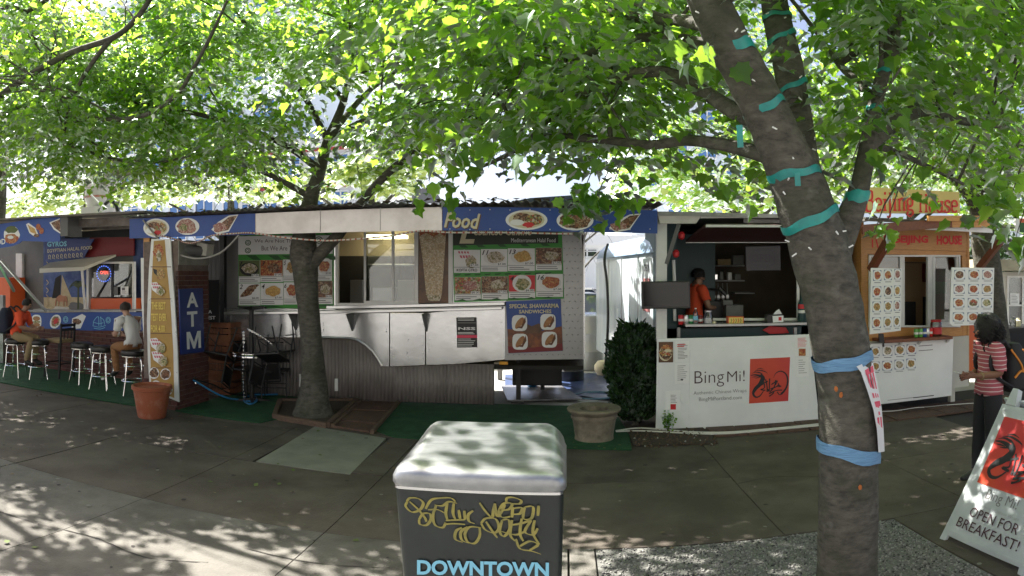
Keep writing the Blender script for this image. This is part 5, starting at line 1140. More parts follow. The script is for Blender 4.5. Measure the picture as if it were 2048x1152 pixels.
# counter
m = MB(); a, b = W(1371, 654, BY+.02), W(1614, 650, BY+.02); m.hexa([a, a+Vector((0, 0, .035)), b+Vector((0, 0, .035)), b, a+Vector((0, .3, 0)), a+Vector((0, .3, .035)), b+Vector((0, .3, .035)), b+Vector((0, .3, 0))]); obj('serving_shelf', m, M['steel'], bm, bevel=.004)
for x in (1357, 1590):
    m = MB(); m.bar(W(x, 655, BY+.15), W(x, 685, BY+.15), .04); obj('shelf_bracket', m, M['galv'], bm)
m = MB(); pslab(PF(BY+.26), [(1525, 660), (1540, 668), (1578, 666), (1572, 655), (1540, 652)], -.01, .0, m); obj('red_sticker', m, M['red'], bm)
# inside the stall
def ins(nm, x0, x1, y0, y1, Y, mt, dep=.3, bev=.01, par=None):
    return obj(nm, slab(PF(Y), x0, y0, x1, y1, -dep, 0), M[mt] if isinstance(mt, str) else mt, par or bm, bevel=bev)
ins('inner_shelf', 1405, 1490, 560, 563, 9.7, 'steel'); ins('inner_shelf', 1405, 1490, 530, 533, 9.8, 'steel'); ins('inner_shelf', 1470, 1510, 585, 588, 9.6, 'steel')
for a in ((1412, 1422, 545, 560), (1426, 1436, 548, 560), (1440, 1447, 543, 560), (1456, 1464, 545, 560), (1470, 1482, 548, 560)): ins('container', *a, 9.6, rnd.choice(('steel', 'greywall', 'white', 'chrome')), .08)
for a in ((1410, 1430, 512, 530), (1436, 1462, 518, 530), (1466, 1488, 510, 530)): ins('carton', *a, 9.7, rnd.choice(('tan', 'greywall', 'khaki')), .1)
ins('appliance', 1410, 1450, 602, 650, 9.2, 'black'); ins('appliance', 1452, 1487, 610, 650, 9.0, 'greywall'); ins('appliance', 1446, 1466, 600, 612, 9.1, 'greywall', .1)
m = MB()
for k in range(5): m.tube([W(1418+k*9, 566, 9.5), W(1419+k*9, 590, 9.45)], .006, 5); m.ellipsoid(W(1419+k*9, 594, 9.45), (.03, .01, .045), 8, 5)
obj('ladles', m, M['steel'], bm)
m = MB(); m.tube([W(1420, 578, 9.3), W(1446, 582, 9.3)], .02, 6); m.tube([W(1438, 575, 9.3), W(1452, 590, 9.3)], .03, 6); obj('pan_handles', m, M['black'], bm)
# unlit OPEN sign
os_ = thing('open_sign', 'unlit dark OPEN sign board hanging in the wrap stall hatch', 'sign', W(1527, 540, 8.7)); fo = PF(8.7)
obj('sign_panel', pslab(fo, [(1491, 493), (1493, 542), (1562, 541), (1561, 491)], -.04, 0), mat('sign_dim', (.035, .03, .04), .4), os_, bevel=.006)
p = Print(fo, .003); pts = [(1527+28*math.cos(t*.2618), 516+18*math.sin(t*.2618)) for t in range(25)]; p.rib(pts, 1.2, M['purple']); p.text('OPEN', 1504, 508, 1550, 524, M['purple'], -.005); p.build('lettering', os_)
# television
tv = thing('wall_screen', 'black flat screen mounted on the left post of the wrap stall', 'television', W(1330, 618, BY-.15)); ft = PF(BY-.15)
obj('casing', pslab(ft, [(1283, 563), (1284, 618), (1381, 617), (1380, 562)], -.06, 0), M['blackplastic'], tv, bevel=.008)
obj('screen', pslab(ft, [(1286, 566), (1287, 613), (1378, 612), (1377, 565)], .001, .003), mat('screen_off', (.006, .005, .006), .12), tv)
m = MB(); m.bar(W(1326, 592, BY-.08), W(1326, 592, BY+.03), .08); obj('mount', m, M['black'], tv)
# things on the counter
CYY = BY+.14
def can(px, py, Y, h, r, mt, lab, nm='drink_can', grp='cans and bottles on the wrap stall counter', par_z=None):
    c = W(px, py, Y); t = thing(nm, lab, 'can', c, grp)
    m = MB(); m.lathe([(r*.8, 0), (r, .008), (r, h*.9), (r*.8, h)], c, 14); obj('body', m, mt, t, smooth=True)
    m = MB(); m.lathe([(r*.78, h+.001), (r*.74, h-.004), (0, h-.004)], c, 14); obj('lid', m, M['alu'], t, smooth=True)
    m = MB(); m.lathe([(r*1.01, h*.35), (r*1.01, h*.6)], c, 14); obj('label_band', m, M['white'], t, smooth=True); return t
cz = 649
can(1361.5, cz, CYY, .125, .034, M['red'], 'red soda can, leftmost on the wrap stall counter'); can(1372, cz, CYY, .125, .034, M['alu'], 'silver soda can between the red and the green can'); can(1382, cz, CYY, .125, .034, mat('green_soda', (.02, .22, .07), .3), 'green soda can on the wrap stall counter')
can(1400, cz, CYY+.03, .12, .034, M['redwall'], 'dark red soda can between bottle and jar')
def bottle(px, py, Y, lab):
    c = W(px, py, Y); t = thing('water_bottle', lab, 'bottle', c, 'cans and bottles on the wrap stall counter')
    m = MB(); m.lathe([(.03, 0), (.034, .01), (.034, .13), (.03, .16), (.014, .19), (.013, .2)], c, 14); obj('body', m, M['clear'], t, smooth=True)
    m = MB(); m.lathe([(.015, .2), (.015, .215), (0, .216)], c, 10); obj('cap', m, M['white'], t)
    m = MB(); m.lathe([(.0345, .06), (.0345, .11)], c, 14); obj('label_band', m, M['lblue'], t, smooth=True)
bottle(1391, cz, CYY-.03, 'clear water bottle with white cap on the wrap stall counter')
c = W(1416, cz, CYY+.02); t = thing('glass_jar', 'wide clear tip jar next to the cans on the wrap stall counter', 'jar', c)
m = MB(); m.lathe([(.06, 0), (.065, .02), (.065, .12), (.05, .15), (.05, .17)], c, 18); obj('body', m, M['clear'], t, smooth=True); m = MB(); m.lathe([(.053, .165), (.053, .185), (0, .187)], c, 18); obj('lid', m, M['steel'], t, smooth=True)
m = MB(); m.lathe([(.05, .012), (.055, .06), (0, .065)], c, 14); obj('contents', m, M['paper'], t)
m = MB(); m.ellipsoid(W(1428, 646, CYY), (.03, .03, .03), 10, 6); tag(obj('cream_cup', m, M['cream'], smooth=True), 'small cream cup beside the tip jar', 'cup')
bxn = thing('candy_box', 'orange and yellow box of mints on the wrap stall counter', 'box', W(1472, 650, CYY)); fb_ = PF(CYY-.05)
obj('carton', slab(fb_, 1456, 633, 1488, 650, -.1, 0), M['orange'], bxn, bevel=.003)
p = Print(fb_, .002); p.rect(1458, 635, 1486, 648, M['ylet']); [p.rib([(1462+i*4.6, 637), (1463.5+i*4.6, 641), (1461.5+i*4.6, 646)], 1.6, M['orange'] if i % 2 else M['gold']) for i in range(5)]; p.build('box_print', bxn)
nh = thing('napkin_holder', 'black napkin holder with white front and napkin on the wrap stall counter', 'napkin holder', W(1557, 648, CYY)); fn = PF(CYY-.06)
obj('casing', pslab(fn, [(1535, 629), (1535, 649), (1568, 648), (1568, 630)], -.14, -.004), M['blackplastic'], nh, bevel=.004)
p = Print(fn, .0); p.poly([(1545, 632), (1546, 645), (1567, 644), (1567, 631)], M['paper']); p.rect(1557, 634, 1563, 641, M['red']); p.build('face_card', nh)
m = MB(); m.hexa([W(1546, 629, CYY), W(1552, 622, CYY), W(1558, 618, CYY), W(1564, 628, CYY)]+[W(a_, b_, CYY+.05) for a_, b_ in ((1546, 629), (1552, 624), (1558, 620), (1564, 628))]); obj('napkin', m, M['paper'], nh)
# red lights on the hatch
for x, y, lab in ((1363, 473, 'upper small red lamp beside the wrap stall hatch'), (1352, 509, 'lower small red lamp beside the wrap stall hatch')):
    m = MB(); m.lathe([(.018, 0), (.04, .02), (.045, .07), (.02, .1), (0, .1)], W(x, y+6, BY+.1), 12); tag(obj('red_lamp', m, M['red'], smooth=True), lab, 'lamp', 'red lamps beside the hatch')
# extinguisher on the right of the opening
fx = thing('fire_extinguisher', 'dark cylinder with red and white labels right of the hatch', 'cylinder', W(1603, 650, BY+.22)); c = W(1603, 652, BY+.22)
m = MB(); m.lathe([(.045, 0), (.05, .02), (.05, .3), (.03, .36), (.015, .38)], c, 14); obj('body', m, M['teal'], fx, smooth=True)
m = MB(); m.lathe([(.051, .24), (.051, .3)], c, 14); obj('label_band', m, M['red'], fx); m = MB(); m.lathe([(.0515, .18), (.0515, .22)], c, 14); obj('label_band', m, M['white'], fx)
# hoses on the ground under the panel
for k, (dy, lab) in enumerate(((0, 'upper white hose lying along the foot of the white front panel'), (5, 'lower white hose lying along the foot of the white front panel'))):
    cable('white_hose', [G(1232, 862+dy*.3, .02), G(1270, 857+dy, .02), G(1310, 858+dy, .025), G(1380, 864+dy*.6, .02), G(1450, 865+dy*.5, .03), G(1540, 858+dy*.4, .03), G(1640, 848+dy*.6, .03), G(1740, 838+dy, .03)], .013, M['rope'], lab, 'hose', group='white hoses')
cable('white_hose', [G(1745, 824, .02), G(1790, 822, .02), G(1830, 816, .02), G(1860, 814, .02), G(1900, 810, .02), G(1960, 806, .02)], .011, M['rope'], 'white hose on the ground below the wooden shed panel', 'hose', group='white hoses')

# ================================================================== wooden shed
HY = 8.3
hs = thing('wooden_shed', 'varnished wooden kitchen shed with red painted name over its window', 'shed', (5.0, 9.3, 0))
X0, X1 = XY(1727, HY), XY(1934, HY)
zr = W(1830, 470, HY).z
f = PF(HY); zz = PF(HY, 1700, 370, 5.885); zw = PF(HY, 1690, 490, 3.387)
ztop_ = zz.p(800, 545).z; zb = zz.p(800, 768).z; zwt = zz.p(760, 822).z
m = MB(); m.box(X0, X1, HY, HY+.06, zb+.004, ztop_+.06); obj('name_board', m, M['wood'], hs)
m = MB(); m.box(X0, X1, HY+.006, HY+.06, zwt, zb); obj('wall_board', m, M['wood'], hs)
xw0, xw1 = zw.p(160, 300).x, zz.p(1320, 900).x; zwb = zw.p(400, 556).z
m = MB(); m.box(X0, xw0-.004, HY+.002, HY+.06, .5, zwt-.004); obj('wall_board', m, M['wood'], hs)
m = MB(); m.box(xw1+.004, X1, HY+.002, HY+.06, .5, zwt-.004); obj('wall_board', m, M['wood'], hs)
m = MB(); m.box(xw0, xw1, HY+.003, HY+.06, .5, zwb-.004); obj('wall_board', m, M['wood'], hs)
for xa, xb in ((X0-.04, X0), (X1, X1+.04)):
    m = MB(); m.box(xa, xb, HY-.01, 10.6, .3, ztop_+.1); obj('side_wall', m, M['wood'], hs)
m = MB(); m.box(X0, X1, 9.55, 9.6, .3, ztop_+.1); obj('inner_wall', m, mat('shed_inside', (.66, .48, .29), .7, c2=(.58, .41, .24), ns=2), hs)
m = MB(); m.box(X0, X1, HY+.07, 9.55, ztop_+.02, ztop_+.06); obj('ceiling_board', m, M['white'], hs)
m = MB(); m.box(X0, X1, HY+.06, 10.6, .4, .48); obj('floor_pan', m, M['dark'], hs)
p = Print(zz, .004); [p.rib(q, 16, M['redink']) for q in ([(262, 640), (266, 738)], [(305, 640), (330, 740), (365, 735), (385, 640)], [(372, 605), (445, 598)], [(408, 600), (412, 735)], [(455, 735), (460, 660), (485, 735)])]; p.build('lettering', hs)
p = Print(zz, .004); p.text('BEIJING', 528, 592, 918, 708, M['redink'], .05); p.text('HOUSE', 1018, 594, 1316, 704, M['redink'], .05); p.build('lettering', hs)
# window
wf = obj('window', frame_rect(zw, 158, 68, 775, 556, 12, -.05, .03), M['white'], hs)
for x0, x1, d in ((370, 400, .02), (555, 585, .025), (590, 608, .015), (752, 770, .012)):
    obj('stile', slab(zw, x0, 80, x1, 545, -.03, d), M['white'], wf)
obj('pane', slab(zw, 172, 82, 369, 544, -.02, -.015), M['glass'], wf); obj('pane', slab(zw, 609, 84, 751, 520, -.02, -.015), M['glassd'], wf)
obj('rail', slab(zw, 609, 520, 751, 544, -.03, .012), M['white'], wf)
obj('sign_bar', slab(PF(HY+.6, 1690, 490, 3.387), 392, 82, 560, 112, -.03, 0), M['wood'], hs); obj('curtain_rail', slab(PF(HY+.55, 1690, 490, 3.387), 392, 118, 560, 123, -.03, 0), M['blackplastic'], hs)
for nm_, a in dict(red_cloth=(530, 560, 125, 250, 9.45, 'redwall'), cooker=(400, 480, 385, 560, 9.1, 'black'), shelf_box=(535, 600, 350, 560, 9.3, 'dark'), menu_card=(610, 690, 165, 320, 8.9, 'redwall'), green_box=(612, 690, 250, 330, 8.85, 'gi')).items():
    obj(nm_, slab(PF(a[4], 1690, 490, 3.387), a[0], a[2], a[1], a[3], -.05 if 'c' == nm_[0] else -.04, 0), M[a[5]], hs)
# roof of shingles, fascia, soffit
ro = obj('roof', MB().hexa([(X0-.35, 7.55, 2.70), (X0-.35, 7.55, 2.73), (X1+.35, 7.55, 2.73), (X1+.35, 7.55, 2.70), (X0-.35, 11, 3.05), (X0-.35, 11, 3.08), (X1+.35, 11, 3.08), (X1+.35, 11, 3.05)]), M['shingle'], hs)
for r_ in range(9):
    for i in range(14):
        xa = X0-.35+(X1-X0+.7)*i/14; y_ = 7.53+r_*.19; z_ = 2.735+(y_-7.55)*.1014
        m = MB(); m.hexa([(xa+.004, y_, z_+.001), (xa+.004, y_, z_+.016), (xa+(X1-X0+.7)/14-.004, y_, z_+.016), (xa+(X1-X0+.7)/14-.004, y_, z_+.001), (xa+.004, y_+.2, z_+.0215), (xa+.004, y_+.2, z_+.0225), (xa+(X1-X0+.7)/14-.004, y_+.2, z_+.0225), (xa+(X1-X0+.7)/14-.004, y_+.2, z_+.0215)])
        obj('shingle', m, M['shingle'], ro)
m = MB(); a, b = W(1724, 459, 7.5), W(1902, 446, 7.5); m.bar(a, b, .05, .12); obj('fascia_board', m, M['woodd'], hs)
m = MB(); a, b = W(1855, 437, 7.42), W(1975, 437, 7.42); m.bar(a, b, .04, .075); obj('fascia_board', m, M['wood'], hs)
m = MB(); a, b = W(1902, 448, 7.5), W(1978, 448, 7.5); m.bar(a, b, .05, .1); obj('fascia_board', m, M['wood'], hs)
m = MB(); m.hexa([W(1850, 459, 7.6), W(1985, 466, 7.6), W(1985, 452, 7.6), W(1905, 452, 7.6), W(1850, 461, 8.1), W(1970, 463, 8.1), W(1970, 456, 8.1), W(1905, 456, 8.1)]); obj('soffit', m, M['panelwhite'], hs)
for (xa, ya, xb, yb, Y0_, Y1_) in ((1793, 452, 1742, 540, 7.55, 8.0), (2008, 474, 1958, 536, 7.55, 7.95)):
    m = MB(); m.bar(W(xa, ya, Y0_), W(xb, yb, Y1_), .1, .09); obj('brace', m, M['woodd'], hs)
# roof sign
rs = thing('roof_sign', 'pale yellow roof sign with red name lettering above the wooden shed', 'sign', W(1830, 428, 8.0)); fr_ = PF(8.0, 1700, 370, 5.885)
obj('sign_panel', pslab(fr_, [(120, 20), (120, 330), (700, 335), (1300, 330), (1285, 85), (700, 50)], -.04, 0), M['signyel'], rs)
SL = {  # slab-lettered strokes on a 6 x 10 grid, x-height 6
 'B': ([[(1, 0), (1, 10)], [(1, 10), (4, 10), (4.6, 9), (4.6, 6.6), (3.6, 5.4), (1, 5.4)], [(3.6, 5.4), (5, 4.4), (5, 1.2), (4, 0), (1, 0)]], [(0, 0), (0, 10)], 6),
 'H': ([[(1, 0), (1, 10)], [(5, 0), (5, 10)], [(1, 5), (5, 5)]], [(0, 0), (0, 10), (4, 0), (4, 10)], 6.6),
 'e': ([[(.6, 3.4), (4.2, 3.4), (4, 5.4), (2.6, 6.4), (1, 5.6), (.6, 3.4), (1, .9), (2.6, 0), (4.2, 1)]], [], 5),
 'i': ([[(1.6, 0), (1.6, 6.2)], [(1.6, 8.2), (1.6, 9.6)]], [(.6, 0), (.4, 6.2)], 3.2), 'j': ([[(1.6, 6.2), (1.6, -2), (.6, -3), (-.4, -2.6)], [(1.6, 8.2), (1.6, 9.6)]], [(.4, 6.2)], 3),
 'n': ([[(1.2, 0), (1.2, 6.2)], [(1.2, 5), (2.6, 6.3), (4, 5.6), (4.2, 4), (4.2, 0)]], [(.2, 0), (3.2, 0), (.0, 6.2)], 5.4),
 'g': ([[(2.4, 6.3), (.9, 5.4), (.9, 3.2), (2.4, 2.3), (3.8, 3.2), (3.8, 5.4), (2.4, 6.3)], [(1.2, 2.3), (1.1, .8), (3.6, .4), (4.2, -1.2), (2.6, -2.6), (.8, -1.8), (1, -.2)]], [], 5),
 'o': ([[(2.5, 6.3), (.9, 5), (.9, 1.2), (2.5, 0), (4.1, 1.2), (4.1, 5), (2.5, 6.3)]], [], 5.2),
 'u': ([[(1.1, 6.2), (1.1, 1.2), (2.4, 0), (4, 1)], [(4.1, 6.2), (4.1, 0)]], [(0, 6.2), (3, 6.2), (3.8, 0)], 5.4),
 's': ([[(4, 5), (3.6, 6.2), (2, 6.3), (.9, 5.2), (1.6, 3.7), (3.6, 2.7), (4, 1.2), (2.8, 0), (1, .2), (.7, 1.5)]], [], 5)}
def slabword(fr, parent, word, x0, x1, ybase, h, m, wt=1.25):
    tot = sum(SL[c][2] for c in word); k = (x1-x0)/tot; v = h/10; x = x0
    p = Print(fr, .003)
    for c in word:
        st_, se, w = SL[c]
        for s_ in st_:
            q = [(x+a*k, ybase-b*v) for a, b in s_]
            q = sp2(q, 4) if len(q) > 3 else q
            p.rib(q, wt*k, m)
        for a, b in se: p.rect(x+a*k-.1*k, ybase-b*v-(0 if b > 0 else .8*v), x+(a+2.1)*k, ybase-b*v+(.8*v if b > 0 else 0), m)
        x += w*k
    p.build('lettering', parent)
slabword(fr_, rs, 'Beijing', 175, 745, 308, 235, M['redink']); slabword(fr_, rs, 'House', 812, 1265, 322, 215, M['redink'])
# counter shelf
m = MB(); a, b = zw.p(300, 612), zw.p(800, 585); zsh = W(1830, 676, 7.95).z
m.box(W(1770, 680, 7.9).x, XY(1906, 7.9), 7.9, HY-.002, zsh-.045, zsh); obj('serving_shelf', m, M['woodd'], hs, bevel=.006)
for x in (1800, 1838, 1895):
    m = MB(); xx = XY(x, 8.0); m.prism([(xx, HY-.004, zsh-.05), (xx, HY-.004, zsh-.3), (xx, 7.97, zsh-.05)], (.04, 0, 0)); obj('shelf_bracket', m, M['white'], hs)
m = MB(); m.box(XY(1720, 8.2), X1, HY-.05, HY-.006, .25, zsh-.05); obj('lower_cladding', m, M['pale'], hs)
# lower white panel
lp = thing('dish_sign', 'white lower panel with eight dish photos below the wooden shed shelf', 'sign panel', W(1820, 800, 8.05)); zl = PF(8.05, 1690, 490, 3.387)
obj('panel_sheet', pslab(zl, [(155, 690), (180, 670), (735, 630), (722, 1020), (225, 1080), (160, 1080)], -.025, 0), M['panelwhite'], lp)
mat('dish_corner', (.16, .2, .3), .5)
def dish(fr, parent, x0, y0, x1, y1, fd, d=.003, blue=True):
    o = obj('dish_photo', slab(fr, x0, y0, x1, y1, 0, d), MC['dish_corner'] if blue else M['greywall'], parent); p = Print(fr, d+.0015)
    cx, cy = (x0+x1)/2, (y0+y1)/2; p.ell(cx, cy, (x1-x0)*.5, (y1-y0)*.49, M['paper'], sq=.6); p.ell(cx, cy, (x1-x0)*.38, (y1-y0)*.37, FD[fd], wob=.12)
    p.rect(x0+(x1-x0)*.12, y1+(y1-y0)*.14, x1-(x1-x0)*.12, y1+(y1-y0)*.19, M['ink']); p.build('dish_print', o)
dl = [1, 6, 1, 0, 1, 0, 6, 1]
for i, (x0, y0, x1, y1) in enumerate(((178, 690, 233, 752), (255, 682, 320, 750), (337, 678, 402, 745), (417, 673, 481, 738), (180, 790, 234, 852), (253, 785, 318, 850), (335, 777, 399, 843), (415, 770, 478, 835))): dish(zl, lp, x0, y0, x1, y1, dl[i])
p = Print(zl, .003); p.lines(498, 682, 596, 2, 32, 5, M['greyink'], .05, -.08); p.lines(288, 1050, 600, 1, 5, 3, M['greyink'], 0, -.11); p.lines(460, 1032, 600, 1, 5, 5, M['ink'], 0, -.11); p.build('fine_print', lp)
# two menu boards
ml = thing('dish_menu_board', 'left white menu board of twelve dish photos at the wooden shed', 'menu board', W(1770, 665, 7.75), 'dish menu boards'); zm = PF(7.75, 1690, 490, 3.387)
obj('panel_sheet', pslab(zm, [(178, 155), (168, 605), (378, 580), (385, 160)], -.02, 0), M['paper'], ml)
cs = [(190, 246, 264, 318, 333, 378), (187, 245, 264, 318, 333, 375), (186, 243, 264, 316, 331, 373), (184, 243, 262, 314, 330, 370)]; rows = [(170, 243, 168, 236), (280, 353, 276, 348), (383, 455, 375, 446), (490, 562, 482, 548)]
ft_ = [0, 0, 7, 0, 3, 1, 1, 1, 7, 0, 1, 1]
for r_ in range(4):
    for c_ in range(3): dish(zm, ml, cs[r_][c_*2], rows[r_][0]-c_*3, cs[r_][c_*2+1], rows[r_][1]-c_*5, ft_[r_*3+c_])
obj('clamp', pslab(PF(7.72, 1690, 490, 3.387), [(230, 600), (232, 660), (258, 665), (258, 690), (266, 690), (266, 645), (262, 600)], -.02, 0), M['black'], ml)
mr = thing('dish_menu_board', 'right white menu board of twelve dish photos beside the woman', 'menu board', W(1945, 648, 7.65), 'dish menu boards'); zr_ = PF(7.65, 1640, 360, 2.304)
obj('panel_sheet', pslab(zr_, [(607, 403), (598, 660), (612, 672), (797, 665), (803, 405)], -.02, 0), M['paper'], mr)
ft2 = [3, 0, 7, 7, 0, 1, 0, 4, 2, 0, 0, 4]
for r_, (ya, yb) in enumerate(((414, 458), (480, 524), (544, 587), (610, 652))):
    for c_, (xa, xb) in enumerate(((618, 668), (685, 733), (748, 795))): dish(zr_, mr, xa-r_*2, ya, xb-r_*1.5, yb, ft2[r_*3+c_])
# cans and jar on the wooden shelf
csy = 8.02; gp = 'drink cans on the wooden shelf'
def pyz(px, z, Y): return CY-F*math.atan((z-H)*math.cos(az(px))/Y)
for px, mt, lab in ((1832, M['gi'], 'green soda can, leftmost on the wooden shed shelf'), (1841, M['gi'], 'green soda can, second on the wooden shed shelf'), (1849, M['blue'], 'blue soda can in the row on the wooden shed shelf'), (1855, M['alu'], 'silver soda can in the row on the wooden shed shelf'), (1861, M['red'], 'red soda can next to the plastic jar')):
    t_ = can(px, pyz(px, zsh+.001, csy), csy, .125, .034, mt, lab, grp=gp)
c = W(1872, 600, csy+.05); c.z = zsh; jr = thing('plastic_jar', 'clear plastic jar with red lid and red label on the wooden shelf', 'jar', c)
m = MB(); m.lathe([(.075, 0), (.085, .015), (.085, .19), (.07, .21)], c, 20); obj('body', m, M['clear'], jr, smooth=True); m = MB(); m.lathe([(.08, .21), (.08, .24), (0, .242)], c, 20); obj('lid', m, M['red'], jr, smooth=True); m = MB(); m.lathe([(.0865, .03), (.0865, .13)], c, 20); obj('label_band', m, M['red'], jr, smooth=True)
# red door panel right of the shed's lower wall and a bench-like leg
m = MB(); m.box(XY(1930, HY), XY(1962, HY), HY+.02, HY+.08, .45, 1.35); tag(obj('red_door', m, M['orange']), 'orange red door leaf right of the white lower cladding behind the woman', 'door')
for x in (1745, 1905):
    m = MB(); m.bar((XY(x, 8.3), 8.33, 0), (XY(x, 8.3), 8.33, .3), .08); obj('pier', m, M['pale'], hs)
# ================================================================== right edge: booth, table
bo = thing('white_booth', 'pale booth with a white sash window at the right edge behind the trees', 'booth', (8.6, 11.2, 0)); YB = 10.8; zb_ = PF(YB, 1960, 380, 3.602)
xa, xb = XY(1990, YB), XY(2140, YB)
m = MB(); m.box(xa, xb, YB, YB+.08, 0, zb_.p(200, 590).z); obj('wall', m, M['pale'], bo)
m = MB(); m.box(xa-.6, xb, YB-.35, YB+2, zb_.p(200, 580).z, zb_.p(200, 505).z); obj('roof_fascia', m, mat('roof_cream', (.42, .38, .28), .7, c2=(.34, .3, .22), ns=5), bo)
w1 = obj('window', frame_rect(zb_, 190, 618, 310, 975, 12, 0, .03), M['white'], bo); obj('meeting_rail', slab(zb_, 202, 825, 298, 836, 0, .026), M['white'], w1)
obj('pane', slab(zb_, 202, 630, 298, 825, .005, .01), M['glassd'], w1); obj('pane', slab(zb_, 202, 836, 298, 963, .005, .01), M['glassd'], w1); obj('curtain', slab(zb_, 202, 838, 298, 960, .001, .003), M['cyanw'], w1)
p = Print(zb_, .014); p.rect(215, 745, 280, 825, M['paper']); p.lines(222, 755, 272, 6, 11, 3, M['greyink']); p.build('notice', w1)
tb_ = thing('side_table', 'black covered table with jars at the right edge', 'table', (7.6, 9.3, 0)); m = MB(); m.box(XY(2016, 9.2), XY(2120, 9.2), 9.2, 9.9, .98, 1.02); obj('table_top', m, M['black'], tb_)
for x in (2020, 2100):
    m = MB(); m.bar((XY(x, 9.25), 9.25, 0), (XY(x, 9.25), 9.25, .98), .05); obj('leg', m, M['black'], tb_)
m = MB(); m.box(XY(2018, 9.22), XY(2120, 9.22), 9.22, 9.24, .4, .98); obj('cloth', m, M['backcl'], tb_)
for px, mt, h, lab in ((2026, M['clear'], .2, 'clear jar on the black table at the right edge'), (2036, M['cream'], .16, 'cream bottle on the black table at the right edge')):
    c = W(px, 600, 9.45); c.z = 1.021; m = MB(); m.lathe([(.05, 0), (.06, .02), (.06, h*.7), (.03, h*.85), (.03, h), (0, h)], c, 14); tag(obj('condiment_jar', m, mt, smooth=True), lab, 'jar', 'jars on the black table')
pn = thing('pennant_sign', 'green, white and orange hanging sign at the right edge', 'sign', W(2035, 470, 8.6)); z3 = PF(8.6, 1960, 380, 3.602)
for nm_, a_, mt in (('white_stripe', (255, 205, 285, 305), M['paper']), ('green_panel', (285, 236, 420, 305), M['greend']), ('orange_panel', (285, 205, 420, 235), M['orange'])): obj(nm_, slab(z3, *a_, -.02, 0), mt, pn)
# ================================================================== trees
half = [(0, 0), (.22, -.07), (.33, .10), (.53, .23), (.42, .38), (.44, .6), (.2, .64)]
LV = half+[(0, 1.0)]+[(-x, y) for x, y in half[:0:-1]]
leaf_v = np.array([(x, y, abs(x)*.36-.26*y*y) for x, y in LV]+[(0, .34, -.03)], float)
NL = len(LV); leaf_f = [(i, (i+1) % NL, NL) for i in range(NL)]
far_v = np.array([(0, 0, 0), (.5, .15, .1), (.38, .7, .05), (0, 1, -.1), (-.4, .65, .05), (-.5, .2, .1)], float); far_f = [(0, 1, 2), (0, 2, 3), (0, 3, 4), (0, 4, 5)]
def proj(P):
    P = np.asarray(P); a = np.arctan2(P[..., 0], P[..., 1]); r = np.hypot(P[..., 0], P[..., 1]); return CX+F*a, CY-F*np.arctan2(P[..., 2]-H, r)
LOWX = [-400, 0, 150, 260, 420, 560, 640, 800, 860, 900, 1000, 1060, 1130, 1165, 1300, 1330, 1560, 1690, 1760, 1900, 1945, 2048, 2400]
LOWY = [430, 425, 425, 405, 395, 392, 390, 382, 350, 338, 332, 325, 335, 395, 402, 412, 415, 385, 372, 378, 440, 455, 460]
def frames(d, up_tilt, n):
    """leaf frames: tip direction d (n,3), blade facing mostly up"""
    d = d/np.linalg.norm(d, axis=1, keepdims=True)
    up = np.stack([nrng.normal(0, up_tilt, n), nrng.normal(0, up_tilt, n), np.ones(n)], -1)
    x = np.cross(d, up); x /= np.linalg.norm(x, axis=1, keepdims=True)+1e-9; z = np.cross(x, d)
    return np.stack([x, d, z], -1)
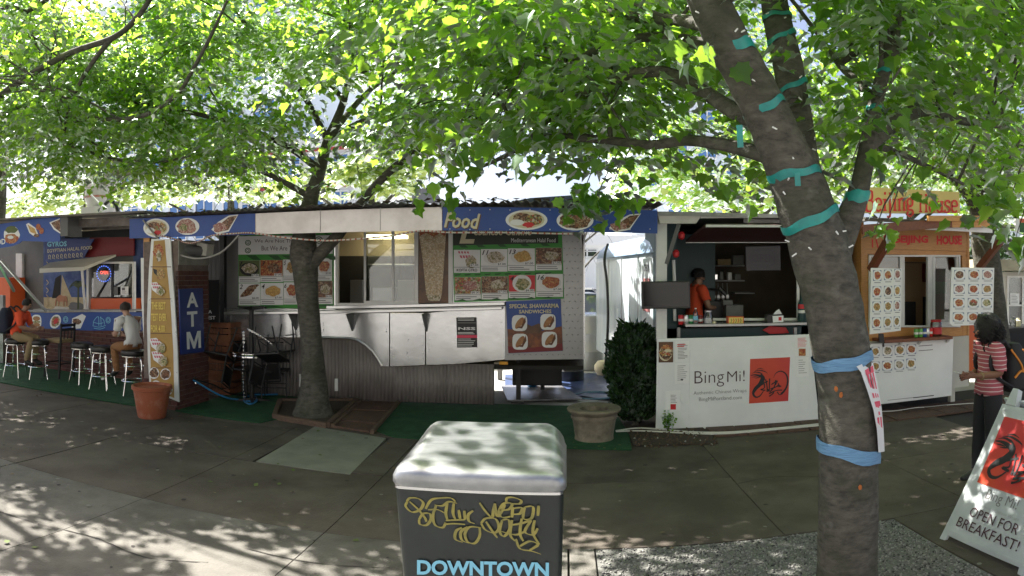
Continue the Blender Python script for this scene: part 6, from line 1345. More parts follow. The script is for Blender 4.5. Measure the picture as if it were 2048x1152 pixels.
def grow(name, label, base, chains, n_rand, crown, n_leaves, size, group, mats=('leafn',), spread=.42, singles=0, thin_sun=0, far=False, vis_only=True, drop=.18):
    """chains: lists of (point, radius): the trunk first, then limbs; crown: (centre, radii)"""
    t = thing(name, label, 'tree', base, group)
    bk = M['bark']
    for i, ch in enumerate(chains):
        m = MB(); pts = spline([c[0] for c in ch], 4); rad = np.interp(np.linspace(0, 1, len(pts)), np.linspace(0, 1, len(ch)), [c[1] for c in ch])
        m.tube(pts, [max(q, .004) for q in rad], 14 if i == 0 else 9, wob=.035 if rad[0] > .08 else .02); obj('trunk' if i == 0 else 'limb', m, bk, t, smooth=True)
    limbs = [[Vector(p) for p in spline([c[0] for c in ch], 4)] for ch in chains[1:]]
    cc, cr = Vector(crown[0]), Vector(crown[1])
    src = [p for l in limbs for p in l[len(l)//3:]] or [Vector(chains[0][-1][0])]
    tw = MB(); extra = []
    for k in range(n_rand):
        while True:
            u = Vector((rnd.uniform(-1, 1), rnd.uniform(-1, 1), rnd.uniform(-1, 1)))
            if .25 < u.length < 1: break
        e = cc+Vector((u.x*cr.x, u.y*cr.y, u.z*cr.z))
        s0 = min(rnd.sample(src, min(6, len(src))), key=lambda p: (p-e).length)
        L = (e-s0).length
        mid = s0.lerp(e, .45)+Vector((rnd.uniform(-.1, .1)*L, rnd.uniform(-.1, .1)*L, .12*L)); q = spline([s0, mid, e], 5)
        tw.tube(q, list(np.linspace(.007+.004*min(L, 3), .003, len(q))), 5, cap=False); extra.append(q); 
    obj('branchlets', tw, bk, t, smooth=True, kind='stuff')
    C = []; D = []
    allL = extra+limbs; per = max(1, int(n_leaves/13/len(allL)))
    for q in allL:
        for k in range(per):
            i = rnd.uniform(.25, 1)**.8*(len(q)-1); a = q[int(i)]; b = q[min(int(i)+1, len(q)-1)]; c = a.lerp(b, i-int(i))
            an = rnd.uniform(0, 2*math.pi); rr = abs(rnd.gauss(0, spread))
            d = Vector((math.cos(an), math.sin(an), rnd.uniform(-.3, .15)))
            C.append(c+d*rr+Vector((0, 0, -drop*rr+rnd.gauss(0, .08)))); D.append(d)
    C = np.array([tuple(c) for c in C]); D = np.array([tuple(d) for d in D])
    px, py = proj(C); inf = (px > -60) & (px < 2110) & (py > -60)
    low = np.interp(px, LOWX, LOWY)-(0 if far else np.where((px > 840) & (px < 1160), 34, 14))
    ok = ~(inf & (py > low)) & (C[:, 2] > 2.3) & (np.hypot(C[:, 0], C[:, 1]) > 1.6)
    if thin_sun:      # an opening in the crowns on the street side lets sun through to the kerb
        gx = C[:, 0]-SUN.x/SUN.z*C[:, 2]; gy = C[:, 1]-SUN.y/SUN.z*C[:, 2]
        hole = (gy < 4.1) & (gx < 0.3) & (gx > -8) & (np.sin(gx*3.1+gy*2.2)+np.sin(gx*1.3-gy*4.1+1)+np.sin(gx*7.3+gy*5.1)*.6 > -.85)
        ok &= ~(hole & (nrng.random(len(C)) < .995))
        hole2 = (gy < 4.5) & (gx > .2) & (gx < 5) & (np.sin(gx*5.1+gy*3.2)+np.sin(gx*2.3-gy*6.1+1) > 1.1)
        ok &= ~(hole2 & (nrng.random(len(C)) < .9))
    # crowns are open round the near stems and before the roof sign
    px2, py2 = px, py; nearc = C[:, 1] < 4.0
    sx = np.interp(py2, [-60, 110, 350, 430, 600], [1480, 1530, 1600, 1650, 1660]); hw_ = np.interp(py2, [-60, 110, 350, 600], [170, 135, 100, 110])
    ok &= ~(nearc & (np.abs(px2-sx) < hw_+25) & (py2 > -40) & (nrng.random(len(C)) < .9))
    ok &= ~((px2 > 1670) & (px2 < 1970) & (py2 > 318) & (C[:, 1] < 8.4) & (nrng.random(len(C)) < .985))
    C = C[ok]; D = D[ok]
    k = 13; P = np.repeat(C, k, 0); DD = np.repeat(D, k, 0); n = len(P)
    tt = np.tile(np.linspace(0, 1, k), len(C)); side = np.where(np.arange(n) % 2 == 0, 1., -1.)
    sd = np.stack([-DD[:, 1], DD[:, 0], np.zeros(n)], -1)
    P = P+DD*(tt*.55-.15)[:, None]+sd*(side*nrng.uniform(.04, .2, n))[:, None]+nrng.normal(0, .05, (n, 3)); P[:, 2] -= tt*.1
    tip = DD*.8+sd*(side*nrng.uniform(.2, 1.2, n))[:, None]+np.stack([nrng.normal(0, .35, n), nrng.normal(0, .35, n), nrng.normal(-.3, .25, n)], -1)
    Rm = frames(tip, .38, n); S = nrng.uniform(size*.62, size*1.15, n)
    px, py = proj(P); dist = np.linalg.norm(P-np.array([0, 0, H]), axis=1); keep = dist > 2.7
    tops = np.zeros(n, bool)
    if singles:
        vis = (px > 5) & (px < 2043) & (py > 5) & keep; sc = np.where(vis, S/dist, 0); idx = np.argsort(-sc)[:singles]; tops[idx] = True
        me_ = bpy.data.meshes.new('leaf'); me_.from_pydata([tuple(v) for v in leaf_v], [], leaf_f); me_.materials.append(M[mats[0]])
        bl = np.array(base)
        for i in idx:
            o = bpy.data.objects.new('leaf', me_); col.objects.link(o); o.parent = t
            mt = Matrix([[*(Rm[i][r]*S[i]), P[i][r]-bl[r]] for r in range(3)]+[[0, 0, 0, 1]]); o.matrix_basis = mt
    kk = keep & ~tops
    mi = nrng.choice(len(mats), kk.sum()) if len(mats) > 1 else None
    if kk.sum(): scatter_mesh('foliage', far_v if far else leaf_v, far_f if far else leaf_f, (Rm[kk]*S[kk][:, None, None], P[kk]), [M[x] for x in mats], parent=t, mi=mi)
    return t
def ch(lst): return [(W(px, py, Y), r) for px, py, Y, r in lst]
GT = 'street trees along the sidewalk'
# near tree
bx0 = XY(1696, 3.3)
trunkA = [(Vector((bx0+.01, 3.3, -.06)), .235), (Vector((bx0, 3.3, .1)), .195)]+ch([(1696, 1130, 3.3, .172), (1697, 900, 3.3, .168), (1690, 750, 3.3, .162), (1668, 620, 3.3, .163), (1642, 510, 3.3, .166), (1617, 430, 3.3, .162), (1588, 350, 3.28, .142), (1553, 270, 3.25, .125), (1515, 190, 3.2, .118), (1470, 110, 3.12, .11), (1425, 20, 3.05, .105), (1398, -70, 3.0, .1)])
stemA = ch([(1640, 480, 3.36, .11), (1622, 400, 3.42, .11), (1606, 330, 3.47, .10), (1592, 230, 3.55, .095), (1576, 130, 3.62, .09), (1555, 40, 3.7, .085), (1540, -60, 3.75, .08)])
stemB = ch([(1672, 500, 3.38, .10), (1703, 425, 3.4, .078), (1721, 370, 3.42, .06), (1736, 290, 3.45, .052), (1752, 205, 3.5, .048), (1776, 110, 3.55, .045), (1800, 20, 3.6, .042), (1818, -60, 3.65, .04)])
limbsA = [ch([(1736, 290, 3.45, .05), (1770, 262, 3.6, .058), (1815, 228, 3.8, .055), (1868, 222, 4.0, .045), (1930, 243, 4.2, .035), (2010, 252, 4.4, .025)]),
          ch([(1560, 318, 3.3, .055), (1500, 302, 3.4, .042), (1440, 288, 3.6, .038), (1370, 281, 3.9, .035), (1300, 290, 4.2, .033), (1220, 281, 4.5, .03), (1130, 274, 4.8, .033), (1060, 280, 5.1, .022)]),
          ch([(1538, 250, 3.3, .06), (1470, 222, 3.5, .05), (1410, 185, 3.7, .045), (1330, 145, 4.0, .042), (1250, 152, 4.3, .038), (1170, 188, 4.6, .034), (1100, 235, 5.0, .03), (1030, 300, 5.3, .022), (960, 335, 5.6, .014)]),
          ch([(1490, 140, 3.2, .05), (1420, 95, 3.5, .042), (1330, 74, 3.9, .036), (1245, 82, 4.3, .032), (1170, 112, 4.7, .027), (1100, 160, 5.1, .02)]),
          ch([(1445, 60, 3.1, .05), (1370, 42, 3.5, .04), (1270, 34, 4.0, .034), (1165, 14, 4.5, .03), (1060, 8, 5.0, .022)]),
          ch([(1752, 205, 3.5, .035), (1720, 170, 3.7, .03), (1680, 130, 4.0, .025), (1660, 100, 4.3, .02)]),
          ch([(1776, 110, 3.55, .035), (1850, 70, 3.9, .03), (1930, 20, 4.3, .025), (1990, -30, 4.6, .02)]),
          ch([(1736, 290, 3.45, .03), (1780, 300, 3.9, .025), (1850, 330, 4.3, .02), (1930, 370, 4.6, .014)])]
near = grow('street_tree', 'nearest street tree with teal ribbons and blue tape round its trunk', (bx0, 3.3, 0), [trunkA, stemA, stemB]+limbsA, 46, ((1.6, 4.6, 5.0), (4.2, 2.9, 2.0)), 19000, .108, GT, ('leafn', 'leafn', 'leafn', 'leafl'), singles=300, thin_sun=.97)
# middle tree
bq = G(626, 834); YT = bq.y
trunkB = [(Vector((bq.x, YT, -.03)), .34), (Vector((bq.x+.0, YT, .14)), .25)]+[(W(px, py, YT), r) for px, py, r in ((628, 770, .188), (623, 690, .152), (616, 610, .15), (611, 550, .175), (607, 505, .195), (611, 450, .14), (622, 395, .105), (640, 340, .085), (655, 280, .065))]
limbsB = [[(W(612, 540, YT), .11), (W(645, 503, YT), .092), (W(676, 470, YT-.05), .08), (W(705, 430, 8.3), .07), (W(745, 378, 8.1), .055), (W(800, 325, 7.8), .048), (W(850, 292, 7.6), .04), (W(930, 262, 7.2), .035), (W(1010, 240, 6.8), .02)],
          ch([(655, 280, YT, .07), (688, 200, 8.3, .05), (704, 100, 8.1, .042), (718, 0, 8, .036), (735, -90, 7.9, .03)]),
          ch([(640, 340, YT, .06), (570, 290, 8.2, .045), (460, 245, 7.8, .038), (330, 215, 7.3, .028), (230, 200, 7.0, .015)]),
          ch([(622, 395, YT, .05), (530, 345, 8.4, .04), (420, 305, 8.3, .03), (340, 330, 8.2, .016)]),
          ch([(655, 280, YT, .05), (760, 230, 8.0, .04), (880, 232, 7.5, .03), (980, 215, 7.1, .018)]),
          ch([(655, 280, YT, .05), (600, 180, 8.4, .04), (520, 90, 8.2, .034), (450, -10, 8.0, .025)]),
          ch([(704, 100, 8.1, .04), (800, 50, 7.9, .034), (900, 0, 7.6, .025)]),
          ch([(655, 280, YT, .05), (740, 180, 9.2, .04), (850, 110, 10, .03), (980, 60, 10.6, .02)]),
          ch([(688, 200, 8.3, .04), (600, 110, 9.4, .034), (480, 60, 10.2, .02)])]
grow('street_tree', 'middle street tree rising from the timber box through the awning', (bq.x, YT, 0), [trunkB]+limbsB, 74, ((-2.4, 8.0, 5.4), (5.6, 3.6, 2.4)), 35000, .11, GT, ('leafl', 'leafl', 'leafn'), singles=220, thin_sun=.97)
# left tree, trunk outside the picture
trunkC = [(Vector((-11.5, 6.4, -.05)), .3), (Vector((-11.5, 6.4, 1.2)), .22), (Vector((-11.4, 6.4, 2.6)), .2), (Vector((-11.2, 6.4, 4)), .16), (Vector((-11, 6.4, 6)), .1)]
limbsC = [[(Vector((-11.3, 6.4, 3.3)), .1)]+ch([(-60, 225, 6.3, .06), (0, 190, 6.2, .052), (60, 150, 6.1, .048), (140, 106, 6.0, .044), (225, 76, 5.9, .04), (270, 40, 5.8, .034), (305, -10, 5.7, .028), (340, -70, 5.6, .02)]),
          ch([(222, 78, 5.9, .035), (185, 125, 5.95, .03), (158, 170, 6.0, .026), (134, 230, 6.1, .02), (127, 290, 6.2, .012)]),
          [(Vector((-11.3, 6.4, 2.9)), .07)]+ch([(0, 258, 7.2, .045), (100, 276, 7.0, .035), (200, 312, 6.8, .028), (300, 325, 6.6, .02), (380, 312, 6.4, .012)]),
          [(Vector((-11.3, 6.4, 3.0)), .06)]+ch([(0, 230, 6.9, .04), (150, 236, 6.5, .034), (270, 236, 6.2, .03), (350, 192, 6.0, .026), (385, 140, 5.9, .024), (420, 75, 5.8, .02), (455, 0, 5.7, .014)]),
          [(Vector((-11.3, 6.4, 3.6)), .08)]+ch([(-40, 60, 5.6, .05), (60, 20, 5.4, .035), (120, -20, 5.2, .02)]),
          [(Vector((-11.2, 6.4, 4)), .08)]+ch([(-30, 100, 8.6, .05), (120, 60, 8.8, .035), (260, 20, 9, .02)]),
          [(Vector((-11.2, 6.4, 4.4)), .08)]+ch([(0, 20, 8, .05), (180, -30, 8, .03)])]
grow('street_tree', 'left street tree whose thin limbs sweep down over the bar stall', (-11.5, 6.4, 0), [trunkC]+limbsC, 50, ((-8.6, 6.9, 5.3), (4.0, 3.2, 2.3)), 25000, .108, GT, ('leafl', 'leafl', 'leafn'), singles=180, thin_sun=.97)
# right hand tree behind the woman
bR = Vector((XY(1992, 9.4), 9.4, 0))
trunkD = [(bR+Vector((0, 0, -.05)), .42), (bR+Vector((0, 0, .4)), .34)]+[(W(px, py, 9.4), r) for px, py, r in ((1990, 700, .31), (1984, 620, .27), (1976, 540, .25), (1968, 470, .25), (1960, 390, .2), (1955, 300, .15), (1960, 200, .1), (1965, 90, .07))]
limbsD = [ch([(1968, 460, 9.4, .12), (1940, 400, 9.2, .09), (1900, 350, 8.8, .06), (1840, 300, 8.3, .04), (1760, 260, 7.9, .02)]), ch([(1962, 380, 9.4, .1), (2010, 320, 9.1, .07), (2060, 270, 8.8, .04)]),
          ch([(1957, 300, 9.4, .08), (1900, 240, 9, .05), (1840, 200, 8.5, .03)]), ch([(1960, 220, 9.4, .07), (2010, 150, 8.8, .04), (2050, 90, 8.2, .02)]), ch([(1962, 200, 9.4, .07), (1920, 120, 9.6, .04), (1860, 60, 9.9, .02)])]
trunkE = [(Vector((-13.5, 11.2, -.05)), .3), (Vector((-13.4, 11.2, 2)), .2), (Vector((-13, 11, 4)), .16), (Vector((-12.6, 10.8, 6)), .1)]  # tree added for its crown, which keeps sun off the left sidewalk
limbsE = [[(Vector((-13, 11, 4)), .09), (Vector((-11.6, 10.2, 5.2)), .06), (Vector((-9.8, 9.4, 6.0)), .03)], [(Vector((-12.8, 10.9, 5)), .08), (Vector((-11.5, 11.5, 6.4)), .05), (Vector((-9.5, 11.4, 7.0)), .02)], [(Vector((-12.8, 10.9, 5)), .08), (Vector((-12.5, 9.2, 6.4)), .05), (Vector((-11.8, 7.8, 7.0)), .02)]]
grow('street_tree', 'added tall tree behind the bar stall, shading the left sidewalk', (-13.5, 11.2, 0), [trunkE]+limbsE, 40, ((-10.6, 10.0, 6.6), (3.8, 2.8, 1.6)), 15000, .125, GT, ('leafl', 'leafl', 'leafn'), singles=0, thin_sun=.97)
grow('street_tree', 'right street tree standing behind the woman and the wooden shed', tuple(bR), [trunkD]+limbsD, 46, ((7.0, 8.6, 5.3), (4.2, 3.0, 2.5)), 19000, .122, GT, ('leafn', 'leafl'), singles=60)
# trees beyond the stalls
GB = 'trees beyond the food stalls'
def bgtree(x, y, h, rx, n, label, mats=('leafb',), size=.24, zc=None):
    tr_ = [(Vector((x, y, -.1)), .2), (Vector((x, y, 1.5)), .15), (Vector((x+.1, y, h*.5)), .11), (Vector((x, y, h*.85)), .05)]
    lm = []
    for k in range(6):
        a = k*1.05+x; lm.append([(Vector((x, y, h*.35+k*.25)), .06), (Vector((x+math.cos(a)*rx*.5, y+math.sin(a)*rx*.5, h*.5+k*.25)), .04), (Vector((x+math.cos(a)*rx*.9, y+math.sin(a)*rx*.9, h*.55+k*.3)), .015)])
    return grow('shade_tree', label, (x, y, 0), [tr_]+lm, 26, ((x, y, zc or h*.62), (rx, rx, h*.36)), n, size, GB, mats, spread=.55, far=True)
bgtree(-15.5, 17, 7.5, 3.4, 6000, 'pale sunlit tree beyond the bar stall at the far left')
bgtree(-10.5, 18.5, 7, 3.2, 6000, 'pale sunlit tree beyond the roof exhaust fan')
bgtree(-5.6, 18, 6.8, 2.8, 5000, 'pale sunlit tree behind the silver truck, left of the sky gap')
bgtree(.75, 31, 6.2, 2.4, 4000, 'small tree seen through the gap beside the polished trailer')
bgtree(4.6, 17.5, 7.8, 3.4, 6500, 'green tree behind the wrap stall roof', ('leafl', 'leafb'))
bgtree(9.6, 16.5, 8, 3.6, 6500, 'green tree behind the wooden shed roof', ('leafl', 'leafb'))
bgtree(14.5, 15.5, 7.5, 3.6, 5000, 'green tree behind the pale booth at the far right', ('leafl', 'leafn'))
# hedge behind the right side
n = 5200; P = np.stack([nrng.uniform(7.6, 16, n), nrng.uniform(12.6, 14.4, n), nrng.uniform(.2, 3.0, n)+nrng.normal(0, .12, n)], -1)
tag(scatter_mesh('hedge', far_v, far_f, (rot_mats(n)*nrng.uniform(.1, .2, n)[:, None, None], P), M['hedge'], kind='stuff'), 'dense dark hedge behind the pale booth', 'hedge')

# hand placed leaf sprays of the near tree hanging into the view
def spray(px, py, Y, n, rad, size, mt, seed):
    c = np.array(W(px, py, Y)); q = nrng.normal(0, rad, (n, 3))*np.array([1, .6, .7])+c
    d = nrng.normal(0, 1, (n, 3)); d[:, 2] = -np.abs(d[:, 2])*.8; Rm = frames(d, .5, n); S = nrng.uniform(size*.7, size*1.1, n)
    scatter_mesh('leaf_spray', leaf_v, leaf_f, (Rm*S[:, None, None], q), M[mt], parent=near)
    m = MB(); m.tube([Vector(c)+Vector((.25, -.1, .55)), Vector(c)+Vector((.1, 0, .25)), Vector(c)], [.008, .006, .003], 5); obj('branchlet', m, M['bark'], near)
for a in ((1185, 415, 6.2, 26, .14, .16, 'leafn', 1), (1215, 395, 6.0, 20, .16, .16, 'leafn', 2), (1160, 400, 6.3, 14, .12, .16, 'leafl', 3), (1775, 440, 4.4, 7, .10, .14, 'leafl', 4), (1745, 475, 4.3, 4, .07, .11, 'leafn', 5), (1810, 392, 4.6, 7, .10, .12, 'leafn', 6),
          (1970, 425, 3.7, 15, .16, .17, 'leafn', 7), (2020, 400, 3.6, 16, .16, .17, 'leafl', 8), (2030, 480, 3.8, 12, .14, .16, 'leafn', 9), (1705, 320, 3.2, 9, .12, .12, 'leafn', 10), (1410, 110, 3.0, 6, .08, .12, 'leafn', 11),
          (980, 280, 4.6, 26, .25, .17, 'leafn', 13), (1060, 240, 4.4, 22, .25, .17, 'leafn', 14), (900, 300, 5.0, 20, .22, .17, 'leafn', 15), (880, 380, 6.6, 18, .16, .15, 'leafn', 16), (1860, 385, 4.8, 5, .1, .12, 'leafn', 17)): spray(*a)

# ribbons, tape, lights on the near tree
chainsA = [[(p, r) for p, r in trunkA], stemA, stemB]
def band(px0, py0, px1, py1, h, mt, name, label, ci=0, group=None, arc=(0, 1)):
    c = chainsA[ci]; mpx, mpy = (px0+px1)/2, (py0+py1)/2
    best = None
    for i in range(len(c)-1):
        for k in range(21):
            q = c[i][0].lerp(c[i+1][0], k/20); r = lerp(c[i][1], c[i+1][1], k/20); x, y = proj(np.array(q)); d = math.hypot(x-mpx, y-mpy)
            if best is None or d < best[0]: best = (d, q, r, (c[i+1][0]-c[i][0]).normalized())
    _, q, r, ax = best; r = r*1.06+.003
    zl = W(px0, py0, q.y).z; zr2 = W(px1, py1, q.y).z; tl = (zr2-zl)/2
    m = MB(); n = 28; vs = []
    for i in range(n+1):
        t = math.pi*2*i/n; dz = tl*math.cos(t)+.006*math.sin(5*t); o_ = Vector((r*math.cos(t), r*math.sin(t), 0))+ax*(dz/max(ax.z, .3)); hh = h*(1+.12*math.sin(3*t+px0))
        vs += [q+o_-ax*hh/2, q+o_+ax*hh/2, q+o_*1.015+ax*(hh*.1)]
    m.add(vs, [(3*i, 3*i+3, 3*i+5, 3*i+2) for i in range(n)]+[(3*i+2, 3*i+5, 3*i+4, 3*i+1) for i in range(n)])
    return tag(obj(name, m, M[mt], smooth=True), label, 'ribbon' if mt == 'ribbon' else 'tape', group)
GR = 'ribbons tied round the nearest tree'
for a in ((1628, 735, 1742, 705, .066, 'btape', 'blue_tape', 'upper band of blue tape round the nearest trunk, above the pink sign'), (1640, 896, 1757, 914, .076, 'btape', 'blue_tape', 'lower band of blue tape round the nearest trunk'),
          (1572, 462, 1668, 412, .05, 'ribbon', 'teal_ribbon', 'teal ribbon slanting round the trunk just below its fork'), (1542, 358, 1640, 340, .045, 'ribbon', 'teal_ribbon', 'knotted teal ribbon round the trunk above the fork'),
          (1477, 245, 1550, 205, .04, 'ribbon', 'teal_ribbon', 'teal ribbon slanting round the leaning left stem with a hanging tail'), (1450, 107, 1502, 88, .055, 'ribbon', 'teal_ribbon', 'wide teal ribbon high on the leaning left stem')):
    band(*a, group=GR)
band(1532, 88, 1592, 66, .035, 'ribbon', 'teal_ribbon', 'teal ribbon on the upright middle stem near the top of the picture', 1, GR); band(1545, 190, 1600, 163, .035, 'ribbon', 'teal_ribbon', 'teal ribbon on the upright middle stem level with the left limbs', 1, GR); band(1555, 33, 1586, 30, .03, 'ribbon', 'teal_ribbon', 'topmost thin teal ribbon on the upright middle stem', 1, GR)
band(1697, 393, 1736, 396, .075, 'ribbon', 'teal_ribbon', 'wide teal ribbon low on the thin right stem', 2, GR); band(1742, 218, 1758, 220, .035, 'ribbon', 'teal_ribbon', 'small teal ribbon halfway up the thin right stem', 2, GR); band(1766, 142, 1780, 142, .03, 'ribbon', 'teal_ribbon', 'small teal ribbon highest on the thin right stem', 2, GR)
m = MB(); m.bar(W(1479, 250, 3.05), W(1481, 295, 3.06), .03, .004); m.bar(W(1594, 345, 3.1), W(1596, 372, 3.1), .03, .004, up=(0, 1, 0)); tag(obj('ribbon_tail', m, M['ribbon']), 'loose hanging tails of the teal ribbons on the nearest tree', 'ribbon')
m = MB()
for k in range(85):
    c = rnd.choice(chainsA[:2]); i = rnd.randrange(6 if c is chainsA[0] else 0, len(c)-1); t = rnd.random(); q = c[i][0].lerp(c[i+1][0], t); r = lerp(c[i][1], c[i+1][1], t)*1.04; a = rnd.uniform(0, 6.28)
    p0 = q+Vector((math.cos(a)*r, math.sin(a)*r, 0)); dd = Vector((math.cos(a)*.3+rnd.uniform(-.6, .6), math.sin(a)*.3, rnd.uniform(-.4, .4))).normalized()*rnd.uniform(.02, .035); m.tube([p0, p0+dd], [.005, .004], 5)
tag(obj('string_lights', m, M['led']), 'small white string light bulbs stuck round the nearest tree stems', 'string lights', kind='stuff')
m = MB()
for px, py in ((1672, 778), (1682, 790), (1720, 975)):
    q = W(px, py, 3.3-.165); m.ellipsoid(q, (.011, .008, .015), 8, 5, jit=.2)
obj('orange_paint_marks', m, mat('orange_spot', (.42, .13, .03), .8), near)
# sign strapped to the trunk
ts = thing('trunk_sign', 'white sign with pink red print bent round the right side of the nearest trunk', 'sign', W(1745, 815, 3.4))
Lp = [(1713, 733, 3.07), (1722, 745, 3.07), (1735, 782, 3.07), (1747, 820, 3.09), (1754, 860, 3.12), (1757, 905, 3.14)]; Rp = [(1741, 721, 3.22), (1747, 730, 3.24), (1757, 780, 3.26), (1763, 815, 3.28), (1767, 860, 3.3), (1769, 903, 3.3)]
def sgrid(a0, a1, off):
    m = MB(); vs = []
    for l, r in zip(Lp, Rp):
        A, B = W(*l), W(*r); nn = Vector((-.55, -.83, 0)); vs += [A.lerp(B, a0)+nn*off, A.lerp(B, a1)+nn*off, A.lerp(B, a0)+nn*(off-.006), A.lerp(B, a1)+nn*(off-.006)]
    k = len(Lp)
    for i in range(k-1): m.add(vs[4*i:4*i+8], [(0, 4, 5, 1), (2, 3, 7, 6), (0, 2, 6, 4), (1, 5, 7, 3)])
    return m
obj('sign_sheet', sgrid(0, 1, 0), M['paper'], ts, smooth=True)
def strip(i0, i1, a0, a1):
    m = MB(); vs = []
    for i in (i0, i1):
        k = min(int(i), len(Lp)-2); f_ = i-k; A = W(*[lerp(Lp[k][j], Lp[k+1][j], f_) for j in range(3)]); B = W(*[lerp(Rp[k][j], Rp[k+1][j], f_) for j in range(3)]); nn = Vector((-.55, -.83, 0))*.003; vs += [A.lerp(B, a0)+nn, A.lerp(B, a1)+nn]
    m.add(vs, [(0, 2, 3, 1)]); return m
mm_ = MB()
for a in ((1.0, 1.25, .3, .95), (1.25, 2.4, .35, .5), (1.25, 2.4, .6, .7), (1.25, 2.4, .8, .9), (2.6, 2.9, .35, .95), (2.9, 3.3, .55, .75), (3.4, 4.7, .3, .55), (3.4, 4.7, .7, .9)):
    s_ = strip(*a); mm_.add(s_.v, s_.f)
obj('sign_print', mm_, M['pinkred'], ts)

# ================================================================== arborvitae bush
bc = G(1270, 852); bush = thing('arborvitae_bush', 'dense dark green rounded arborvitae bush beside the wrap stall', 'bush', bc)
m = MB(); m.tube([bc, bc+Vector((0, 0, .4))], [.05, .03], 8); obj('stem', m, M['bark'], bush)
n = 9500; th = nrng.uniform(0, 2*math.pi, n); zz_ = nrng.uniform(0.02, 1, n)**.9; hb = 1.28
rad = .31*np.sqrt(np.clip(1-((zz_-.5)/.52)**4, 0.05, 1))*(1+.13*np.sin(th*3+zz_*9)+.11*np.sin(th*7-zz_*15)+.08*np.sin(th*12+zz_*31))*np.sqrt(nrng.uniform(.35, 1, n))
P = np.stack([bc.x+rad*np.cos(th), bc.y+.05+rad*np.sin(th), .05+zz_*hb], -1)
d = np.stack([np.cos(th)*.6, np.sin(th)*.6, np.full(n, .8)], -1)+nrng.normal(0, .35, (n, 3))
sv = np.array([(-.25, 0, 0), (.25, 0, 0), (.35, .5, .05), (0, 1, 0), (-.35, .5, -.05)]); sf = [(0, 1, 2, 4), (4, 2, 3)]
scatter_mesh('foliage', sv, sf, (frames(d, 1.0, n)*nrng.uniform(.04, .085, n)[:, None, None], P), M['cypress'], parent=bush)
n = 160; th = nrng.uniform(0, 2*math.pi, n); zz_ = nrng.uniform(.05, 1.02, n); rr_ = .30*np.sqrt(np.clip(1-((zz_-.5)/.54)**4, .05, 1))
P = np.stack([bc.x+rr_*np.cos(th), bc.y+.05+rr_*np.sin(th), .05+zz_*hb], -1); d = np.stack([np.cos(th), np.sin(th), np.full(n, 1.1)], -1)+nrng.normal(0, .25, (n, 3))
scatter_mesh('stray_shoots', sv*np.array([.45, 1, 1]), sf, (frames(d, 1.0, n)*nrng.uniform(.09, .16, n)[:, None, None], P), M['cypress'], parent=bush)
# weedy sprigs before the front panel
wd = thing('weed_sprig', 'green weed sprig growing in front of the white panel corner', 'plant', W(1338, 862, 8.0))
for k in range(16):
    q = W(1337+rnd.uniform(-9, 9), 855-k*2.0, 7.98); m = MB(); m.tube([W(1336, 862, 8.0), q], .002, 4); obj('stem', m, M['greens'], wd)
n = 150; P = np.array([tuple(W(1337+rnd.gauss(0, 7), 838+rnd.gauss(0, 9), 7.98)) for _ in range(n)])
scatter_mesh('foliage', far_v, far_f, (rot_mats(n)*nrng.uniform(.02, .04, n)[:, None, None], P), M['leafn'], parent=wd)

# ================================================================== litter bin in front
bn = thing('litter_bin', 'dark street litter bin with shiny steel lid, gold graffiti and blue lettering', 'litter bin', (-.33, 2.75, 0))
FYb = 2.4; zt_ = W(957, 952, FYb).z; xl_, xr_ = XY(783, FYb), XY(1131, FYb); dy = .62
bl_, br_ = XY(783, FYb)+.09, XY(1131, FYb)-.03
def ring(x0, x1, y0, y1, z, r, n=4):
    o_ = []
    for cx_, cy_, a0 in ((x1-r, y1-r, 0), (x0+r, y1-r, 90), (x0+r, y0+r, 180), (x1-r, y0+r, 270)):
        for k in range(n+1): a = R(a0+90*k/n); o_.append(Vector((cx_+r*math.cos(a), cy_+r*math.sin(a), z)))
    return o_
def loft(rings, m=None):
    m = m or MB(); n = len(rings[0]); vs = [v for r_ in rings for v in r_]
    m.add(vs, [(i*n+j, i*n+(j+1) % n, (i+1)*n+(j+1) % n, (i+1)*n+j) for i in range(len(rings)-1) for j in range(n)]+[tuple(range(n-1, -1, -1)), tuple(range((len(rings)-1)*n, len(rings)*n))]); return m
zb0 = zt_-.062
obj('body', loft([ring(bl_, br_, FYb+.03, FYb+dy-.03, 0, .03), ring(xl_+.006, xr_-.006, FYb+.012, FYb+dy-.012, zb0, .03)]), M['canbody'], bn, smooth=True)
obj('trim', loft([ring(xl_+.004, xr_-.004, FYb+.004, FYb+dy-.004, zb0-.012, .03), ring(xl_+.004, xr_-.004, FYb+.004, FYb+dy-.004, zb0-.001, .03)]), M['chrome'], bn, smooth=True)
zk = W(980, 836, FYb+dy).z
lid_old = [ring(xl_, xr_, FYb, FYb+dy, zb0+.0, .04), ring(xl_-.004, xr_+.004, FYb-.004, FYb+dy+.004, zb0+.012, .04), ring(xl_-.004, xr_+.004, FYb-.004, FYb+dy+.004, zt_-.02, .04), ring(xl_+.004, xr_-.004, FYb+.004, FYb+dy-.004, zt_-.004, .05), ring(xl_+.03, xr_-.03, FYb+.03, FYb+dy-.025, zt_+.012, .06)]
for t_ in (.35, .7, 1): lid_old.append([Vector((v.x, v.y, zt_+.012+(zk-zt_-.012)*t_*max(0.1, (v.y-FYb)/dy))) for v in ring(xl_+.03+.03*t_, xr_-.03-.03*t_, FYb+.03+.05*t_, FYb+dy-.025-.02*t_, 0, .06)])
lm = MB(); NU = 18; vs = []
for r_ in range(4):
    z_ = (zb0, zb0+.012, zt_-.025, zt_-.008)[r_]; ins_ = (0, -.005, -.005, .002)[r_]
    vs += ring(xl_+ins_, xr_-ins_, FYb+ins_, FYb+dy-ins_, z_, .05, 5)
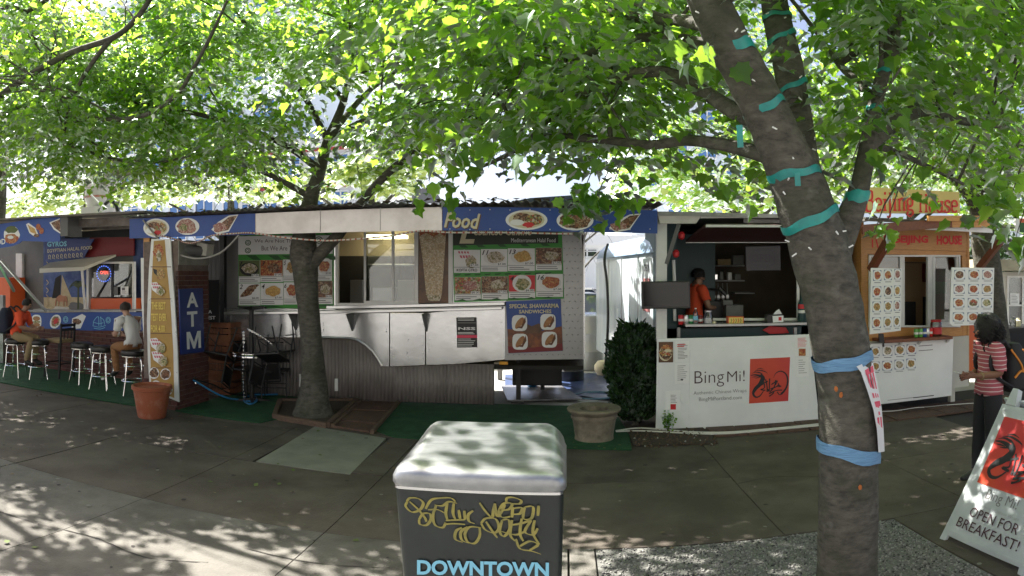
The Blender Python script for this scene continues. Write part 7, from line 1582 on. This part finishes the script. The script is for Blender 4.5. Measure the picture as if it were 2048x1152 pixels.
for k in range(1, 11):
    t_ = k/10; ins_ = .002+.25*t_**1.6; up_ = .024*(1-(1-min(1, t_*2.2))**2)
    vs += [Vector((v.x, v.y, zt_-.008+up_+(zk-zt_-.016)*min(1, t_*2.5)*(v.y-FYb)/dy)) for v in ring(xl_+ins_, xr_-ins_, FYb+ins_, FYb+dy-ins_, 0, max(.005, .05-.03*t_), 5)]
nn_ = 24; lm.add(vs, [(i*nn_+j, i*nn_+(j+1) % nn_, (i+1)*nn_+(j+1) % nn_, (i+1)*nn_+j) for i in range(13) for j in range(nn_)]+[tuple(range(13*nn_, 14*nn_))])
obj('lid', lm, M['lid'], bn, smooth=True)
qf = QF((xl_+.012, FYb+.012, zb0), (xr_-.012, FYb+.012, zb0), (bl_, FYb+.03, 0), (br_, FYb+.03, 0), 100, 330)
zf = PF(FYb+.01, 740, 780, 3.096)
p = Print(zf, .001, .0006); Gd = M['gold']
def gs_(pts, w=16, n=6, w1=None):
    q = sp2(pts, n); k = len(q); ws = []
    for i in range(k):
        a_, b_ = q[max(i-1, 0)], q[min(i+1, k-1)]; an = math.atan2(b_[1]-a_[1], b_[0]-a_[0]); ws.append(w*(.28+.95*abs(math.sin(an-.35)))*(.75+.25*min(1, 4*min(i, k-1-i)/k)))
    p.rib(q, ws, Gd)
for pts in ([(232, 690), (222, 720), (260, 755), (310, 740), (330, 700), (300, 672), (250, 668), (228, 690)], [(245, 690), (300, 740), (340, 790), (350, 815)], [(345, 735), (380, 680), (440, 668), (500, 668), (530, 690)], [(305, 800), (310, 830), (350, 835), (378, 800), (370, 765), (330, 765), (305, 800)], [(360, 740), (420, 740), (470, 765)], [(410, 715), (390, 780), (405, 835), (450, 850), (470, 820)], [(400, 710), (450, 715), (490, 690), (540, 700)], [(480, 700), (470, 760), (480, 800)], [(520, 700), (515, 760), (530, 800)], [(550, 740), (560, 800)], [(585, 745), (590, 800)], [(460, 830), (520, 825), (590, 830)], [(470, 805), (590, 800)],
            [(640, 745), (610, 770), (615, 810), (650, 825)], [(570, 850), (535, 870), (530, 920), (575, 940)], [(605, 845), (565, 875), (570, 925), (615, 945)], [(690, 850), (620, 845), (590, 885), (605, 935), (650, 945), (680, 900), (680, 850)],
            [(680, 695), (710, 740), (755, 785), (765, 740), (775, 700)], [(775, 700), (790, 780), (830, 720), (830, 700)], [(805, 740), (860, 735), (880, 700), (830, 700), (800, 750), (820, 785), (870, 780)], [(845, 690), (850, 665), (890, 662), (935, 680), (925, 700), (870, 700)], [(885, 720), (880, 785)], [(885, 730), (940, 725), (930, 760), (890, 765)], [(960, 720), (950, 790), (1000, 790), (1010, 720), (960, 720)], [(1045, 712), (1040, 775)],
            [(690, 820), (720, 790), (780, 795), (800, 850), (770, 880), (715, 860), (690, 820)], [(720, 810), (760, 870), (790, 910)], [(820, 800), (805, 870), (830, 900), (865, 860), (860, 800), (820, 800)], [(880, 800), (870, 890), (900, 930)], [(880, 830), (940, 820), (1000, 800)], [(940, 790), (930, 880), (950, 930)], [(800, 865), (900, 890), (960, 870)], [(1000, 800), (960, 870), (1010, 890), (1040, 850)], [(1020, 800), (1010, 880), (1050, 950)], [(905, 915), (930, 975), (1000, 990), (1060, 1010)], [(930, 960), (990, 930), (1040, 950), (990, 985)]):
    gs_(pts)
p.build('graffiti', bn)
p = Print(zf, .003); p.text('DOWNTOWN', 292, 1050, 1108, 1142, M['lblue'], .035, sl=.02, res=4); p.build('lettering', bn)

# ================================================================== A-frame sign
BL = G(1880, 1077); BR = G(2040, 1151); e = (BR-BL); e.normalize(); BR = BL+e*.86
nz = e.cross(Vector((0, 0, 1))); 
if nz.x < 0: nz = -nz
zt2 = 1.03; TL = BL+nz*.58+Vector((0, 0, zt2)); TR = TL+e*.86
af = thing('sandwich_board', 'pale plastic sandwich board with red dragon emblem and Open for Breakfast lettering', 'sandwich board', tuple((BL+BR)/2+nz*.5))
lift = .04
def bp(u, v, d=0):
    q = TL.lerp(TR, u).lerp(BL.lerp(BR, u), v); nn = (BL-TL).cross(TR-TL).normalized(); return q+nn*d
class BF:
    w = 100; h = 100
    def p(s, a, b, d=0): return bp(a/100, b/100, d)
bf = BF()
whp = mat('pale_plastic', (.50, .53, .53), .4, c2=(.44, .47, .48), ns=3)
obj('front_leaf', pslab(bf, [(5, 3), (0, 95), (0, 100), (6, 100), (7, 96), (93, 96), (94, 100), (100, 100), (100, 95), (95, 3)], -.025, 0), whp, af, bevel=.006)
obj('frame_rim', MB().add(*[[bp(a/100, b/100, .004) for a, b in ((5, 3), (0, 100), (3.5, 100), (8, 7), (95, 3), (92, 7), (100, 100), (96.5, 100))], [(0, 1, 2, 3), (0, 3, 5, 4), (4, 5, 7, 6)]]), whp, af)
m = MB(); 
for u0, u1 in ((8, 22), (78, 92)): pslab(bf, [(u0+2, -9), (u0, 2.8), (u1, 2.8), (u1-5, -9)], -.05, .004, m)
obj('handle', m, whp, af, bevel=.005)
obj('cross_bar', pslab(bf, [(4, 92.5), (4, 94), (96, 94), (96, 92.5)], .001, .006), whp, af)
bk2 = MB(); q2 = [TL+nz*.03, TR+nz*.03, BR+nz*1.2, BL+nz*1.2]; bk2.hexa(q2+[v+Vector((.02, 0, .01)) for v in q2]); obj('rear_leaf', bk2, whp, af)
emblem(bf, af, lambda a, b: (14+78*a, 11+46*b), 62, d=.006)
p = Print(bf, .003); p.text('Bing Mi!', 30, 58.5, 68, 67, M['greyink'], -.006, res=4); p.up(); p.text('Authentic Chinese Wraps', 27, 69, 75, 71.5, mat('faint_print', (.33, .34, .34), .6), -.01); p.text('OPEN FOR', 21, 72.5, 79, 79, M['purpleink'], .0); p.text('BREAKFAST!', 12, 81.5, 86, 88, M['purpleink'], .0); p.build('lettering', af)
# ================================================================== buildings far behind
def tower(name, label, x0, x1, Y, z1, rows, cols, mw, mg, ang=0, accent=None, depth=12):
    t = thing(name, label, 'building', ((x0+x1)/2, Y, 0)); L = x1-x0
    Rz = Matrix.Rotation(ang, 3, 'Z'); c = Vector((x0, Y, 0))
    T = lambda x, y, z: c+Rz @ Vector((x, y, z))
    m = MB(); m.hexa([T(0, 0, 0), T(0, 0, z1), T(L, 0, z1), T(L, 0, 0), T(0, depth, 0), T(0, depth, z1), T(L, depth, z1), T(L, depth, 0)]); obj('wall', m, mw, t)
    m = MB(); m.hexa([T(-.3, -.3, z1+.01), T(-.3, -.3, z1+.7), T(L+.3, -.3, z1+.7), T(L+.3, -.3, z1+.01), T(-.3, depth, z1+.01), T(-.3, depth, z1+.7), T(L+.3, depth, z1+.7), T(L+.3, depth, z1+.01)]); obj('cornice', m, mw, t)
    dx = L/cols; dz = (z1-3)/rows
    frm = bpy.data.meshes.new('window'); fm = MB(); w, h = dx*.7, dz*.68
    for a in ((0, .12, 0, h), (w-.12, w, 0, h), (w/2-.05, w/2+.05, 0, h)): fm.box(a[0], a[1], -.12, 0, a[2], a[3])
    fm.box(.12, w-.12, -.121, 0, 0, .12); fm.box(.12, w-.12, -.121, 0, h-.12, h); fm.box(.12, w-.12, -.119, 0, h*.62, h*.62+.08)
    frm.from_pydata(fm.v, [], fm.f); frm.materials.append(M['white'])
    pn_ = bpy.data.meshes.new('pane'); pn_.from_pydata([(.1, -.05, .1), (w-.1, -.05, .1), (w-.1, -.05, h-.1), (.1, -.05, h-.1)], [], [(0, 1, 2, 3)]); pn_.materials.append(mg)
    for i in range(rows):
        for j in range(cols):
            o = bpy.data.objects.new('window', frm); col.objects.link(o); o.parent = t; o.location = T(j*dx+dx*.15, 0, 3+i*dz+dz*.15)-wloc(t); o.rotation_euler.z = ang
            q = bpy.data.objects.new('pane', pn_); col.objects.link(q); q.parent = o
    for i in range(rows+1):
        m = MB(); z = 3+i*dz-.05; m.hexa([T(0, -.1, z-.14), T(0, -.1, z+.14), T(L, -.1, z+.14), T(L, -.1, z-.14), T(0, .0, z-.14), T(0, 0, z+.14), T(L, 0, z+.14), T(L, 0, z-.14)]); obj('band', m, accent or mw, t)
    return t
tower('office_building', 'tall pale office building with blue windows glimpsed through the left leaves', -42, -18, 46, 27, 8, 8, M['facade'], M['facadew'], R(-14), mat('facade_trim', (.55, .6, .66), .6))
tower('office_building', 'pale building with dark red bands low behind the left trees', -22, -13.5, 40, 10.5, 3, 5, mat('facade_cream', (.66, .66, .64), .6), M['facadew'], 0, M['facader'])
tower('office_building', 'bluish building glimpsed through leaves above the wrap stall', 6, 26, 58, 22, 6, 7, M['facade'], M['facadew'], R(8))
tower('low_building', 'low white building across the parking lot seen in the gap', -6, 9, 44, 4.0, 1, 7, mat('low_white', (.8, .8, .78), .7), M['win'])
tower('bounce_building', 'added pale building behind the camera, unseen, bouncing sunlight onto the stalls', -32, 32, -27, 13, 4, 16, mat('opposite_facade', (.40, .39, .37), .8), M['facadew'], 0, None, 12)  # unseen building added so its sunlit front throws fill light on the stalls
# dark low roof shapes beyond the awning
rf2 = thing('distant_roof', 'dark blue pitched roof just above the awning beside the sky gap', 'building', (W(1080, 405, 12).x, 13, 0))
m = MB(); m.hexa([W(975, 414, 12), W(1060, 396, 12), W(1150, 390, 12), W(1163, 416, 12), W(975, 414, 15), W(1060, 398, 15), W(1150, 393, 15), W(1163, 416, 15)]); obj('roof', m, mat('dark_blue_roof', (.02, .03, .06), .5), rf2)
m = MB(); m.box(W(985, 414, 12.1).x, W(1158, 414, 12.1).x, 12.1, 14.9, 2.45, 2.9); obj('wall', m, M['greywall'], rf2)
for px in (1000, 1145):
    m = MB(); m.bar((XY(px, 12.3), 12.3, 0), (XY(px, 12.3), 12.3, 2.45), .09); obj('pier', m, M['greywall'], rf2)
rf3 = thing('distant_roof', 'small grey gabled roof left of the sky gap', 'building', (W(850, 395, 26).x, 27, 0))
m = MB(); m.hexa([W(790, 405, 26), W(845, 376, 26), W(868, 376, 26), W(888, 408, 26), W(790, 405, 31), W(845, 378, 31), W(868, 378, 31), W(888, 408, 31)]); obj('roof', m, mat('grey_roof', (.16, .16, .17), .7), rf3)
m = MB(); a, b = W(795, 406, 26.1), W(883, 408, 26.1); m.box(a.x, b.x, 26.1, 30.9, 0, min(a.z, b.z)-.03); obj('wall', m, M['pale'], rf3)

# ================================================================== people
def skin_mesh(V, E, root, sub=2):
    me = bpy.data.meshes.new('body'); me.from_pydata([tuple(v[0]) for v in V], E, [])
    o = bpy.data.objects.new('body', me); col.objects.link(o)
    s = o.modifiers.new('skin', 'SKIN'); s.use_smooth_shade = True; s.branch_smoothing = .6
    if not me.skin_vertices: me.skin_vertices.new() if hasattr(me.skin_vertices, 'new') else None
    for i, v in enumerate(V):
        r = v[1]; me.skin_vertices[0].data[i].radius = (r, r) if not isinstance(r, tuple) else r
        me.skin_vertices[0].data[i].use_root = (i == root)
    b = o.modifiers.new('sub', 'SUBSURF'); b.levels = sub; b.render_levels = sub
    dg = bpy.context.evaluated_depsgraph_get(); out = bpy.data.meshes.new_from_object(o.evaluated_get(dg))
    bpy.data.objects.remove(o); bpy.data.meshes.remove(me); return out
def person(label, loc, heading, J, regions, skinm, cloth, shoes=None, scale=1.0, hairf=None, group=None):
    """J: joints (forward +x, left +y). One continuous skinned body; each garment is the matching part of the surface, a little further out."""
    t = thing('person', label, 'person', loc, group)
    Rz = Matrix.Rotation(heading, 3, 'Z')
    V = []; E = []; ix = {}
    def add(n, p, r, par=None):
        ix[n] = len(V); V.append((Vector(p)*scale, r*scale if not isinstance(r, tuple) else (r[0]*scale, r[1]*scale)))
        if par: E.append((ix[par], ix[n]))
    g = J
    add('pelvis', g['pelvis'], .125); add('waist', g['waist'], .118, 'pelvis'); add('chest', g['chest'], .13, 'waist'); add('upper', Vector(g['chest']).lerp(Vector(g['neck']), .62), .095, 'chest')
    add('neck', g['neck'], .052, 'upper'); hd = Vector(g['head']); nk = Vector(g['neck']); up = (hd-nk).normalized(); fw = Vector(g.get('face', (1, 0, 0))).normalized()
    add('jaw', hd-up*.075+fw*.018, .066, 'neck'); add('skull', hd+up*.005, .092, 'jaw'); add('crown', hd+up*.075-fw*.012, .062, 'skull')
    add('nose', hd-up*.02+fw*.1, .013, 'skull'); add('chin', hd-up*.1+fw*.06, .024, 'jaw')
    for s in 'LR':
        sgn = 1 if s == 'L' else -1
        add('sh'+s, g['sh'+s], .06, 'upper'); add('el'+s, g['el'+s], .042, 'sh'+s); fm_ = Vector(g['el'+s]).lerp(Vector(g['wr'+s]), .35); add('fa'+s, fm_, .040, 'el'+s); add('wr'+s, g['wr'+s], .027, 'fa'+s)
        hdn = Vector(g.get('hd'+s, Vector(g['wr'+s])-Vector(g['el'+s]))).normalized(); side = Vector(g.get('pl'+s, (0, sgn, 0))).normalized(); cu = hdn.cross(side).normalized()
        wr = Vector(g['wr'+s]); add('pa'+s, wr+hdn*.055, .032, 'wr'+s)
        for k in range(4):
            o_ = side*(.027-.018*k); L = (.072, .082, .078, .06)[k]
            add(f'f{k}a{s}', wr+hdn*.095+o_, .0095, 'pa'+s); add(f'f{k}b{s}', wr+hdn*(.095+L*.5)+o_-cu*.012, .0088, f'f{k}a{s}'); add(f'f{k}c{s}', wr+hdn*(.095+L*.82)+o_-cu*.04, .0075, f'f{k}b{s}')
        add('tha'+s, wr+hdn*.045+side*.038, .012, 'pa'+s); add('thb'+s, wr+hdn*.09+side*.052-cu*.02, .0095, 'tha'+s)
        add('hip'+s, g['hip'+s], .092, 'pelvis'); add('th'+s, Vector(g['hip'+s]).lerp(Vector(g['kn'+s]), .5), .078, 'hip'+s); add('kn'+s, g['kn'+s], .056, 'th'+s); add('ca'+s, Vector(g['kn'+s]).lerp(Vector(g['an'+s]), .35), .055, 'kn'+s); add('an'+s, g['an'+s], .038, 'ca'+s)
        td = Vector(g.get('toe'+s, (1, 0, -.15))).normalized(); add('ft'+s, Vector(g['an'+s])+td*.09+Vector((0, 0, -.035)), .04, 'an'+s); add('to'+s, Vector(g['an'+s])+td*.17+Vector((0, 0, -.045)), .03, 'ft'+s)
        ear = hd+Vector((-fw.y, fw.x, 0))*sgn*.095-up*.01; add('ear'+s, ear, .016, 'skull')
    me = skin_mesh(V, E, 0)
    names = {v: k for k, v in ix.items()}
    co = np.array([v.co[:] for v in me.vertices]); 
    # nearest bone of each vertex
    bone = np.zeros(len(co), int); par = np.zeros(len(co)); best = np.full(len(co), 9.)
    for bi, (a, b) in enumerate(E):
        A = np.array(V[a][0]); B = np.array(V[b][0]); d = B-A; L2 = (d@d)+1e-9; tt = np.clip(((co-A)@d)/L2, 0, 1); dist = np.linalg.norm(co-A-tt[:, None]*d, axis=1)-.3*(lerp(V[a][1] if not isinstance(V[a][1], tuple) else V[a][1][0], V[b][1] if not isinstance(V[b][1], tuple) else V[b][1][0], .5))
        k = dist < best; best[k] = dist[k]; bone[k] = bi; par[k] = tt[k]
    bn_ = [(names[a].rstrip('LR') if names[a][-1] in 'LR' else names[a], names[b].rstrip('LR') if names[b][-1] in 'LR' else names[b]) for a, b in E]
    nor = np.array([v.normal[:] for v in me.vertices]); F_ = [tuple(p.vertices) for p in me.polygons]
    def final(nm, vs, fs, mt, parent):
        m_ = MB(); m_.add([Vector(loc)+Rz @ Vector(v) for v in vs], fs); return obj(nm, m_, mt, parent, smooth=True)
    body = final('body', co, F_, skinm, t)
    for nm, test, mt, off in regions:
        sel = np.array([test(bn_[bone[i]], par[i], co[i]) for i in range(len(co))])
        fs = [f_ for f_ in F_ if sel[list(f_)].mean() > .6]
        used = sorted({i for f_ in fs for i in f_}); mp = {i: k for k, i in enumerate(used)}
        if not fs: continue
        wr_ = .006*np.sin(co[used][:, 2]*70+co[used][:, 0]*40)*(.6 if off > .012 else .2)
        vs = co[used]+nor[used]*(off+wr_)[:, None]
        o = final(nm, vs, [tuple(mp[i] for i in f_) for f_ in fs], mt, t); s_ = o.modifiers.new('thick', 'SOLIDIFY'); s_.thickness = .004; s_.offset = -1
    # eyes and mouth
    side = Vector((-fw.y, fw.x, 0)).normalized(); hs_ = hd*scale; em = MB()
    for sgn in (-1, 1):
        m_ = MB(); c_ = Vector(loc)+Rz @ (hs_+fw*.083*scale+side*sgn*.033*scale+up*.012*scale); m_.ellipsoid(c_, (.012, .012, .009), 8, 6); obj('eye', m_, M['black'], t, smooth=True)
    m_ = MB(); c_ = Vector(loc)+Rz @ (hs_+fw*.087*scale-up*.055*scale); q_ = Rz @ side*.024; m_.tube([c_-q_, c_+fw*0, c_+q_], [.003, .006, .003], 6); obj('mouth', m_, mat('lip', (.22, .07, .06), .5), t, smooth=True)
    if hairf: hairf(t, lambda v: Vector(loc)+Rz @ (Vector(v)*scale), hd, up, fw)
    return t
TORSO = ('pelvis', 'waist', 'chest', 'upper')
def shirt(sl=1.0, hem=None):
    def f_(b, t, c):
        if b[0] in ('waist', 'chest') or b == ('pelvis', 'waist'): return True
        if b == ('upper', 'neck'): return t < .35
        if b == ('upper', 'sh'): return True
        if b == ('sh', 'el'): return t < sl
        if b == ('pelvis', 'hip'): return hem is not None and c[2] > hem
        return False
    return f_
def trousers(cut=1.0):
    def f_(b, t, c):
        if b == ('pelvis', 'waist'): return t < .45
        return b[0] in ('hip', 'th', 'kn') or b[1] == 'hip' or (b == ('ca', 'an') and t < cut)
    return f_
def shoe(b, t, c): return b[0] in ('ft',) or b[1] in ('ft', 'to') or (b == ('ca', 'an') and t > .93)
def short_hair(mt):
    def f_(t, T, hd, up, fw):
        m_ = MB(); c = hd+up*.035-fw*.018
        vs = []; n, k = 16, 9
        for i in range(k+1):
            a = math.pi*.62*i/k
            for j in range(n):
                th = 2*math.pi*j/n; q = Vector((math.sin(a)*math.cos(th)*.108, math.sin(a)*math.sin(th)*.1, math.cos(a)*.098))*(1+rnd.uniform(-.03, .03))
                if q.x > .06 and i > k*.55: q.x = .06
                vs.append(T(c+q))
        m_.add(vs, [(i*n+j, (i+1)*n+j, (i+1)*n+(j+1) % n, i*n+(j+1) % n) for i in range(k) for j in range(n)]); obj('hair', m_, mt, t, smooth=True)
    return f_
def curly(mt):
    def f_(t, T, hd, up, fw):
        m_ = MB(); m_.ellipsoid(T(hd-fw*.055+up*.005), (.135, .135, .15), 18, 12, jit=.06)
        for k in range(260):
            d = Vector((rnd.gauss(-.35, .6), rnd.gauss(0, .7), rnd.gauss(-.05, .65))).normalized()
            if d.x > .45 and d.z < .5: continue
            p0 = hd-fw*.055+d*.125; pts = []
            for s in range(7): a = s*1.3+k; pts.append(T(p0+d*(.012*s)*.55+Vector((math.cos(a), math.sin(a), 0))*.014+Vector((0, 0, -.013*s))))
            m_.tube(pts, [.008]*6+[.003], 4)
        obj('hair', m_, mt, t, smooth=True)
    return f_
# striped blouse
sm = bpy.data.materials.new('striped_blouse'); sm.use_nodes = True; tn = sm.node_tree; b_ = tn.nodes['Principled BSDF']; b_.inputs['Roughness'].default_value = .85
g_ = tn.nodes.new('ShaderNodeNewGeometry'); sp_x = tn.nodes.new('ShaderNodeSeparateXYZ'); tn.links.new(g_.outputs['Position'], sp_x.inputs[0])
nz_ = tn.nodes.new('ShaderNodeTexNoise'); nz_.inputs['Scale'].default_value = 5; mu0 = tn.nodes.new('ShaderNodeMath'); mu0.operation = 'MULTIPLY_ADD'; mu0.inputs[1].default_value = .03; tn.links.new(nz_.outputs[0], mu0.inputs[0]); tn.links.new(g_.outputs['Position'], nz_.inputs[0]); tn.links.new(sp_x.outputs[2], mu0.inputs[2])
mu = tn.nodes.new('ShaderNodeMath'); mu.operation = 'MULTIPLY'; mu.inputs[1].default_value = 26; tn.links.new(mu0.outputs[0], mu.inputs[0])
fr2 = tn.nodes.new('ShaderNodeMath'); fr2.operation = 'FRACT'; tn.links.new(mu.outputs[0], fr2.inputs[0])
rr = tn.nodes.new('ShaderNodeValToRGB'); rr.color_ramp.interpolation = 'CONSTANT'; rr.color_ramp.elements[0].color = (.36, .085, .105, 1); rr.color_ramp.elements[1].color = (.66, .56, .55, 1); rr.color_ramp.elements[1].position = .82
tn.links.new(fr2.outputs[0], rr.inputs[0]); tn.links.new(rr.outputs[0], b_.inputs['Base Color'])
# woman with phone
WY = 4.9; wx = XY(1978, WY); wl = Vector((wx, WY, 0)); wh = R(176)
Jw = dict(pelvis=(0, 0, .90), waist=(.0, 0, 1.05), chest=(-.01, 0, 1.20), neck=(.015, 0, 1.375), head=(.06, 0, 1.475), face=(1, .02, -.28),
          shL=(-.0, .155, 1.315), elL=(.0, .2, 1.08), wrL=(.2, .1, 1.06), shR=(0, -.155, 1.315), elR=(-.02, -.2, 1.07), wrR=(.19, -.07, 1.03), hdL=(1, -.35, .12), hdR=(1, .35, .1), plL=(0, .3, 1), plR=(0, -.3, 1),
          hipL=(0, .085, .86), knL=(.03, .09, .47), anL=(-.02, .09, .075), hipR=(0, -.085, .86), knR=(.05, -.09, .47), anR=(.08, -.1, .075))
wo = person('woman in red striped blouse and black trousers looking down at her phone', tuple(wl), wh, Jw,
       [('trousers', trousers(.97), M['blackp'], .012), ('blouse', shirt(.92, .86), sm, .02), ('shoe', shoe, M['black'], .006)], M['skin1'], None, hairf=curly(M['hair']))
RW = Matrix.Rotation(wh, 3, 'Z'); TW = lambda *v: wl+RW @ Vector(v)
m = MB(); a = TW(.31, .02, 1.075); ax_ = RW @ Vector((.7, 0, .25)).normalized(); m.hexa([a+ax_*i*.07+Vector((0, j*.035, 0))+Vector((0, 0, k)) for k in (0, .009) for i, j in ((-1, -1), (-1, 1), (1, 1), (1, -1))]); tag(obj('phone', m, M['paper'], bevel=.003), 'white phone held by the woman in the striped blouse', 'phone')
m = MB(); m.tube([TW(.16+.032*0, .12+.034*math.cos(k*.5236), 1.062+.034*math.sin(k*.5236)) for k in range(13)], .009, 6); tag(obj('wrist_watch', m, M['khaki'], smooth=True), 'watch on the wrist of the woman with the phone', 'watch')
sg_ = thing('sunglasses', 'dark sunglasses pushed up on the hair of the woman', 'sunglasses', TW(.06, 0, 1.6))
for s in (-1, 1):
    m = MB(); m.ellipsoid(TW(.075, s*.045, 1.605), (.022, .034, .03), 10, 6); obj('lens', m, M['blackplastic'], sg_, smooth=True)
    m = MB(); m.tube([TW(.06, s*.085, 1.605), TW(-.03, s*.11, 1.565)], .006, 5); obj('temple', m, M['blackplastic'], sg_)
# backpack
def backpack(label, T, w, h, d, mt, st_, z0, x0, lab=None):
    t = thing('backpack', label, 'backpack', T(x0-d/2, 0, z0))
    m = MB(); rows = []
    for k, (sx_, sd_, z) in enumerate(((.8, .7, 0), (1, 1, .08), (1, 1, .55), (.92, .85, .82), (.6, .5, 1.0))):
        rows.append([T(x0-d*.5+math.copysign(abs(math.cos(a))**.6, math.cos(a))*d/2*sd_, math.copysign(abs(math.sin(a))**.6, math.sin(a))*w/2*sx_, z0+z*h) for a in [2*math.pi*i/20 for i in range(20)]])
    loft(rows, m); obj('bag', m, mt, t, smooth=True)
    m = MB(); rows = [[T(x0-d*.98-.03+.05*math.cos(a), math.sin(a)*w*.36, z0+z*h) for a in [2*math.pi*i/14 for i in range(14)]] for z in (.08, .12, .45, .5)]; loft(rows, m); obj('front_pocket', m, mt, t, smooth=True)
    for s in (-1, 1):
        m = MB(); m.tube(spline([T(x0-.03, s*.1, z0+h*.93), T(x0+.06, s*.12, z0+h+.03), T(x0+.2, s*.13, z0+h*.75), T(x0+.16, s*.15, z0+h*.4), T(x0-.04, s*.15, z0+h*.12)], 5), .018, 6); obj('shoulder_strap', m, M['backcl'], t, smooth=True)
        if st_: 
            m = MB(); m.tube(spline([T(x0-d*.1, s*w*.44, z0+h*.9), T(x0-d*.5, s*w*.52, z0+h*.6), T(x0-d*.6, s*w*.53, z0+h*.42)], 5), .011, 5); m.tube(spline([T(x0-d*.7, s*w*.4, z0+h*.88), T(x0-d*1.02, s*w*.36, z0+h*.62), T(x0-d*.8, s*w*.47, z0+h*.5)], 5), .011, 5); m.tube(spline([T(x0-d*.2, s*w*.52, z0+h*.32), T(x0-d*.5, s*w*.53, z0+h*.45), T(x0-d*.95, s*w*.42, z0+h*.40)], 5), .012, 5); obj('cord', m, st_, t, smooth=True)
    return t
backpack('black backpack with orange cords worn by the woman in the striped blouse', TW, .32, .47, .24, M['backcl'], M['packo'], .87, -.135)
# seated men at the bar
def seated(label, P, heading, skinm, regions, hm, z=.79, lean=.12, hands=None):
    J = dict(pelvis=(0, 0, z+.08), waist=(.02, 0, z+.22), chest=(.04+lean*.5, 0, z+.38), neck=(.06+lean, 0, z+.55), head=(.11+lean*1.2, 0, z+.66), face=(1, 0, -.2),
             shL=(.04+lean, .17, z+.49), elL=(.1+lean, .22, z+.25), wrL=(.3+lean, .1, z+.2), shR=(.04+lean, -.17, z+.49), elR=(.1+lean, -.22, z+.25), wrR=(.3+lean, -.08, z+.2), hdL=(1, -.4, .2), hdR=(1, .4, .2), plL=(0, .3, 1), plR=(0, -.3, 1),
             hipL=(.03, .1, z+.05), knL=(.42, .13, z+.03), anL=(.34, .12, z-.4), hipR=(.03, -.1, z+.05), knR=(.42, -.13, z+.02), anR=(.3, -.14, z-.4))
    return person(label, tuple(P), heading, J, regions, skinm, None, hairf=hm)
P2 = SP[4]
seated('seated man in white T-shirt and tan trousers eating at the end of the bar', P2, R(160), M['skin2'], [('trousers', trousers(.95), M['brownp'], .014), ('tee_shirt', shirt(.75, .85), M['tee'], .018), ('shoe', shoe, M['black'], .008)], short_hair(M['hair2']), z=.76)
q2 = Matrix.Rotation(R(160), 3, 'Z') @ Vector((.52, 0, .98)); m = MB(); m.ellipsoid(P2+q2, (.05, .05, .045), 10, 7, jit=.2); tag(obj('wrapped_sandwich', m, M['paper'], smooth=True), 'white wrapped sandwich in the hands of the man in the white T-shirt', 'food')
P1 = SP[0]
seated('seated man in orange shirt with dark backpack at the left end of the bar', P1, R(20), M['skin3'], [('trousers', trousers(.95), M['khaki'], .014), ('shirt', shirt(.95, .85), M['orangeshirt'], .018), ('shoe', shoe, M['black'], .008)], short_hair(M['hair']), z=.76)
R1 = Matrix.Rotation(R(20), 3, 'Z'); backpack('dark navy backpack worn by the man in orange at the bar', lambda *v: P1+R1 @ Vector(v), .34, .5, .24, M['navy'], None, .86, -.09)
# cook in the wrap stall
ck = W(1388, 600, 9.25); ck.z = .42
m = MB(); m.box(ck.x-.4, ck.x+.9, 8.95, 9.7, .2, .415); obj('step_floor', m, M['dark'], bm)
Jc = dict(pelvis=(0, 0, .92), waist=(.01, 0, 1.08), chest=(.02, 0, 1.25), neck=(.05, 0, 1.44), head=(.09, 0, 1.545), face=(1, -.1, -.25), shL=(.03, .17, 1.38), elL=(.1, .23, 1.12), wrL=(.32, .14, 1.1), shR=(.03, -.17, 1.38), elR=(.08, -.24, 1.12), wrR=(.3, -.14, 1.1), plL=(0, .3, 1), plR=(0, -.3, 1),
          hipL=(0, .09, .88), knL=(.03, .1, .48), anL=(0, .1, .08), hipR=(0, -.09, .88), knR=(.03, -.1, .48), anR=(.02, -.1, .08))
person('cook in bright orange shirt standing inside the wrap stall', tuple(ck), R(25), Jc, [('trousers', trousers(.97), M['blackp'], .014), ('shirt', shirt(.7, .8), M['orangeshirt'], .02), ('shoe', shoe, M['black'], .006)], M['skin3'], None, hairf=short_hair(M['hair']))
